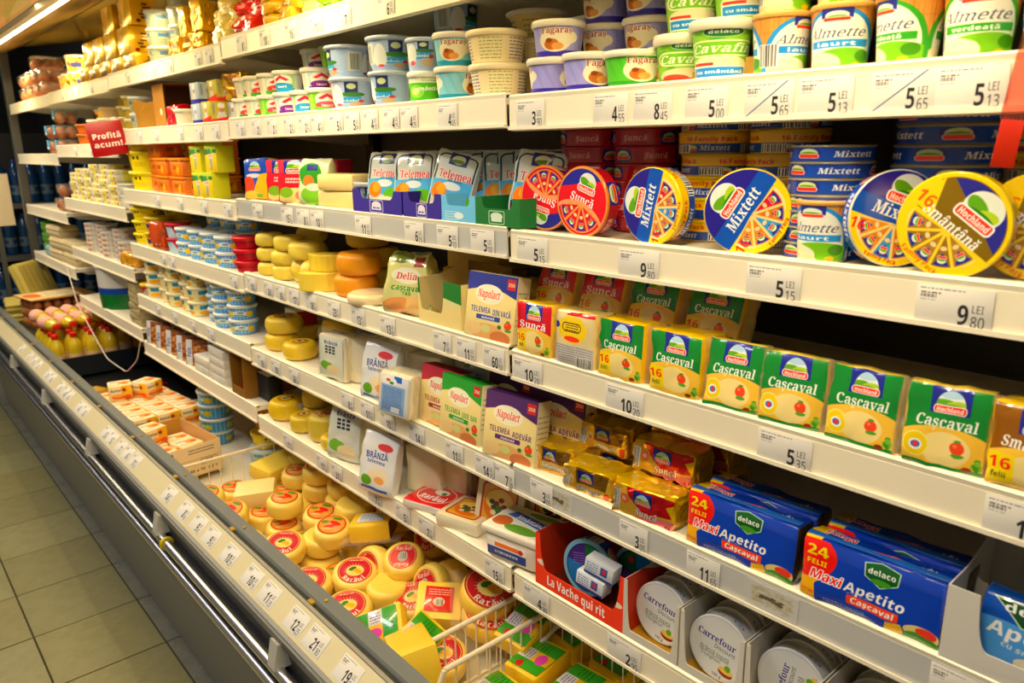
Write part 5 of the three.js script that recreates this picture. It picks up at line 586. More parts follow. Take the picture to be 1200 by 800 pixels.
// ================= second section =================
const tuck = (k, rows, o = {}) => rows.forEach(([z, y, set, label, more]) => put(k, z, y, set, label, { ...o, ...(more || {}) }));
{ // --- second shelf
  const y = LEV.B[1];
  const cream = tubKind('cream coloured tub with small print', 0.054, 0.058, A.creamW, 0xf2e2bc), turq = tubKind('turquoise cheese tub', 0.042, 0.062, A.fagT, 0xe9e2d4), gy = tubKind('bright green yogurt tub', 0.034, 0.06, A.greenY, 0xeef0e4, { taper: 0.9 });
  const lb = tubKind('pale blue sour cream tub', 0.049, 0.071, A.ltBlue, 0xc4cfe2, { bulge: true, taper: 0.8, lidH: 0.005, rl: 0.005 }), lbs = tubKind('narrow pale blue tub with green lettering', 0.035, 0.065, A.ltBlue, 0xc4cfe2, { taper: 0.9, lidH: 0.005 });
  tuck(cream, [[-1.128, y, 0.012, '@, lower of two at the rail joint', { face: -0.6 }], [-1.134, y + 0.0585, 0.012, '@, upper of two at the rail joint', { face: -0.9 }]]);
  tuck(turq, [[-1.242, y, 0.012, '@, lower of two beside the cream tubs', { face: 1.0 }], [-1.243, y + 0.062, 0.012, '@, upper of two beside the cream tubs', { face: -0.2 }]]);
  put(gy, -1.338, y, 0.012, '@ under a narrow pale blue one', { face: -0.2 }); put(lbs, -1.342, y + 0.06, 0.014, '@ on the green yogurt tub', { face: 0.9 });
  [[-1.478, 0, 0.4], [-1.482, 1, 1.2], [-1.655, 0, 0.9], [-1.668, 1, -0.3]].forEach(([z, l, f], i) => put(lb, z, y + l * 0.0715, 0.01, `@, ${l ? 'upper' : 'lower'} of the ${i < 2 ? 'pair beside the green yogurt tub' : 'pair beside the small fruit tubs'}`, { face: f }));
  for (const [z, n, w] of [[-1.39, 3, 'the dark stack behind the green yogurt'], [-1.56, 2, 'the dark stack between the pale pairs'], [-1.74, 2, 'the dark stack behind the fruit tubs']]) stack(lb, z, y, 0.12, n, w, { turn: 1 + z });
  const sm = { G: tubKind('small green fruit yogurt tub', 0.04, 0.056, A.smG, 0xe6e4d4, { taper: 0.85 }), B: tubKind('small blue-banded fruit yogurt tub', 0.04, 0.056, A.smB, 0xe9e6da, { taper: 0.85 }), P: tubKind('small purple-banded fruit yogurt tub', 0.04, 0.057, A.smP, 0xe9e6da, { taper: 0.85 }), W: tubKind('small cream fruit yogurt tub', 0.038, 0.056, A.smW, 0xe6e0cc, { taper: 0.85 }) };
  [['G', -1.782, 0.2], ['B', -1.876, -0.1], ['P', -1.975, 0.05], ['G', -2.075, 0.3], ['W', -2.165, 0.5], ['W', -2.25, 0.2]].forEach(([c, z, f], i) => put(sm[c], z, y, 0.012, `@ in the front row, ${['beside the pale blue tubs', 'second along', 'third along', 'fourth along', 'fifth along', 'last at the joint'][i]}`, { face: f }));
  [['P', -1.885, 0.35, 0.05], ['B', -1.985, -0.6, 0.02], ['W', -2.085, 0.4, 0.02], ['W', -2.18, 0.3, 0.02], ['W', -2.25, 0.5, 0.02]].forEach(([c, z, f, s], i) => put(sm[c], z, y + 0.057, s, `@ on the upper row, ${['first from the pale blue tubs', 'second along', 'third along', 'fourth along', 'last at the joint'][i]}`, { face: f }));
  [-1.87, -1.975].forEach((z, i) => stack(i ? sm.P : sm.G, z, y, 0.1, 3, 'the shaded rear stack ' + ['nearer the pale blue tubs', 'farther along'][i], { face: 0.2 }));
  [[-1.204, '4', '45', 'below the turquoise tubs'], [-1.334, '4', '25', 'below the green yogurt tub'], [-1.4, '4', '25', 'next to the green yogurt tag'], [-1.483, '4', '10', 'below the first pale blue pair'], [-1.56, '5', '09', 'between the pale blue pairs'], [-1.635, '5', '09', 'below the second pale blue pair'], [-1.728, '4', '10', 'below the first fruit tub'], [-1.795, '2', '15', 'second of the fruit tub tags'], [-1.88, '2', '10', 'third of the fruit tub tags'], [-1.98, '2', '10', 'fourth of the fruit tub tags'], [-2.08, '2', '35', 'fifth of the fruit tub tags'], [-2.19, '3', '55', 'last tag before the joint']].forEach(([z, a, b, w]) => priceTag('B', 1, z, a, b, w));
}
{ // --- third shelf
  const y = LEV.C[1], tk = (c, cell, w, col0, ins) => trayKind(c, w, 0.052, 0.085, 0.22, cell, col0, ins, { cut: [0.15, 0.85, 0.62] });
  put(tk('dark purple card tray', A.trayP, 0.205, 0x33248a, 0xd8b88c), -1.482, y, 0.002, '@, wider of two, beside the grey tub');
  put(tk('dark purple card tray', A.trayP, 0.135, 0x33248a, 0xd8b88c), -1.306, y, 0.002, '@, narrower of two, beside the pale blue tray');
  put(tk('pale blue card tray', A.trayB, 0.108, 0x7cc4ee, 0xc8d8e0), -1.182, y, 0.002, '@, nearly empty, between purple and green');
  put(tk('dark green card tray', A.trayG, 0.125, 0x1c7038, 0xd8c08c), -1.065, y, 0.002, '@ at the rail joint');
  const tp = [0, 1].map((i) => pouchKind('telemea cheese pouch with blue and orange print', A.telemea, 0.1, 0.132, 0.02, { seed: 3 + i * 5, side: 0xcfd2cc }));
  put(tp[0], -1.505, y + 0.003, 0.028, '@, first in the wide purple tray', { tilt: -0.22, turn: 0.35 }); put(tp[1], -1.392, y + 0.003, 0.03, '@, second in the wide purple tray', { tilt: -0.2, turn: 0.4 }); put(tp[0], -1.28, y + 0.003, 0.035, '@, leaning sideways in the narrow purple tray', { tilt: -0.2, turn: 0.45, roll: -0.22 }); put(tp[1], -1.035, y + 0.003, 0.05, '@, standing in the green tray', { tilt: -0.22, turn: 0.4, roll: -0.12 });
  for (let i = 0; i < 7; i++) put(tp[i % 2], -1.31 + i * 0.036, y + 0.003, 0.1 + i * 0.012, `@, ${['first', 'second', 'third', 'fourth', 'fifth', 'sixth', 'last'][i]} of the upright row behind the trays`, { tilt: -0.12, turn: 0.75 });
  for (let i = 0; i < 4; i++) put(tp[i % 2], -1.53 + i * 0.06, y + 0.003, 0.085, `@, ${['first', 'second', 'third', 'last'][i]} at the wide tray rear`, { tilt: -0.1, turn: 0.4 });
  const bp = cartonKind('cheese_pack', 'blue and yellow toast cheese pack', 0.1, 0.118, 0.05, { front: A.blueP }, 0xe2b83c, { fin: 'film', seg: [6, 6, 4], r: 0.008, crinkle: 0.0022, freq: 45, seed: 2, cat: 'cheese pack', body: 'film_pack', colors: { top: 0x2250b0, right: 0xe2b83c } });
  const pp = cartonKind('cheese_pack', 'pink and red toast cheese pack', 0.12, 0.116, 0.06, { front: A.pinkP }, 0xc83048, { fin: 'film', seg: [6, 6, 4], r: 0.008, crinkle: 0.0024, freq: 45, seed: 5, cat: 'cheese pack', body: 'film_pack' });
  put(bp, -2.16, y, 0.01, '@ leaning at the section joint', { turn: 0.35, tilt: -0.12, roll: 0.05 }); put(pp, -2.03, y, 0.03, '@, half hidden behind its twin', { turn: 0.5, tilt: -0.05 }); put(pp, -1.915, y, 0.01, '@, facing out beside the green bag', { turn: 0.45, tilt: -0.06 }); put(pp, -1.9, y, 0.09, '@, in shade behind the other two', { turn: 0.2 });
  put(pouchKind('clear bag of cheese with green leaf print', A.greenBag, 0.1, 0.118, 0.035, { seed: 8, side: 0xd8d8b0 }), -1.805, y, 0.008, '@ beside the cream slabs', { turn: 0.35, tilt: -0.1 });
  const slabK = cartonKind('cheese_block', 'plain pale cheese slab', 0.15, 0.042, 0.1, {}, 0xf0d898, { fin: 'wax', seg: [4, 2, 3], r: 0.006, crinkle: 0.0012, seed: 3, cat: 'cheese', body: 'slab_body' });
  put(slabK, -1.71, y, 0.02, '@, lower of two by the grey tub', { turn: 0.1 }); put(slabK, -1.7, y + 0.043, 0.012, '@, upper of two by the grey tub', { turn: 0.15, scale: 0.94 });
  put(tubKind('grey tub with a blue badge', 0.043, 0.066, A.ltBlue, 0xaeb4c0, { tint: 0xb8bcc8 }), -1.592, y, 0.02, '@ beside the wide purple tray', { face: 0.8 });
  [[0, 0], [1, 0.02], [2, -0.02]].forEach(([i, t]) => put(slabK, -1.72 + i * 0.03, y + i * 0.043, 0.28, `@ in the dark at the rear, ${LEVEL[3][i]} of three`, { turn: 0.2 + t }));
  // open rail with single tags
  [[-1.541, '11', '10', 'below the wide purple tray'], [-1.333, '6', '25', 'below the narrow purple tray'], [-1.216, '5', '10', 'below the pale blue tray'], [-1.106, '5', '10', 'below the green tray'], [-1.765, '10', '25', 'below the pale slabs'], [-1.842, '8', '55', 'below the green leaf bag'], [-1.935, '15', '30', 'below the pink packs'], [-2.126, '11', '45', 'below the blue toast pack']].forEach(([z, a, b, w]) => priceTag('C', 1, z, a, b, w, { w: 0.07 }));
}
{ // --- fourth shelf: small wheels, bag, cartons
  const y = LEV.D[1];
  const pale = [0, 1].map((i) => wheelKind('small pale yellow cheese wheel', 0.045, 0.042, 0xead264, null, { seed: i * 7 })), big = wheelKind('broad yellow cheese wheel', 0.058, 0.054, 0xe0c450, null, { seed: 3 }), org = wheelKind('broad orange cheese wheel', 0.057, 0.056, 0xeca040, null, { seed: 9 });
  for (let i = 0; i < 3; i++) put(pale[i % 2], -2.19, y + i * 0.0435, 0.01, `@, ${LEVEL[3][i]} in the pile at the joint`, { scale: 0.9 });
  for (let i = 0; i < 3; i++) put(pale[(i + 1) % 2], -2.075 + (i === 2 ? 0.015 : 0), y + i * 0.0425, 0.008 + (i === 2 ? 0.005 : 0), `@, ${LEVEL[3][i]} in the second pile`);
  put(pale[0], -2.09, y + 0.1, 0.1, '@, in shade topping the rear pile'); stack(pale[1], -2.09, y, 0.1, 2, 'the shaded rear pile', { step: 0.05 });
  put(pale[1], -1.965, y + 0.068, 0.02, '@, resting across the wheels on edge', { scale: 1.15 });
  const edge = (a) => { const k = wheelKind('small pale yellow cheese wheel', 0.036, 0.04, 0xe8ce5c, null, { seed: a }); k.o.children.forEach((m) => { m.geometry = m.geometry.clone(); rot(mv(m.geometry, 0, -0.02, 0), 0, 0, PI2).translate(0, 0.036, 0); }); k.d = 0.072; return k; };
  put(edge(1), -1.985, y, 0.02, '@ standing on edge, first of two', { turn: 0.5 }); put(edge(5), -1.915, y, 0.015, '@ standing on edge, second of two', { turn: 0.3 });
  put(wedgeKind('cut yellow cheese half', 0.07, 0.05, 2.4, 0xead060), -1.83, y, 0.01, '@ beside the orange wheels', { turn: 1.2 }); put(wedgeKind('cut yellow cheese half', 0.06, 0.045, 2.6, 0xe8cc58), -1.83, y + 0.051, 0.03, '@ on top of the other half', { turn: 0.8 });
  put(org, -1.71, y, 0.012, '@, lower of two'); put(org, -1.695, y + 0.0565, 0.014, '@, upper of two'); stack(big, -1.775, y, 0.12, 2, 'the rear pile behind orange wheels', { step: 0.055 }); put(big, -1.79, y + 0.11, 0.1, '@, topping the rear pile behind orange wheels'); put(org, -1.62, y, 0.12, '@, alone in the shade at the rear');
  put(wheelKind('flat round cheese in white paper', 0.06, 0.024, 0xeedcb4, null), -1.6, y, -0.012, '@ with a red mark, overhanging the rail');
  put(pouchKind('tall bag of grated cheese, crumpled at the top', A.raclette, 0.15, 0.14, 0.05, { narrow: 0.34, seed: 11, side: 0xd8cc80, crinkle: 0.004, seal: 0.9, sealC: 0x6a7a3a }), -1.405, y, 0.01, '@, beside the open carton', { turn: 0.3, tilt: -0.1 });
  const oc = trayKind('cream card carton with a green rim, torn open', 0.15, 0.098, 0.12, 0.14, art(2, 160, 112, (g, w, h) => { fill(g, '#f0deA0', 0, 0, w, h); fill(g, '#2a7a34', 0, 0, w, h * 0.42); poly(g, '#e6e0a8', [[0, h * 0.34], [w * 0.3, h * 0.4], [w * 0.6, h * 0.34], [w, h * 0.42], [w, h * 0.5], [0, h * 0.5]]); }), 0xf0dea0, 0x8a6a30, { cut: [0.02, 0.62, 0.3] });
  put(oc, -1.262, y, 0.006, '@ beside the blue telemea box');
  const nb = cartonKind('cheese_carton', 'cream telemea box with a dark blue top', 0.14, 0.128, 0.036, { front: A.napo.blue, right: A.napoSide }, 0xefe4bc, { r: 0.002, cat: 'cheese carton' });
  put(nb, -1.105, y, 0.004, '@ at the section joint', { tilt: -0.16, turn: 0.05 });
  const bx = cartonKind('cheese_carton', 'plain yellowish cheese carton', 0.17, 0.09, 0.12, {}, 0xd2b868, { r: 0.003, cat: 'cheese carton', flap: 0xdcc478 });
  put(bx, -1.12, y, 0.1, '@ behind the blue-topped box'); put(bx, -1.37, y, 0.16, '@ in the shade behind the bag'); put(bx, -1.36, y + 0.093, 0.17, '@ stacked in the shade behind the bag', { turn: 0.1 });
  [[-1.59, '13', '25', 'below the overhanging round cheese'], [-1.457, '13', '60', 'below the grated cheese bag'], [-1.246, '7', '35', 'below the torn carton'], [-1.165, '11', '75', 'between carton and telemea box'], [-1.078, '60', '50', 'last before the joint'], [-1.71, '23', '10', 'below the orange wheels'], [-1.833, '18', '10', 'below the cut halves'], [-1.934, '17', '20', 'below the wheels on edge'], [-2.02, '36', '60', 'below the second wheel pile'], [-2.1, '24', '60', 'below the gap between wheel piles'], [-2.22, '18', '30', 'first after the joint']].forEach(([z, a, b, w]) => priceTag('D', 1, z, a, b, w));
}
{ // --- fifth shelf: wheels, white cheese, telemea boxes
  const y = LEV.E[1];
  const w1 = wheelKind('yellow cheese wheel', 0.058, 0.05, 0xeccc58, A.goldLab, { lab: 0.55, seed: 4 }), w2 = wheelKind('yellow cheese wheel', 0.05, 0.05, 0xe8c650, A.goldLab, { lab: 0.5, seed: 8 });
  put(w2, -2.2, y, 0.02, '@, under the broader one at the joint'); put(w1, -2.2, y + 0.0515, 0.025, '@, broad one on top at the joint'); put(w1, -2.3 + 0.03, y, 0.14, '@, in the shade at the joint'); put(w2, -2.055, y, 0.012, '@ with gold label, alone at the front'); put(w2, -2.02, y, 0.125, '@, lower one behind the white blocks'); put(w2, -2.02, y + 0.051, 0.12, '@, upper one behind the white blocks', { tilt: -0.2 });
  put(cartonKind('cheese_carton', 'small white carton with a red stripe', 0.09, 0.05, 0.07, {}, 0xe8e0cc, { colors: { right: 0xb03a3a }, cat: 'cheese carton' }), -2.27, y + 0.0515, 0.14, '@ on the shaded wheel at the joint');
  const wb = [0, 1].map((i) => blockKind('white cheese block in clear film', i ? null : A.pouchK, 0.125, 0.135, 0.06, { seed: 2 + i, side: 0xf0e6cc }));
  put(wb[0], -1.785, y, 0.016, '@ with printed label, foremost', { turn: 0.15, tilt: -0.06 }); put(wb[1], -1.7, y, 0.06, '@, plain one behind the labelled block', { turn: 0.5 }); put(wb[1], -1.63, y, 0.12, '@, plain one in the shade', { turn: 0.4 });
  put(pouchKind('white cheese pouch with blue lettering', A.pouchB, 0.125, 0.148, 0.03, { seed: 6, side: 0xe6e4de }), -1.545, y - 0.002, 0.004, '@, standing tall on the fifth shelf', { turn: 0.15, tilt: -0.2 });
  put(blockKind('white cheese block in a torn blue label', A.pouchS, 0.11, 0.115, 0.07, { seed: 7, side: 0xf0e8d4 }), -1.42, y + 0.001, -0.03, '@, hanging over the shelf edge', { turn: 0.25, tilt: -0.1, roll: -0.06 });
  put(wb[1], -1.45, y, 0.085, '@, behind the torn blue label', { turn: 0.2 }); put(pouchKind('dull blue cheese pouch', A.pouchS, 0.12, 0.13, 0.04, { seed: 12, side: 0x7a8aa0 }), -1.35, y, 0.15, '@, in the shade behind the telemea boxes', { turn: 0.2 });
  const nk = (c, n, top) => cartonKind('cheese_carton', n, 0.137, 0.132, 0.04, { front: c, right: A.napoSide }, 0xefe4bc, { r: 0.002, colors: { top }, cat: 'cheese carton' });
  put(nk(A.napo.red, 'cream telemea box with a wine red top', 0xa81a34), -1.3, y, 0.016, '@, partly behind the green one', { tilt: -0.14, turn: 0.05 }); put(nk(A.napo.green, 'cream telemea box with a green top', 0x2c9a30), -1.208, y, 0.004, '@ on the fifth shelf', { tilt: -0.12, turn: 0.0 });
  const np = nk(A.napo.purple, 'cream telemea box with a purple top', 0x4b1f5e); put(np, -1.052, y, 0.004, '@ at the rail joint', { tilt: -0.14, turn: 0.12 }); put(np, -1.0, y + 0.002, 0.08, '@, second one behind the first', { tilt: -0.14, turn: 0.15 }); put(np, -1.16, y, 0.1, '@, in the shade behind the green box', { tilt: -0.1 });
  [[-1.672, '8', '40', 'below the shaded white blocks'], [-1.574, '11', '35', 'below the tall white pouch'], [-1.48, '10', '65', 'below the torn label block'], [-1.357, '14', '50', 'before the stained sticker'], [-1.216, '11', '05', 'below the green-topped box'], [-1.112, '14', '25', 'below the purple-topped box'], [-1.052, '7', '78', 'last one at the joint'], [-1.98, '26', '30', 'between wheel and white blocks'], [-2.1, '39', '10', 'below the lone wheel'], [-2.2, '35', '10', 'below the piled wheels']].forEach(([z, a, b, w]) => priceTag('E', 1, z, a, b, w));
}
{ // --- lowest shelf
  const y = LEV.F[1];
  put(wheelKind('yellow cheese wheel', 0.054, 0.062, 0xf0cc4c, A.goldLab, { lab: 0.5, wrapLab: 0xd4d8e0, seed: 2 }), -2.2, y, 0.012, '@ with a white side label, at the joint', { face: 0.6 });
  const ol = wheelKind('olive yellow cheese wheel', 0.045, 0.05, 0xdcc050, A.goldLab, { lab: 0.5, seed: 6 });
  stack(ol, -2.1, y, 0.08, 2, 'the pile behind the labelled wheel', { step: 0.051 }); put(ol, -2.055, y, 0.012, '@, small front one with a dark spot'); put(wheelKind('olive yellow cheese wheel with dark top', 0.05, 0.078, 0xdcc458, A.trayCh, { lab: 0.7, wrapLab: 0xe2ddd0, seed: 3 }), -1.945, y, 0.02, '@ and a side label', { face: 0.4 }); put(ol, -1.86, y, 0.004, '@, low one beside the printed pouch', { scale: 0.8 });
  put(pouchKind('clear pouch of white cheese with black printed squares', A.pouchK, 0.115, 0.15, 0.036, { seed: 4, side: 0xe4dcb4 }), -1.755, y, 0.012, '@, lowest shelf', { turn: 0.3, tilt: -0.18 });
  const wb = blockKind('white cheese block in clear film', null, 0.12, 0.135, 0.05, { seed: 9, side: 0xe8dcb8 });
  put(wb, -1.68, y, 0.07, '@, first behind the printed pouches', { turn: 0.3 }); put(wb, -1.44, y, 0.06, '@, second behind the printed pouches', { turn: 0.3 }); put(wb, -1.38, y, 0.1, '@, third behind the printed pouches', { turn: 0.2 });
  put(pouchKind('white cheese pouch with blue lettering', A.pouchB, 0.125, 0.15, 0.026, { seed: 16, side: 0xe6e4de }), -1.535, y - 0.008, -0.022, '@, sagging over the lowest shelf edge', { turn: 0.2, tilt: -0.25 });
  const rf = cartonKind('cheese_pack', 'flat red cheese pack with a white edge', 0.13, 0.024, 0.11, { top: A.redFlat }, 0xe8e0d8, { fin: 'film', seg: [5, 2, 5], r: 0.006, crinkle: 0.002, cat: 'cheese pack', body: 'film_pack', seed: 3 });
  put(rf, -1.37, y, 0.004, '@, lower one at the front', { turn: 0.3 }); put(rf, -1.34, y, 0.13, '@, shaded one farther in', { turn: 0.1, tilt: 0.2 });
  const fb = cartonKind('cheese_pack', 'white tray of cheese with an orange printed top', 0.12, 0.034, 0.11, { top: A.trayCh }, 0xece4cc, { fin: 'film', seg: [4, 2, 4], r: 0.008, cat: 'cheese pack', body: 'film_pack' }), fs = cartonKind('cheese_pack', 'white tray of cheese with an orange printed front', 0.125, 0.125, 0.04, { front: A.trayCh }, 0xe6dcb4, { fin: 'film', seg: [4, 4, 2], r: 0.01, cat: 'cheese pack', body: 'film_pack', colors: { right: 0xd8c070 } });
  put(fb, -1.245, y, 0.006, '@, lying flat', { turn: 0.25 }); put(fs, -1.165, y, 0.06, '@, standing and leaning back', { tilt: -0.3, turn: 0.35 }); put(fs, -1.06, y, 0.13, '@, standing in the shade', { tilt: -0.15, turn: 0.3 });
  const rt = kind('cheese_tub', 'tub', 'white rectangular tub with a printed lid', [0.15, 0.078, 0.115], (g) => {
    part('tub_body', softBox(0.142, 0.062, 0.108, { seg: [4, 3, 3], r: 0.014, color: 0xf0e8da, bend: (q, a, b) => { const s = 0.94 + 0.06 * (b + 1) / 2; q.x *= s; q.z *= s; } }), mat('plastic'), g);
    part('front_label', softBox(0.1, 0.034, 0.001, { faces: { front: A.wtBand }, color: 0xf0e8dc, r: 0.0003 }).translate(-0.008, 0.014, 0.0535), mat('plastic', 2), g);
    const l = part('lid', softBox(0.15, 0.016, 0.115, { seg: [3, 1, 3], r: 0.006, faces: {}, color: 0xf4eee2 }), mat('plastic'), g); l.position.y = 0.06; part('lid_print', softBox(0.13, 0.001, 0.096, { faces: { top: A.wtLid }, color: 0xf0e8dc, r: 0.0003 }).translate(0, 0.016, 0), mat('plastic', 2), l);
  });
  put(rt, -1.052, y, -0.002, '@ beside the red tray', { turn: 0.18 });
  [[-1.564, '7', '45', 'below the sagging pouch'], [-1.433, '5', '25', 'below the flat red pack'], [-1.336, '7', '60', 'below the flat cheese tray'], [-1.088, '15', '25', 'below the white rectangular tub'], [-1.845, '17', '30', 'below the small olive wheel'], [-1.76, '31', '30', 'below the black-squared pouch'], [-2.06, '11', '30', 'below the spotted wheel']].forEach(([z, a, b, w]) => priceTag('F', 1, z, a, b, w));
}
// ================= farther sections =================
const rectTub = (desc, w, h, d, cell, body, lid, o = {}) => kind(o.name || 'rectangular_tub', 'tub', desc, [w, h, d], (g) => {
  part('tub_body', softBox(w * 0.95, h * 0.86, d * 0.95, { seg: [3, 3, 3], r: 0.01, faces: cell ? { front: cell, right: cell } : {}, color: body }), mat('plastic', cell ? cell.n : 0), g);
  const l = part('lid', softBox(w, h * 0.16, d, { seg: [2, 1, 2], r: 0.004, color: lid }), mat('plastic'), g); l.position.y = h * 0.84;
});
const eggG = (() => { const p = []; for (let i = 0; i <= 12; i++) { const t = i / 12 * PI; p.push(new THREE.Vector2(Math.sin(t) * 0.024 * (1 - 0.16 * -Math.cos(t)), 0.031 - Math.cos(t) * 0.031)); } return new THREE.LatheGeometry(p, 16); })();
const eggMs = [0xc06a32, 0xb85f2c, 0xcc7a42].map((c) => new THREE.MeshPhysicalMaterial({ color: c, roughness: 0.45 }));
let eggN = 0;
function egg(x, y, z, label, group, s = 1) { const m = new THREE.Mesh(eggG, eggMs[eggN++ % 3]); m.name = numbered('egg'); m.userData = { label, category: 'egg', group }; m.position.set(x, y, z); m.scale.setScalar(s); m.castShadow = m.receiveShadow = true; scene.add(m); return m; }
const eggPack = (desc, nx, nz, o = {}) => kind('egg_carton', 'egg carton', desc, [nx * 0.054, 0.074, nz * 0.054], (g) => {
  const w = nx * 0.054, d = nz * 0.054, c = o.color;
  if (o.closed) { // pulp carton with a ribbed lid
    part('carton_base', softBox(w, 0.034, d, { seg: [nx * 2, 2, nz * 2], r: 0.004, color: c, bend: (q, a, b) => { if (b < 0) { q.x *= 0.95; q.z *= 0.92; q.y += 0.004 * Math.cos(q.x / 0.054 * 2 * PI); } } }), mat('paper'), g);
    const l = part('carton_lid', softBox(w * 1.02, 0.03, d * 1.02, { seg: [nx * 3, 2, nz * 2], r: 0.006, color: o.lidC ?? c, faces: o.top ? { top: o.top } : {}, bend: (q, a, b) => { if (b > 0) { q.x *= 0.95; q.z *= 0.92; q.y += 0.002 * Math.cos(q.x / 0.054 * 2 * PI); } } }), mat('paper', o.top ? o.top.n : 0), g); l.position.y = 0.035; return;
  }
  for (let i = 0; i < nx; i++) for (let j = 0; j < nz; j++) part('egg_cup', lathe([[0.006, 0], [0.014, 0.001], [0.023, 0.026], [0.0262, 0.027]], 10, c ?? 0xe8ecea), c === undefined ? clearM : mat('paper'), g).position.set((i - (nx - 1) / 2) * 0.054, 0, (j - (nz - 1) / 2) * 0.054);
  if (o.lid !== false) part('clear_lid', softBox(w, 0.046, d, { seg: [nx, 2, nz], r: 0.008, color: 0xffffff }).translate(0, 0.026, 0), clearM, g);
  if (o.lab) { const b = part('label', softBox(0.042, 0.05, 0.001, { faces: { front: A.eggLab }, color: 0x4aa0d0, r: 0.0003 }), mat('paper', 2), g); b.position.set(0, 0.022, d / 2 + 0.001); }
});
function eggBox(k, nx, nz, x, y, z, label, eggLabel, group, turn = 0) { const c = k.o.clone(); c.name = numbered(k.name); c.userData = { label: label.replace('@', k.desc), category: k.category, group: 'egg cartons' }; c.position.set(x, y, z); c.rotation.y = -PI2 + turn; scene.add(c); c.updateMatrixWorld(); for (let i = 0; i < nx; i++) for (let j = 0; j < nz; j++) { const q = V((i - (nx - 1) / 2) * 0.054, 0.004, (j - (nz - 1) / 2) * 0.054).applyMatrix4(c.matrixWorld); egg(q.x, q.y, q.z, eggLabel, group, 0.98); } }

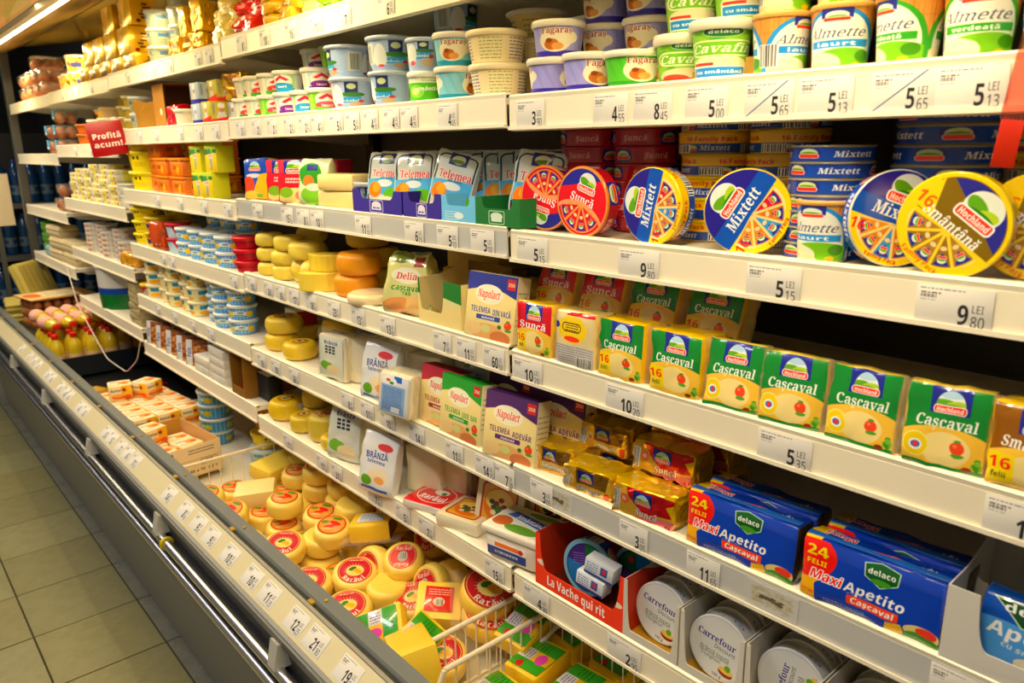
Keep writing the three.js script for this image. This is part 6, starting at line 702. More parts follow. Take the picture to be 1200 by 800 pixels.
{ // --- top shelf
  const y1 = LEV.A[1], y2 = LEV.A[2], y3 = LEV.A[3], y4 = LEV.A[4];
  const clear6 = eggPack('clear plastic pack of brown eggs', 2, 3);
  [[0.99, y4, -5.36, 0], [0.99, y4 + 0.075, -5.36, 1], [0.99, y4, -5.18, 2], [0.99, y4 + 0.075, -5.18, 3], [0.99, y4, -5.0, 4], [0.99, y4 + 0.075, -5.0, 5], [1.0, y4 + 0.15, -5.02, 6], [0.99, y4, -4.82, 7], [0.99, y4 + 0.075, -4.82, 8]].forEach(([x, y, z, i]) => eggBox(clear6, 2, 3, x, y, z, `@, ${['lower', 'upper', 'lower', 'upper', 'lowest', 'middle', 'top', 'lower', 'upper'][i]} of the ${['farthest', 'farthest', 'next', 'next', 'tall', 'tall', 'tall', 'last'][Math.min(i, 7)]} stack on the top shelf`, `brown egg in the ${['farthest lower', 'farthest upper', 'second lower', 'second upper', 'third lowest', 'third middle', 'third top', 'last lower', 'last upper'][i]} clear pack, top shelf`, 'brown eggs on the top shelf'));
  const jar = tubKind('mustard coloured salad tub', 0.052, 0.075, A.jarTub, 0xe6dcd0, { taper: 0.9 });
  put(jar, -4.34, y3, 0.02, '@, lowest in line by the eggs', { face: 0.2 }); put(jar, -4.2, y3, 0.02, '@, lower of two by the gold cartons', { face: 0.1 }); put(jar, -4.22, y3 + 0.076, 0.02, '@, upper of two by the gold cartons', { face: -0.2 }); put(jar, -4.05, y3, 0.03, '@, between salad tubs and gold cartons', { face: 0.4 }); put(jar, -4.46, y3, 0.03, '@, last one next to the eggs', { face: 0.4 });
  const gb = cartonKind('gold_carton', 'gold butter carton with dark script', 0.155, 0.052, 0.085, { front: A.goldBox, right: A.goldBox }, 0xc8a024, { fin: 'foil', cat: 'carton' }), gm = cartonKind('gold_carton', 'tall shiny gold carton', 0.15, 0.096, 0.085, { right: A.goldBox }, 0xd2aa34, { fin: 'foil', cat: 'carton', colors: { front: 0xe2bc50 } });  // tall ones: bright reflection put into the lighter front colour
  [-3.86, -3.69, -3.52, -3.35, -3.18].forEach((z, i) => put(gb, z, y2, 0.006, `@, ${['first', 'second', 'third', 'fourth', 'last'][i]} of the bottom row from the salad tubs`));
  [-3.75, -3.58, -3.41, -3.22].forEach((z, i) => put(gm, z, y2 + 0.053, 0.006, `@, ${['first', 'second', 'third', 'last'][i]} of the middle row`)); [-3.42, -3.19].forEach((z, i) => put(gm, z, y2 + 0.151, 0.012, `@, ${['first', 'last'][i]} of the top row`)); 
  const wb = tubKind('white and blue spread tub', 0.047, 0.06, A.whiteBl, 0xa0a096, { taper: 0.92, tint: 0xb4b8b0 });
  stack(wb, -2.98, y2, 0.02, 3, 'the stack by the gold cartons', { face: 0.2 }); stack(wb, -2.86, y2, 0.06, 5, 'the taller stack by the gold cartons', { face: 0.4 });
  const br = foilKind('gold butter brick with red lettering', A.goldBr, 0.1, 0.055, 0.07, 50), bt = foilKind('upright gold butter brick', A.goldBr, 0.06, 0.09, 0.06, 57);
  put(br, -2.7, y2, 0.01, '@, lower one by the white tubs'); put(br, -2.54, y2, 0.012, '@, lying at the rail joint', { turn: 0.3 }); put(bt, -2.63, y2 + 0.056, 0.02, '@, slim one on the lower brick'); put(bt, -2.5, y2 + 0.056, 0.016, '@, beside the slim one', { turn: 0.2 }); put(br, -2.42, y2 + 0.03, 0.07, '@, behind the yellow bags', { turn: 0.3 }); put(br, -2.66, y2 + 0.056, 0.1, '@, dim one in the second row');
  const bag = (desc, c, w, h, seed) => cartonKind('soft_bag', desc, w, h, 0.11, {}, c, { fin: 'film', seg: [10, 6, 8], r: 0.012, crinkle: 0.012, freq: 38, seed, cat: 'bag', body: 'bag_body' });
  const yb = bag('pale yellow soft cheese bag', 0xe0c870, 0.12, 0.05, 4), rb = bag('crumpled bright red soft bag', 0xd8362c, 0.13, 0.045, 7), ob = bag('flat ochre soft bag', 0xcf9c2c, 0.17, 0.032, 12);
  for (let i = 0; i < 3; i++) put(yb, -2.3 + i * 0.01, y1 - 0.002 + i * 0.046, 0.015 + i * 0.012, `@, ${LEVEL[3][i]} in the pile by the butter bricks`, { turn: 0.3 * i }); for (let i = 0; i < 4; i++) put(rb, -2.13 + 0.008 * i, y1 - 0.002 + i * 0.042, 0.008 + (i % 2) * 0.012, `@, ${LEVEL[4][i]} in the red pile`, { turn: 0.25 * i }); for (let i = 0; i < 3; i++) put(ob, -1.93 + 0.01 * i, y1 - 0.002 + i * 0.03, 0.01, `@, ${LEVEL[3][i]} in the pile beside the red bags`, { turn: 0.15 * i });
  put(bag('white and green soft bag', 0xb8cc80, 0.12, 0.05, 15), -1.755, y1, 0.01, '@ lying beside the ochre bags'); put(bag('lime green soft bag', 0x7cb83a, 0.12, 0.05, 18), -1.64, y1, 0.012, '@ next to the white one');
  put(bag('white and orange soft bag', 0xe0b890, 0.11, 0.05, 22), -1.53, y1, 0.012, '@, last in the row');
  [-1.4, -1.57, -1.7, -1.83, -1.98, -2.13].forEach((z, i) => priceTag('A', 1, z, ['6', '7', '11', '16', '10', '8'][i], ['25', '10', '90', '45', '09', '30'][i], ['last one before the frame edge', 'below the orange bag', 'below the lime bag', 'below the ochre bags', 'below the red bags', 'below the yellow bags'][i]));
  [-2.37, -2.46, -2.72, -2.9, -3.2].forEach((z, i) => priceTag('A', 2, z, ['8', '10', '9', '5', '12'][i], ['20', '15', '35', '70', '60'][i], ['below the butter brick at the joint', 'second from the joint', 'below the butter bricks', 'below the white tubs', 'below the gold cartons'][i]));
  [-3.75, -4.0, -4.3].forEach((z, i) => priceTag('A', 3, z, ['9', '7', '6'][i], '50', ['below the first gold cartons', 'below the salad tubs', 'below the last salad tubs'][i]));
}
{ // --- second shelf
  const y2 = LEV.B[2], y3 = LEV.B[3], y4 = LEV.B[4];
  const cb = cartonKind('small_carton', 'blue cheese carton with a cook in white', 0.075, 0.062, 0.075, { front: A.chefB, right: A.chefB }, 0x9aa8c4, { r: 0.002 }), cy = cartonKind('small_carton', 'yellow cheese carton with a cook in white', 0.075, 0.064, 0.075, { front: A.chefY, right: A.chefY }, 0xb0a83c, { r: 0.002 });
  put(cb, -2.55, y2, 0.006, '@, lower of two'); put(cb, -2.545, y2 + 0.063, 0.006, '@, upper of two'); put(cy, -2.455, y2, 0.004, '@ beside the blue ones'); put(cy, -2.46, y2 + 0.065, 0.03, '@, dim one behind the gold bricks');
  const gbk = foilKind('small gold brick', A.goldBr, 0.1, 0.04, 0.06, 60); put(gbk, -2.36, y2 + 0.064, 0.06, '@ lying above the fruit tubs, lower', { turn: 0.3 }); put(gbk, -2.37, y2 + 0.104, 0.055, '@ lying above the fruit tubs, upper', { turn: 0.2 }); put(cb, -2.37, y2, 0.055, '@, carrying two small gold bricks');
  const crate = thing('brown_box', 'brown cardboard box lying open towards the red packs', 'cardboard box');
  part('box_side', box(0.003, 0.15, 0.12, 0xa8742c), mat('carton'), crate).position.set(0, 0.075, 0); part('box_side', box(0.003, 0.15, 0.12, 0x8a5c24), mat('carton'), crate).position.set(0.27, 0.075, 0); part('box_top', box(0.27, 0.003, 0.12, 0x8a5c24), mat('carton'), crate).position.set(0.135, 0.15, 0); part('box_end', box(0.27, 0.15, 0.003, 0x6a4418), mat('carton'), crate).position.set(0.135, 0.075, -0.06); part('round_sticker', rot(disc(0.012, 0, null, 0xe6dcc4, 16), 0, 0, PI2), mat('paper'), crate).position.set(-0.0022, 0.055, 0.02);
  crate.position.set(0.935, y2, -2.99);
  const rp = cartonKind('soft_bag', 'crumpled red cheese pack', 0.1, 0.07, 0.09, {}, 0xc41c2c, { fin: 'film', seg: [8, 6, 6], r: 0.01, crinkle: 0.008, freq: 50, seed: 9, cat: 'bag', body: 'bag_body' });
  put(rp, -2.86, y2, 0.03, '@ before the open brown box'); put(rp, -2.83, y2, 0.14, '@ behind the small white tub'); put(tubKind('small plain white tub', 0.038, 0.054, null, 0xf0ead8, { cupC: 0xeae0cc }), -2.745, y2, 0.006, '@ beside the cook cartons');
  put(cartonKind('carton', 'ragged brown carton end', 0.1, 0.1, 0.02, {}, 0x9a7030, { seg: [4, 4, 1], crinkle: 0.006, freq: 40 }), -3.16, y2, 0.03, '@ beside the open brown box', { turn: 0.6 });
  const wb = tubKind('white and blue spread tub', 0.05, 0.062, A.whiteBl, 0xd8dce4, { taper: 0.9 }); put(wb, -3.3, y2, 0.02, '@, lower of two behind the red sign'); put(wb, -3.3, y2 + 0.063, 0.02, '@, upper of two behind the red sign');
  const ol = tubKind('clear lidded olive tray', 0.055, 0.045, null, 0xd8cfa8, { cupC: 0xb09a4a }); stack(ol, -3.42, y2, 0.03, 3, 'the stack at the far joint'); stack(ol, -3.62, y3 + 0.02, 0.06, 4, 'the stack behind the red sign');
  const ct = tubKind('creamy white delicatessen tub', 0.07, 0.11, A.crmTub, 0xf0e6cc, { tint: 0xfff4dc }); put(ct, -3.78, y3, 0.02, '@ behind the red sign'); put(ct, -3.98, y3, 0.02, '@ next to the brown dish'); put(tubKind('brown glazed dish', 0.055, 0.05, null, 0xb0683c, { cupC: 0xb86a3c }), -4.16, y3, 0.01, '@, lower, by the cream tubs'); put(tubKind('brown glazed dish', 0.05, 0.045, null, 0xb0683c, { cupC: 0xb86a3c }), -4.2, y3 + 0.052, 0.02, '@, upper, by the cream tubs');
  put(tubKind('flat beige lidded bowl', 0.075, 0.05, null, 0xd0b890, { cupC: 0xc0a880 }), -3.9, y3 + 0.112, 0.06, '@ on the creamy tubs'); put(tubKind('green printed small tub', 0.045, 0.05, A.jarTub, 0xb8b890, {}), -4.08, y3 + 0.112, 0.08, '@ in the shade above the creamy tubs');
  const lab6 = eggPack('egg pack with a sky blue label', 2, 2, { lab: true });
  [[0.98, y4 + 0.002, -4.72, 'lowest'], [0.98, y4 + 0.078, -4.72, 'middle'], [0.98, y4 + 0.154, -4.69, 'top']].forEach(([x, y, z, w]) => eggBox(lab6, 2, 2, x, y, z, `@, ${w} in the stack on the second shelf`, `brown egg in the ${w} blue-labelled pack`, 'eggs in the blue-labelled packs')); [[0.97, y4 + 0.002, -4.86, 'lower'], [0.97, y4 + 0.078, -4.87, 'upper']].forEach(([x, y, z, w]) => eggBox(lab6, 2, 2, x, y, z, `@, ${w} one at the far side`, `brown egg in the ${w} far blue-labelled pack`, 'eggs in the blue-labelled packs'));
  [-2.38, -2.52, -2.7, -2.95, -3.15].forEach((z, i) => priceTag('B', 2, z, ['4', '3', '5', '6', '7'][i], '20', ['below the fruit tub joint', 'below the cook cartons', 'below the small white tub', 'below the brown box', 'below the ragged carton'][i])); [-3.9, -4.2].forEach((z, i) => priceTag('B', 3, z, '8', '40', ['below the creamy tubs', 'below the brown dishes'][i]));
  // promotional sign
  const sg = thing('promotion_sign', 'dark red square sign with white lettering hung on the second shelf edge', 'sign'); part('sign_panel', softBox(0.13, 0.13, 0.003, { faces: { front: A.sign, back: A.sign }, color: 0xa8101e, r: 0.0006 }), mat('plastic', 2), sg); part('hanger', box(0.02, 0.03, 0.02, 0xd8d4c8, 0.04, 0.128, -0.012), mat('plastic'), sg); sg.position.set(0.847, 1.588, -3.358); sg.rotation.set(0, -0.18, 0.13);
}
{ // --- third shelf
  const y2 = LEV.C[2], y3 = LEV.C[3], y4 = LEV.C[4];
  const yt = tubKind('round bright yellow lidded tub', 0.07, 0.08, A.yelTub, 0xf0e02a, { taper: 0.85, rl: 0.006, lidH: 0.012 }); stack(yt, -3.38, y2 - 0.006, 0.014, 3, 'the front stack at the joint', { face: 0.3 }); stack(yt, -3.3, y2 - 0.006, 0.17, 3, 'the rear stack at the joint');
  const ot = rectTub('orange margarine tub', 0.135, 0.064, 0.1, A.orange, 0xe07818, 0xf08a24); [-3.16, -3.0, -2.83].forEach((z, i) => stack(ot, z, y2, 0.01 + (i === 0 ? 0.03 : 0), i ? 2 : 3, ['the stack by the yellow tubs', 'the middle stack', 'the stack by the yellow-green cartons'][i])); [-3.0, -2.84].forEach((z, i) => stack(ot, z, y2, 0.13, 3, ['the shaded middle stack', 'the shaded stack by the cartons'][i]));
  const yg = cartonKind('milk_carton', 'yellow-green carton with a small house picture', 0.075, 0.083, 0.06, { front: A.ygBox }, 0xd8d41e, { r: 0.0015 }); [[-2.6, 0, 0], [-2.52, 0, 0], [-2.63, 1, 0.01], [-2.49, 1, 0.01], [-2.63, 2, 0.03]].forEach(([z, l, s], i) => put(yg, z, y2 + l * 0.084, s + 0.004, `@, ${['first of the bottom pair', 'second of the bottom pair', 'first of the upper pair', 'second of the upper pair', 'single one on top'][i]}`, { turn: 0.12 }));
  const fb = cartonKind('flat_carton', 'flat white and yellow cheese carton', 0.125, 0.022, 0.1, { front: A.flatBox, right: A.flatBox }, 0xe8e2c4, { r: 0.001 });
  [[-4.42, 6], [-4.28, 7], [-4.13, 7], [-3.98, 8], [-3.84, 8], [-3.69, 7]].forEach(([z, n], i) => { for (let j = 0; j < n; j++) put(fb, z + rr(-0.006, 0.006), y3 + j * 0.0222, 0.012 + rr(0, 0.01), `@, ${['first', 'second', 'third', 'fourth', 'fifth', 'last'][i]} column from the eggs, ${LEVEL[n][j]}`, { turn: rr(-0.06, 0.06), group: 'flat cheese cartons' }); });
  put(rectTub('plain white flat tub', 0.12, 0.05, 0.1, null, 0xd8d8d0, 0xe6e6e0), -3.56, y3, 0.02, '@, lower of two at the joint'); put(rectTub('plain white flat tub', 0.12, 0.05, 0.1, null, 0xd8d8d0, 0xe6e6e0), -3.56, y3 + 0.05, 0.02, '@, upper of two at the joint');
  const c4 = eggPack('clear plastic pack of brown eggs', 2, 2); eggBox(c4, 2, 2, 0.975, y4 + 0.001, -4.72, '@, lower of the pair on the third shelf', 'brown egg in the lower clear pack, third shelf', 'eggs on the third shelf'); eggBox(c4, 2, 2, 0.97, y4 + 0.001, -4.88, '@, beside the pair on the third shelf', 'brown egg in the side clear pack, third shelf', 'eggs on the third shelf'); eggBox(c4, 2, 2, 0.975, y4 + 0.078, -4.82, '@, upper one on the third shelf', 'brown egg in the upper clear pack, third shelf', 'eggs on the third shelf');
  [-2.35, -2.55, -2.78, -3.03].forEach((z, i) => priceTag('C', 2, z, ['5', '4', '3', '6'][i], '30', ['at the joint', 'below the house cartons', 'below the orange tubs', 'below the middle orange tubs'][i]));
}
{ // --- fourth shelf
  const y2 = LEV.D[2], y3 = LEV.D[3], y4 = LEV.D[4];
  const yt = tubKind('flat bright yellow tub', 0.055, 0.052, A.yelTub, 0xf0e02a, { taper: 0.85, rl: 0.005 }); stack(yt, -3.42, y2 - 0.006, 0.01, 4, 'the front stack at the far joint', { face: 0.2 }); stack(yt, -3.3, y2 - 0.004, 0.1, 3, 'the second yellow stack');
  const jt = tubKind('ochre tub with a white label', 0.05, 0.06, A.jarTub, 0xd8c02c, { taper: 0.9 }); put(jt, -3.26, y2, 0.01, '@, lower of two'); put(jt, -3.26, y2 + 0.061, 0.012, '@, upper of two'); put(jt, -3.16, y2 + 0.03, 0.08, '@, behind the red-flashed one'); put(cartonKind('soft_bag', 'crumpled red and ochre pack', 0.09, 0.11, 0.04, {}, 0xc4502c, { fin: 'film', seg: [8, 8, 3], r: 0.01, crinkle: 0.008, freq: 45, seed: 3, cat: 'bag', body: 'bag_body' }), -3.14, y2, 0.008, '@ beside the ochre tubs', { turn: 0.3 });
  const rt = tubKind('white tub with a red triangle flash', 0.042, 0.056, A.redTri, 0xc8203a, { taper: 0.85 }); stack(rt, -3.01, y2, 0.012, 2, 'the pair by the checked tubs', { face: 0.0 });
  const ck = tubKind('blue checked sun tub', 0.043, 0.052, A.check, 0xe2ecee, { taper: 0.92 }); [[-2.9, 2, 0.012], [-2.77, 2, 0.012], [-2.645, 2, 0.012], [-2.5, 2, 0.006]].forEach(([z, n, s], i) => stack(ck, z, y2, s, n, ['the first front pair from the red flash', 'the second front pair', 'the third front pair', 'the last front pair by the red tubs'][i], { face: 0.2 * (i - 1) })); [[-2.85, 3], [-2.72, 3], [-2.58, 3]].forEach(([z, n], i) => stack(ck, z, y2, 0.11, n, ['the first rear stack', 'the second rear stack', 'the third rear stack'][i], { face: 0.5 }));
  stack(tubKind('flat red lidded tub', 0.04, 0.038, null, 0xd82434, { cupC: 0xc41c2c, lidH: 0.01, rl: 0.004 }), -2.345, y2, 0.008, 3, 'the stack beside the cheese wheels');
  const tn = tubKind('silver grey tin with brown dots', 0.05, 0.024, A.tinTub, 0xcfccc4, { taper: 0.98, lidH: 0.004, rl: 0.001, seg: 20 }); [[-4.3, 6], [-4.16, 6], [-4.0, 5], [-3.86, 6], [-3.72, 4]].forEach(([z, n], i) => stack(tn, z, y3, 0.012 + (i % 2) * 0.02, n, ['the tin stack by the beige cartons', 'the second tin stack', 'the third tin stack', 'the fourth tin stack', 'the last tin stack'][i]));
  const gp = eggPack('green pulp egg carton', 3, 2, { closed: true, color: 0x5f9a3a }), bp = eggPack('beige pulp egg carton', 5, 2, { closed: true, color: 0xc8ba96, lidC: 0xd8c8a0 });
  const cp = (k, x, y, z, l, t = 0) => { const c = k.o.clone(); c.name = numbered(k.name); c.userData = { label: l.replace('@', k.desc), category: k.category, group: 'egg cartons' }; c.position.set(x, y, z); c.rotation.y = -PI2 + t; scene.add(c); };
  for (let i = 0; i < 3; i++) cp(gp, 0.99, y4 + i * 0.068 + 0.002, -5.5, `@, ${LEVEL[3][i]} in the green stack`); for (let i = 0; i < 3; i++) cp(bp, 0.965, y4 + i * 0.068 + 0.002, -5.12 + (i % 2) * 0.04, `@, ${LEVEL[3][i]} in the stack beside the green ones`, 0.05); for (let i = 0; i < 2; i++) cp(bp, 0.975, y4 + i * 0.068 + 0.002, -4.82, `@, ${LEVEL[2][i]} of the near pair`); cp(eggPack('light blue egg carton', 3, 2, { closed: true, color: 0x9ab8c8 }), 0.965, y4 - 0.0 + 0.002, -5.32, '@ below the green cartons');
  [-2.95, -3.05].forEach((z, i) => priceTag('D', 2, z, '4', ['10', '60'][i], ['below the red flash pair', 'second tag by the red flash'][i])); priceTag('D', 2, -2.36, '3', '80', 'at the joint below the red tubs');
}
{ // --- fifth shelf
  const y2 = LEV.E[2], y3 = LEV.E[3];
  const cr = tubKind('cream tub with a teal label', 0.046, 0.055, A.crmTub, 0xece6c8, { taper: 0.9 }); [[-3.36, 3], [-3.22, 3], [-3.1, 3], [-2.97, 3], [-2.85, 3]].forEach(([z, n], i) => stack(cr, z, y2, 0.012 + (i % 2) * 0.012, n, ['the first front stack from the joint', 'the second front stack', 'the third front stack', 'the fourth front stack', 'the last front stack by the blue ones'][i], { face: 0.15 * i - 0.3 })); [-3.2, -3.04, -2.9].forEach((z, i) => stack(cr, z, y2, 0.13, 3, ['the first rear stack', 'the second rear stack', 'the third rear stack'][i]));
  put(tubKind('yellow lidded tub with a red label', 0.05, 0.05, A.redTri, 0xf0c02a, { tint: 0xf0d0b0 }), -3.42, y2, 0.005, '@ at the far joint');
  const ck = tubKind('blue checked yogurt tub', 0.046, 0.05, A.check, 0xe2ecee, { taper: 0.92 }); [[-2.7, 4, 0.03], [-2.6, 3, 0.012], [-2.46, 3, 0.012]].forEach(([z, n, s], i) => stack(ck, z, y2, s, n, ['the tall checked stack', 'the middle checked stack', 'the checked stack beside the cheese wheels'][i], { face: 0.25 * i }));
  const bk = kind('round_pail', 'pail', 'white pail with blue and green bands', [0.2, 0.17, 0.2], (g) => { part('pail_body', join([lathe([[0, 0], [0.095, 0.0]], 28, 0x1f6a30), lathe([[0.095, 0], [0.098, 0.06]], 28, 0x1f6a30), lathe([[0.0981, 0.06], [0.0985, 0.085]], 28, 0x2c4aa4), lathe([[0.0985, 0.085], [0.1, 0.17]], 28, 0xd2d2cc), lathe([[0.1, 0.17], [0, 0.168]], 28, 0xd8d8d2)]), mat('plastic'), g); part('rim', lathe([[0.1, 0.16], [0.104, 0.162], [0.104, 0.172], [0.098, 0.174]], 28, 0xd8d8d2), mat('plastic'), g); }); put(bk, -4.12, y3, 0.02, '@ on the fifth shelf', { scale: 1.25 });
  put(cartonKind('soft_bag', 'crinkled golden snack bag', 0.16, 0.06, 0.12, {}, 0xe0a030, { fin: 'film', seg: [8, 4, 6], r: 0.012, crinkle: 0.012, freq: 34, seed: 6, cat: 'bag', body: 'bag_body' }), -3.6, LEV.D[3] - 0.001, 0.008, '@ lying at the end of the tins');
  const fl = cartonKind('flat_carton', 'thin grey-beige carton', 0.14, 0.024, 0.12, {}, 0xb0a27c, { r: 0.001 }); stack(fl, -3.6, y3, 0.012, 8, 'the stack at the far joint', { spin: 0.1, step: 0.0245 });
  [-2.62, -2.8, -3.0].forEach((z, i) => priceTag('E', 2, z, '2', ['30', '60', '45'][i], ['below the tall checked stack', 'below the last teal tubs', 'below the fourth teal stack'][i])); priceTag('E', 2, -3.2, '2', '75', 'below the second teal stack');
}
{ // --- lowest shelf
  const y2 = LEV.F[2];
  const sn = cartonKind('snack_pack', 'brown bread snack pack with white print', 0.1, 0.1, 0.05, { front: A.snack, right: A.snack }, 0x8a5424, { fin: 'film', seg: [4, 4, 3], r: 0.004, crinkle: 0.002, cat: 'snack pack', body: 'film_pack' }); [-3.38, -3.26, -3.14, -3.02, -2.92].forEach((z, i) => put(sn, z, y2, 0.01 + i * 0.004, `@, ${['first from the joint', 'second', 'third', 'fourth', 'last by the white boxes'][i]}`, { turn: 0.3 + i * 0.08, tilt: -0.1 }));
  const wb = cartonKind('flat_carton', 'plain white card box', 0.14, 0.032, 0.16, {}, 0xe2dfd4, { r: 0.0012 }); [[-2.78, 2], [-2.62, 4]].forEach(([z, n], i) => stack(wb, z, y2, 0.006, n, ['the low stack', 'the taller stack'][i], { step: 0.0325 }));
  const cb = trayKind('brown cardboard box with a torn rim', 0.11, 0.14, 0.14, 0.22, null, 0x8a6020, 0x7a3a18, { cut: [0.02, 0.98, 0.24] }); put(cb, -2.43, y2, 0.004, '@ at the section joint'); put(cartonKind('flat_carton', 'dark red pack', 0.085, 0.03, 0.12, {}, 0x9a1c1c, {}), -2.43, y2 + 0.004, 0.03, '@ lying inside the torn brown box');
  const bl = cartonKind('flat_carton', 'black and white card pack', 0.1, 0.09, 0.05, {}, 0x1c1c20, { colors: { top: 0xe0dccc } }); put(bl, -2.34, y2, 0.05, '@ behind the torn brown box');
}
{ // --- shop beyond the case: water bottles, white notice
  const bt = kind('water_bottle', 'bottle', 'blue plastic water bottle', [0.09, 0.32, 0.09], (g) => { const M = new THREE.MeshPhysicalMaterial({ color: 0x1f5c98, roughness: 0.1, transmission: 0.5, thickness: 0 }); part('bottle_body', lathe([[0, 0], [0.04, 0], [0.044, 0.01], [0.044, 0.2], [0.04, 0.24], [0.018, 0.285], [0.014, 0.29], [0.014, 0.3]], 16, 0xffffff), M, g); part('label', lathe([[0.0445, 0.06], [0.0445, 0.13]], 16, 0x8fa0b0, A.waterW), mat('plastic', 2), g); part('cap', lathe([[0, 0.32], [0.015, 0.32], [0.0155, 0.3], [0.014, 0.298]], 12, 0x3a3a8c), mat('plastic'), g); });
  [0.44, 0.83, 1.22].forEach((y, i) => { const t = thing('rack_shelf', `dark steel rack shelf for bottled water beyond the case, ${LEVEL[3][i]}`, 'shelf'); part('board', box(1.3, 0.03, 0.22, 0x5a5c58, 0, -0.015, 0), mat('plastic'), t); part('edge', box(1.3, 0.04, 0.006, 0x6a6c68, 0, -0.02, 0.113), mat('plastic'), t); t.position.set(1.0, y + 0.012, -6.94); }); struct('rack_back', box(1.34, 1.75, 0.03, 0x24262a, 1.0, 0.875, -7.08), mat('plastic'));  // last piece: back panel of the water rack
  for (let s = 0; s < 3; s++) for (let i = 0; i < 12; i++) { const b = bt.o.clone(); b.name = numbered('water_bottle'); b.userData = { label: `${['first', 'second', 'third', 'fourth', 'fifth', 'sixth', 'seventh', 'eighth', 'ninth', 'tenth', 'eleventh', 'last'][i]} blue water bottle from the aisle on the ${['lower', 'middle', 'upper'][s]} rack shelf`, category: 'bottle', group: `water bottles on the ${['lower', 'middle', 'upper'][s]} rack shelf` }; b.position.set(0.45 + i * 0.1, [0.453, 0.843, 1.233][s], -6.93); scene.add(b); }
  const nt = thing('notice_board', 'blank cream notice card standing in the aisle beyond the case', 'notice'); part('card', rbox(0.2, 0.34, 0.008, 0.002, 0xe8d8bc, 0, 1.3, 0), mat('paper'), nt); part('stand', rbox(0.03, 1.12, 0.02, 0.003, 0x55564f, 0, 0.56, -0.014), mat('plastic'), nt); part('foot', rbox(0.24, 0.02, 0.24, 0.004, 0x44453f, 0, 0.01, 0), mat('plastic'), nt); nt.position.set(0.775, 0, -6.05); nt.rotation.y = 0.1;
}
// ================= the well of the case =================
const WF = 0.47;
const cwM = mat('plastic');
// white wire dividers: each wire is a part
function wireGrid(o, pts, n, h, y0, r = 0.0027) { // panel along a polyline from a to b at x
  const [a, b] = pts, g = new THREE.CylinderGeometry(r * 0.7, r * 0.7, h, 6); paint(g, 0xf2e6cc);
  for (let i = 0; i <= n; i++) { const m = part('wire', g, cwM, o); const t = i / n; m.position.set(a.x + (b.x - a.x) * t, y0 + h / 2, a.z + (b.z - a.z) * t); }
  part('top_rim', rod(V(a.x, y0 + h, a.z), V(b.x, y0 + h, b.z), r * 1.9, 0xf4e8d0, 8), cwM, o); part('bottom_rim', rod(V(a.x, y0, a.z), V(b.x, y0, b.z), r * 1.4, 0xf4e8d0, 8), cwM, o);
}
{
  const d = thing('wire_divider', 'white wire divider across the well before the cartons', 'wire divider'); wireGrid(d, [V(0.66, 0, -2.43), V(1.24, 0, -2.43)], 15, 0.125, WF + 0.005);
  const b1 = thing('wire_basket', 'white wire end panel between the round cheeses and the near basket', 'wire divider'); wireGrid(b1, [V(0.735, 0, -1.125), V(1.3, 0, -1.125)], 20, 0.145, WF + 0.005, 0.003);
  for (const [x0, x1] of [[0.665, 0.735]]) part('corner_bend', rod(V(x1, WF + 0.15, -1.125), V(x0, WF + 0.03, -1.125), 0.005, 0xf4e8d0, 8), cwM, b1);
  const b2 = thing('wire_basket', 'near white wire basket standing in the well', 'wire basket'); wireGrid(b2, [V(0.725, 0, -1.035), V(1.3, 0, -1.035)], 20, 0.145, WF + 0.005, 0.003); wireGrid(b2, [V(0.735, 0, -0.62), V(1.3, 0, -0.62)], 20, 0.145, WF + 0.005, 0.003);
  wireGrid(b2, [V(1.02, 0, -1.033), V(1.02, 0, -0.18)], 30, 0.13, WF + 0.006, 0.0022);
  part('corner_bend', rod(V(0.725, WF + 0.15, -1.035), V(0.665, WF + 0.03, -1.035), 0.005, 0xf4e8d0, 8), cwM, b2); part('side_rim', rod(V(0.665, WF + 0.03, -1.035), V(0.665, WF + 0.03, -0.2), 0.004, 0xf4e8d0, 8), cwM, b2); part('brace', rod(V(0.74, WF + 0.01, -1.03), V(1.1, WF + 0.13, -1.03), 0.005, 0xf4e8d0, 8), cwM, b2); part('brace', rod(V(0.86, WF + 0.01, -0.62), V(1.15, WF + 0.15, -0.62), 0.006, 0xf4e8d0, 8), cwM, b2);
}
// round cheeses heaped in the well; [x, y, z, lean x, lean z, label kind]
const rk = { p: wheelKind('yellow round cheese with red pepper label', 0.053, 0.054, 0xf7d976, A.pepper, { seed: 2, lab: 0.74 }), r: wheelKind('yellow round cheese with red fruit label', 0.057, 0.05, 0xf7d976, A.raraul, { seed: 5, lab: 0.76 }), g: wheelKind('yellow round cheese with grey-centred red label', 0.052, 0.046, 0xf6d46c, A.redLab, { seed: 8, lab: 0.7 }), n: wheelKind('plain yellow round cheese', 0.054, 0.051, 0xf5d46e, null, { seed: 11 }) };
let heapN = 0;
function heap(t, x, y, z, where, rx = 0, rz = 0, turn = 0) { const k = rk[t], c = k.o.clone(); c.name = numbered(k.name); c.userData = { label: k.desc + ', ' + where, category: 'cheese wheel', group: 'round cheeses in the well' }; c.position.set(x, y, z); c.rotation.order = 'XZY'; c.rotation.set(rx < 0 ? -rx + 0.05 : rx + 0.1, turn - 0.6 + rr(-0.3, 0.3), rz); scene.add(c); return c; }
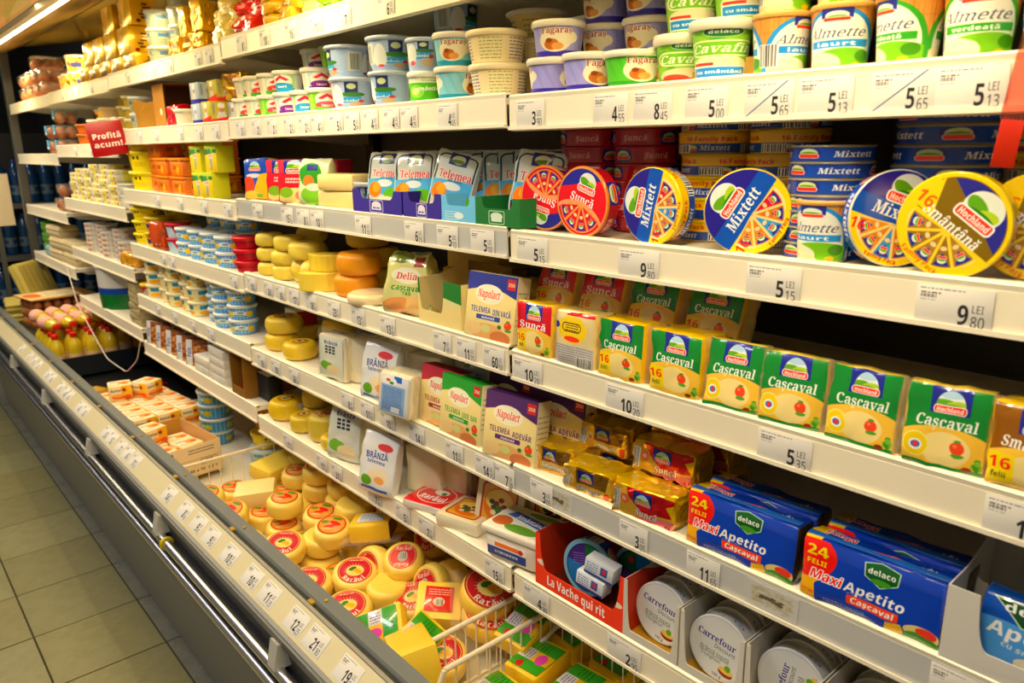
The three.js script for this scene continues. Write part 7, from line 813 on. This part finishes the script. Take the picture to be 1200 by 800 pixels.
{
  const bed = WF + 0.002;
  // bottom layer: fills the well, mostly covered
  const col = ['the divider row', 'the second row', 'the third row', 'the fourth row', 'the fifth row', 'the sixth row', 'the seventh row', 'the eighth row', 'the ninth row', 'the tenth row'], rowN = ['by the front rail', 'next inward', 'mid well', 'farther in', 'under the shelf'];
  for (let i = 0; i < 10; i++) for (let j = 0; j < 5; j++) { if (i > 7 && j < 3) continue; heap((i * 3 + j * 5) % 4 === 0 ? 'n' : 'p', 0.702 + j * 0.119 + (i % 2) * 0.01, bed, -2.34 + i * 0.117, `under ${col[i]}, ${rowN[j]}`); }
  const L2 = bed + 0.057, L3 = bed + 0.112;
  // second layer and the ones on top, as they lie in the photograph
  heap('p', 0.7, L2, -2.235, 'against the rail nearest the divider', -0.1, 0.1); heap('p', 0.715, L2 - 0.002, -2.09, 'second along the rail from the divider', -0.15, 0.12);
  heap('p', 0.845, L2 + 0.02, -2.0, 'on top in front of the wrapped wedge', -0.06, 0); heap('p', 0.985, L2, -2.2, 'upper one of the far pair under the shelf', 0, 0.05); heap('n', 0.995, L2, -2.07, 'lower one of the far stack under the shelf'); heap('p', 1.0, L3, -2.07, 'top of the far stack under the shelf', 0, 0.05); heap('n', 1.0, L2, -1.93, 'lower one of the stack near the shelf edge'); heap('p', 1.01, L3, -1.925, 'top of the stack near the shelf edge', -0.05, 0.1); heap('p', 0.905, L2, -1.885, 'between the two stacks mid well', -0.1, 0.1); heap('p', 1.12, L2 + 0.01, -2.15, 'deep under the shelf near the divider'); heap('n', 1.12, L2, -1.98, 'deep under the shelf in shade');
  heap('r', 0.745, L2 + 0.005, -1.79, 'big one on top beside the rail', -0.2, 0.12); heap('n', 0.84, L2, -1.76, 'carrying the orange-labelled one'); heap('p', 0.862, L2 + 0.03, -1.735, 'leaning behind the big fruit label one', -0.12, 0.1); heap('n', 0.955, L2, -1.78, 'lower of the stack before the wrapped block'); heap('n', 0.96, L3 - 0.01, -1.79, 'upper of the stack before the wrapped block');
  heap('r', 0.72, L2 - 0.008, -1.595, 'third along the rail', -0.15, 0.15); heap('r', 0.82, L2, -1.545, 'in front of the tilted one', -0.18, 0.12); heap('r', 0.735, L2 - 0.004, -1.43, 'last along the rail before the packs', -0.15, 0.14); heap('n', 0.86, L2 - 0.02, -1.46, 'low beside the tilted ones');
  heap('r', 0.9, L2 + 0.01, -1.555, 'tilted on edge facing the aisle', 0.2, 1.15); heap('g', 0.93, L2 + 0.035, -1.48, 'slanting on the heap', -0.25, 0.35); heap('g', 0.955, L2 + 0.02, -1.375, 'standing up with its label to the aisle', 0.05, 1.1); heap('n', 1.02, L2 + 0.01, -1.375, 'standing on edge behind the labelled one', 0.15, 1.35); heap('g', 1.04, L2, -1.29, 'lying by the upright one', -0.15, 0.3); heap('g', 1.08, L2 + 0.012, -1.205, 'nearest the near section joint', -0.2, 0.45); heap('r', 1.08, L2 + 0.035, -1.54, 'leaning big and dark under the shelf', 0.1, 0.95); heap('r', 1.14, L2, -1.24, 'dark one beneath the shelf by the joint', 0, 0.5); heap('r', 0.9, L2 - 0.03, -1.39, 'half buried beside the square pack', -0.1, 0.3); heap('g', 1.14, L2 + 0.02, -1.38, 'deep in shade by the joint'); heap('n', 1.16, L2 + 0.01, -1.7, 'deep in shade mid well'); heap('p', 1.12, L2 + 0.03, -1.82, 'deep in shade beside the stacks');
  const yb = (desc, w, h, d, o = {}) => cartonKind('cheese_piece', desc, w, h, d, o.faces || {}, o.c ?? 0xe8c040, { fin: 'wax', seg: [3, 2, 3], r: 0.005, crinkle: 0.0012, seed: o.seed || 1, cat: 'cheese', body: 'cheese_body', more: o.more, colors: o.colors });
  const at = (k, x, y, z, label, rx = 0, ry = 0, rz = 0) => { const c = k.o.clone(); c.name = numbered(k.name); c.userData = { label: label.replace('@', k.desc), category: k.category }; c.position.set(x, y, z); c.rotation.order = 'YXZ'; c.rotation.set(rx, ry, rz); scene.add(c); return c; };
  at(yb('pale wrapped cheese wedge', 0.12, 0.06, 0.09, { c: 0xf0dc9c }), 0.83, L2 - 0.005, -2.17, '@ among the far round cheeses', 0.1, -0.5, 0.05); at(yb('thick yellow cheese slab', 0.16, 0.05, 0.1, { c: 0xf0d468 }), 0.97, L2, -2.33, '@ at the wire divider', 0.15, 0.3, 0); at(yb('thick yellow cheese slab', 0.15, 0.05, 0.1, { c: 0xe8cc5c }), 1.08, L2, -2.27, '@ at the divider under the shelf', 0.25, -0.2, 0.1);
  const skirt = (w, d) => (g) => { const s = new THREE.PlaneGeometry(w, d, 8, 8), p = s.attributes.position; for (let i = 0; i < p.count; i++) p.setZ(i, vnoise(p.getX(i) * 60, p.getY(i) * 60, 2) * 0.006); s.computeVertexNormals(); const m = part('film_wrap', s, filmM, g); m.rotation.x = -PI2; m.position.y = 0.006; };
  at(yb('wrapped cheese block with a weighing label and brown end', 0.11, 0.05, 0.1, { faces: {}, colors: { right: 0x7a4420 }, c: 0xf2c654, more: (g) => { skirt(0.16, 0.15)(g); part('label', softBox(0.07, 0.001, 0.06, { faces: { top: A.scaleLab }, color: 0xe0e4ea, r: 0.0003 }).translate(0, 0.0515, 0), mat('paper', 2), g); } }), 0.93, L2 + 0.062, -1.63, '@ on the heap', -0.12, -0.75, 0.1);
  at(yb('pale yellow cheese half standing behind the labelled block', 0.1, 0.1, 0.05, { c: 0xdcc050 }), 1.02, L2 + 0.04, -1.65, '@', -0.1, -0.6, 0.1);
  const sq = yb('square cheese with a red weighing label in film', 0.105, 0.045, 0.1, { c: 0xf6d668, more: (g) => { skirt(0.15, 0.14)(g); part('label', softBox(0.066, 0.001, 0.066, { faces: { top: A.sqLab }, color: 0xd04030, r: 0.0003 }).translate(0, 0.0468, 0), mat('film', 2), g); } });
  at(sq, 0.89, L2 + 0.022, -1.285, '@ beside the big fruit label packs', 0.38, -0.75, -0.12);
  const hb = kind('cheese_piece', 'cheese', 'half round cheese in film with red fruit label', [0.13, 0.05, 0.13], (g) => { part('rind', mergeVertices(lathe([[0, 0], [0.056, 0], [0.064, 0.008], [0.065, 0.025], [0.064, 0.04], [0.056, 0.048], [0, 0.049]], 28, 0xf4d064)), mat('wax'), g); part('label', disc(0.06, 0.0505, A.raraul, 0xffffff, 28), mat('film', 2), g); skirt(0.17, 0.16)(g); });
  at(hb, 0.965, L2 + 0.055, -1.2, '@, upper of two', 0.3, -0.65, -0.2); at(hb, 0.955, L2 + 0.004, -1.185, '@, lower of two', 0.2, -0.6, -0.15);
  at(rk.r, 0.815, L2 - 0.03, -1.175, 'yellow round cheese with red fruit label, before the wire end panel', 0.25, -0.6, -0.1);
  const gp = yb('yellow cheese wedge pack with green and pink label', 0.12, 0.042, 0.085, { c: 0xf2cc50, seed: 4, faces: {}, more: (g) => { part('label', softBox(0.1, 0.001, 0.076, { faces: { top: A.greenLb }, color: 0x3f9a2c, r: 0.0003 }).translate(0, 0.0435, 0), mat('film', 2), g); } });
  at(gp, 0.77, L2 + 0.0, -1.325, '@, tilted at the rail', 0.55, -0.5, 0.45); at(gp, 0.78, L2 + 0.01, -1.225, '@, lying before the square pack', 0.5, 0.35, 0.12); at(yb('big plain yellow cheese wedge', 0.09, 0.11, 0.15, { c: 0xf0ce5a }), 0.735, L2 - 0.02, -1.135, '@ by the front rail', -0.3, -0.4, 0.15);
  [[0.79, -0.985, 'first'], [0.79, -0.875, 'second'], [0.93, -1.0, 'third'], [0.93, -0.885, 'fourth'], [1.06, -1.0, 'fifth'], [1.06, -0.88, 'sixth']].forEach(([x, z, w], i) => { at(gp, x, WF + 0.004, z, `@, near basket, ${w}, lower`, 0, -0.05 + rr(-0.1, 0.1), 0); at(gp, x + 0.01, WF + 0.049, z, `@, near basket, ${w}, upper`, rr(-0.05, 0.05), rr(-0.15, 0.15), 0); });
  at(gp, 1.1, L2 + 0.0, -1.08, '@, between the baskets under the shelf', 0.2, 0.3, 0.1); at(gp, 0.98, L2 + 0.02, -1.08, '@, between the two wire panels', 0.1, 0.2, 0.25);
  // cartons of butter beyond the divider
  const bp = cartonKind('butter_pack', 'yellow and cream butter pack', 0.085, 0.062, 0.085, { front: A.butter, right: A.butter, top: A.butTop, left: A.butter }, 0xf0cc70, { cat: 'butter pack', r: 0.003, body: 'wrapper', seg: [2, 2, 2], crinkle: 0.0008 });
  const openBox = (name, label, w, h, d, cell, lip, x, y, z, ry) => { const t = thing(name, label, 'cardboard box'), M = mat('carton', cell.n), M0 = mat('carton'); part('front_wall', softBox(w, h, 0.003, { faces: { front: cell }, color: 0xf0d8b0, r: 0.0006 }).translate(0, 0, d / 2), M, t); part('back_wall', box(w, h + lip, 0.003, 0xc89a50, 0, (h + lip) / 2, -d / 2), M0, t); for (const s of [-1, 1]) part('side_wall', box(0.003, h, d, 0xd8b078, s * w / 2, h / 2, 0), M0, t); part('box_bottom', box(w, 0.003, d, 0xc89a50, 0, 0.0015, 0), M0, t); t.position.set(x, y, z); t.rotation.y = ry; return t; };
  const by = WF + 0.05;
  openBox('cardboard_box', 'cream card tray of butter packs with small lettering in the well', 0.285, 0.065, 0.5, A.cartonR, 0.07, 0.8, by - 0.028, -3.18, 0.1); 
  for (let i = 0; i < 3; i++) for (let j = 0; j < 5; j++) for (let l = 0; l < 2; l++) { const x = 0.728 + i * 0.089 + j * -0.009, z = -2.99 - j * 0.092 - i * 0.009; at(bp, x, by - 0.024 + l * 0.0625, z, `@, ${['rail', 'second', 'third', 'inner'][i]} column, ${['front', 'second', 'third', 'fourth', 'rear'][j]} row, ${l ? 'upper' : 'lower'} layer`, 0, 0.1, 0); }
  at(bp, 0.735, by + 0.1015, -3.28, '@, lone one on top beside the rail', 0, -0.2, 0); at(bp, 0.83, by + 0.1015, -3.25, '@, lone one on top, inner', 0, 0.5, 0);
  openBox('cardboard_box', 'open cream cardboard box with printed numbers behind the wire divider', 0.2, 0.115, 0.32, A.cartonT, 0.0, 0.762, by - 0.028, -2.74, 0.1);
  [[0.712, -2.82, 0], [0.802, -2.83, 0], [0.715, -2.725, 0], [0.806, -2.73, 0.01], [0.8, -2.64, -0.01], [0.715, -2.84, 1]].forEach(([x, z, l], i) => at(bp, x, by - 0.022 + (l === 1 ? 0.0625 : l), z, `@ in the open numbered box, ${['first', 'second', 'third', 'fourth', 'fifth', 'sixth, on top'][i]}`, 0, 0.1 + 0.04 * i, 0));
  const ck = tubKind('pale blue checked flat tub with a sun', 0.062, 0.055, A.check, 0xd8e6e0, { taper: 0.95, tint: 0xd8ecdc }); for (let i = 0; i < 4; i++) at({ ...ck, name: 'tub' }, 0.985, WF + 0.002 + i * 0.056, -2.92 + (i % 2) * 0.008, `@, ${LEVEL[4][i]} in the well stack`, 0, -1.1 + 0.1 * i, 0); at({ ...ck, name: 'tub' }, 1.05, WF + 0.002, -2.6, '@, single one behind the wire divider', 0, -0.8, 0);
  at({ name: 'tub', desc: 'yellow lidded tub', category: 'tub', o: tubKind('', 0.05, 0.06, A.yelTub, 0xf0d040, {}).o }, 1.05, WF + 0.058, -2.6, '@ on the single checked tub behind the divider', 0, -0.8, 0);
  at(cartonKind('snack_pack', 'orange snack box under the lowest shelf', 0.14, 0.16, 0.05, {}, 0xd8862c, { cat: 'snack pack', body: 'carton_body' }), 1.14, WF + 0.012, -2.72, '@', -0.08, -0.9, 0);
  // juice bottles with red caps in a dark crate, egg trays at the far end
  const cr = thing('bottle_crate', 'dark plastic crate holding yellow juice bottles', 'crate'), cM = mat('plastic'); part('crate_front', box(0.66, 0.1, 0.012, 0x1c222a, 0, 0.05, 0.27), cM, cr); part('crate_back', box(0.66, 0.1, 0.012, 0x1c222a, 0, 0.05, -0.27), cM, cr); for (const s of [-1, 1]) part('crate_side', box(0.012, 0.1, 0.54, 0x20262e, s * 0.33, 0.05, 0), cM, cr); part('crate_bottom', box(0.66, 0.01, 0.54, 0x20262e, 0, 0.005, 0), cM, cr); cr.position.set(0.99, WF - 0.045 + 0.046, -4.6);
  const jM = new THREE.MeshPhysicalMaterial({ color: 0xe0c020, roughness: 0.15, clearcoat: 0.6 });
  const jb = kind('juice_bottle', 'bottle', 'yellow juice bottle with a red cap', [0.075, 0.21, 0.075], (g) => { part('bottle_body', lathe([[0, 0], [0.034, 0], [0.037, 0.008], [0.037, 0.12], [0.03, 0.155], [0.015, 0.18], [0.014, 0.19]], 16, 0xffffff), jM, g); part('cap', lathe([[0.0165, 0.184], [0.0175, 0.186], [0.0175, 0.206], [0.015, 0.209], [0, 0.209]], 14, 0xd82a1c), mat('plastic'), g); part('label', lathe([[0.0375, 0.03], [0.0375, 0.1]], 16, 0xe8c8a0), mat('paper'), g); });
  for (let i = 0; i < 7; i++) for (let j = 0; j < 5; j++) { if ((i * 3 + j) % 7 === 5) continue; at(jb, 0.72 + i * 0.085, WF + 0.012, -4.4 - j * 0.09, `@, ${['rail', 'second', 'third', 'fourth', 'fifth', 'sixth', 'innermost'][i]} file, ${['front', 'second', 'third', 'fourth', 'rear'][j]} row`, 0, 0, 0); }
  const pb = kind('juice_bottle', 'bottle', 'yellow juice bottle with a pink label', [0.075, 0.21, 0.075], (g) => { part('bottle_body', lathe([[0, 0], [0.034, 0], [0.037, 0.008], [0.037, 0.12], [0.03, 0.155], [0.015, 0.18], [0.014, 0.19]], 16, 0xffffff), jM, g); part('cap', lathe([[0.0165, 0.184], [0.0175, 0.186], [0.0175, 0.206], [0.015, 0.209], [0, 0.209]], 14, 0xd82a1c), mat('plastic'), g); part('label', lathe([[0.0375, 0.012], [0.0378, 0.06], [0.0375, 0.125]], 16, 0xf0b8a8), mat('paper'), g); });
  for (let i = 0; i < 5; i++) for (let j = 0; j < 2; j++) at(pb, 0.72 + i * 0.08, WF + 0.25, -4.86 + j * 0.22 - i * 0.02, `@, lying on the others, ${['first', 'second', 'third', 'fourth', 'fifth'][i]} from the rail, ${j ? 'front' : 'rear'}`, PI2, 0.12, 0);
  const tray = eggPack('olive pulp tray of brown eggs', 6, 5, { color: 0xbfae62, lid: false }), closed = eggPack('olive pulp egg tray seen closed', 6, 5, { closed: true, color: 0xc4b468 });
  const et = (x, y, z, t, w, rx = 0) => { const c = tray.o.clone(); c.name = numbered('egg_tray'); c.userData = { label: `${tray.desc}, ${w}`, category: 'egg tray', group: 'egg trays' }; c.position.set(x, y, z); c.rotation.order = 'YXZ'; c.rotation.set(rx, t, 0); scene.add(c); c.updateMatrixWorld(); for (let i = 0; i < 6; i++) for (let j = 0; j < 5; j++) { if (j < 3 && i > 0 && i < 5 && !rx && w !== 'top') continue; const q = V((i - 2.5) * 0.054, 0.006, (j - 2) * 0.054).applyMatrix4(c.matrixWorld); const e = egg(q.x, q.y, q.z, `brown egg in the ${w.replace(' in the large stack', '')} pulp tray of the large stack`, 'eggs in the pulp trays', 0.98); e.rotation.copy(c.rotation); } };
  for (let i = 0; i < 3; i++) et(0.9, WF + 0.1 + i * 0.058, -5.28, 0.15, ['lowest in the large stack', 'middle in the large stack', 'top'][i]);
  const crd = thing('egg_tray_cover', 'printed tan card cover lying on the large stack of egg trays', 'card cover'); part('card', softBox(0.36, 0.01, 0.3, { seg: [4, 1, 4], faces: { top: A.eggTop }, color: 0xd8a868, crinkle: 0.003 }), mat('carton', 2), crd); crd.position.set(0.9, WF + 0.1 + 3 * 0.058 + 0.012, -5.28); crd.rotation.y = 0.15;
  for (let i = 0; i < 2; i++) at({ ...closed, name: 'egg_tray', category: 'egg tray' }, 0.84, WF + 0.1 + i * 0.068, -5.6, `@, ${['lower', 'upper'][i]} of the far pair`, 0, -0.1, 0); at({ ...closed, name: 'egg_tray', category: 'egg tray' }, 0.86, WF + 0.3, -5.79, '@, leaning upright at the far end', 1.25, 0.9, 0);
  const pl = thing('plinth', 'low dark plinth under the egg trays in the well', 'plinth'); part('plinth_block', box(0.7, 0.1, 0.75, 0x3a3830, 0, 0.05, 0), mat('plastic'), pl); pl.position.set(0.99, WF, -5.34);
  // hanging cord
  const cd = thing('cord', 'thin pale cord looping down from the shelf corner', 'cord'); part('cord_line', tube([V(0.905, 0.83, -3.5), V(0.9, 0.68, -3.62), V(0.88, 0.6, -3.75), V(0.86, 0.62, -4.0), V(0.87, 0.8, -4.5), V(0.89, 0.98, -4.75)], 0.003, 0xd8cfc0, 40, 6), mat('plastic'), cd);
  const rb = cartonKind('cheese_pack', 'flat bright red pack', 0.14, 0.03, 0.1, {}, 0xcc2420, { fin: 'film', seg: [4, 2, 3], r: 0.006, crinkle: 0.002, cat: 'cheese pack', body: 'film_pack' }); [[0.76, -3.62], [0.9, -3.66], [0.82, -3.8], [0.98, -3.78]].forEach(([x, z], i) => at(rb, x, WF + 0.002 + (i % 2) * 0.004, z, `@ in the dark part of the well, ${['first', 'second', 'third', 'fourth'][i]} from the butter`, 0, 0.2 * i, 0)); at(yb('dim yellow cheese piece', 0.1, 0.05, 0.08, { c: 0xc8a040 }), 0.72, WF + 0.035, -3.72, '@ on the red packs', 0, 0.4, 0); at(yb('dim yellow cheese piece', 0.1, 0.05, 0.08, { c: 0xd8b050 }), 0.7, WF, -3.5, '@ at the rail beside the butter', 0, 0.2, 0);
}
// price tags in the sloping front channel
{
  const TG = [['10', '29', -1.66], ['10', '19', -1.53], ['11', '35', -1.44], ['9', '60', -1.78], ['9', '45', -1.87], ['8', '90', -1.97], ['12', '25', -1.31], ['21', '90', -1.225], ['19', '90', -1.1], ['14', '25', -2.1], ['11', '50', -2.42], ['6', '75', -2.5], ['7', '25', -2.58], ['5', '60', -2.68], ['5', '85', -2.75], ['3', '99', -3.05], ['4', '15', -3.12], ['4', '50', -3.3], ['4', '80', -3.36], ['5', '20', -3.45], ['8', '60', -3.62], ['7', '80', -3.7], ['2', '60', -3.9], ['3', '15', -4.0], ['3', '45', -4.1], ['6', '30', -4.3]];
  TG.forEach(([a, b, z], i) => { const t = thing('price_tag', `paper price tag ${a}.${b} in the sloping front channel, number ${['one', 'two', 'three', 'four', 'five', 'six', 'seven', 'eight', 'nine', 'ten', 'eleven', 'twelve', 'thirteen', 'fourteen', 'fifteen', 'sixteen', 'seventeen', 'eighteen', 'nineteen', 'twenty', 'twenty-one', 'twenty-two', 'twenty-three', 'twenty-four', 'twenty-five', 'twenty-six'][TG.filter((q) => q[2] > z).length]} from the camera`, 'price tag', 'price tags along the front channel'); const m = part('slip', tagGeo(tagArt(a, b), 0.07), mat('paper', tagSheet), t); m.rotation.x = -0.88; t.position.set(0.5375, 0.6525, z); t.rotation.y = -PI2; });
}
// the printed sheets: full, saturated inks (price tags stay as they are)
for (const s of sheets) if (s.id !== tagSheet) {
  const im = s.g.getImageData(0, 0, ATLAS, ATLAS), d = im.data, k = 1.25;
  for (let i = 0; i < d.length; i += 4) { const l = 0.3 * d[i] + 0.59 * d[i + 1] + 0.11 * d[i + 2]; for (let c = 0; c < 3; c++) d[i + c] = Math.max(0, Math.min(255, l + (d[i + c] - l) * k)); }
  s.g.putImageData(im, 0, 0);
}
for (const s of sheets) s.tex.needsUpdate = true;
renderer.render(scene, camera);
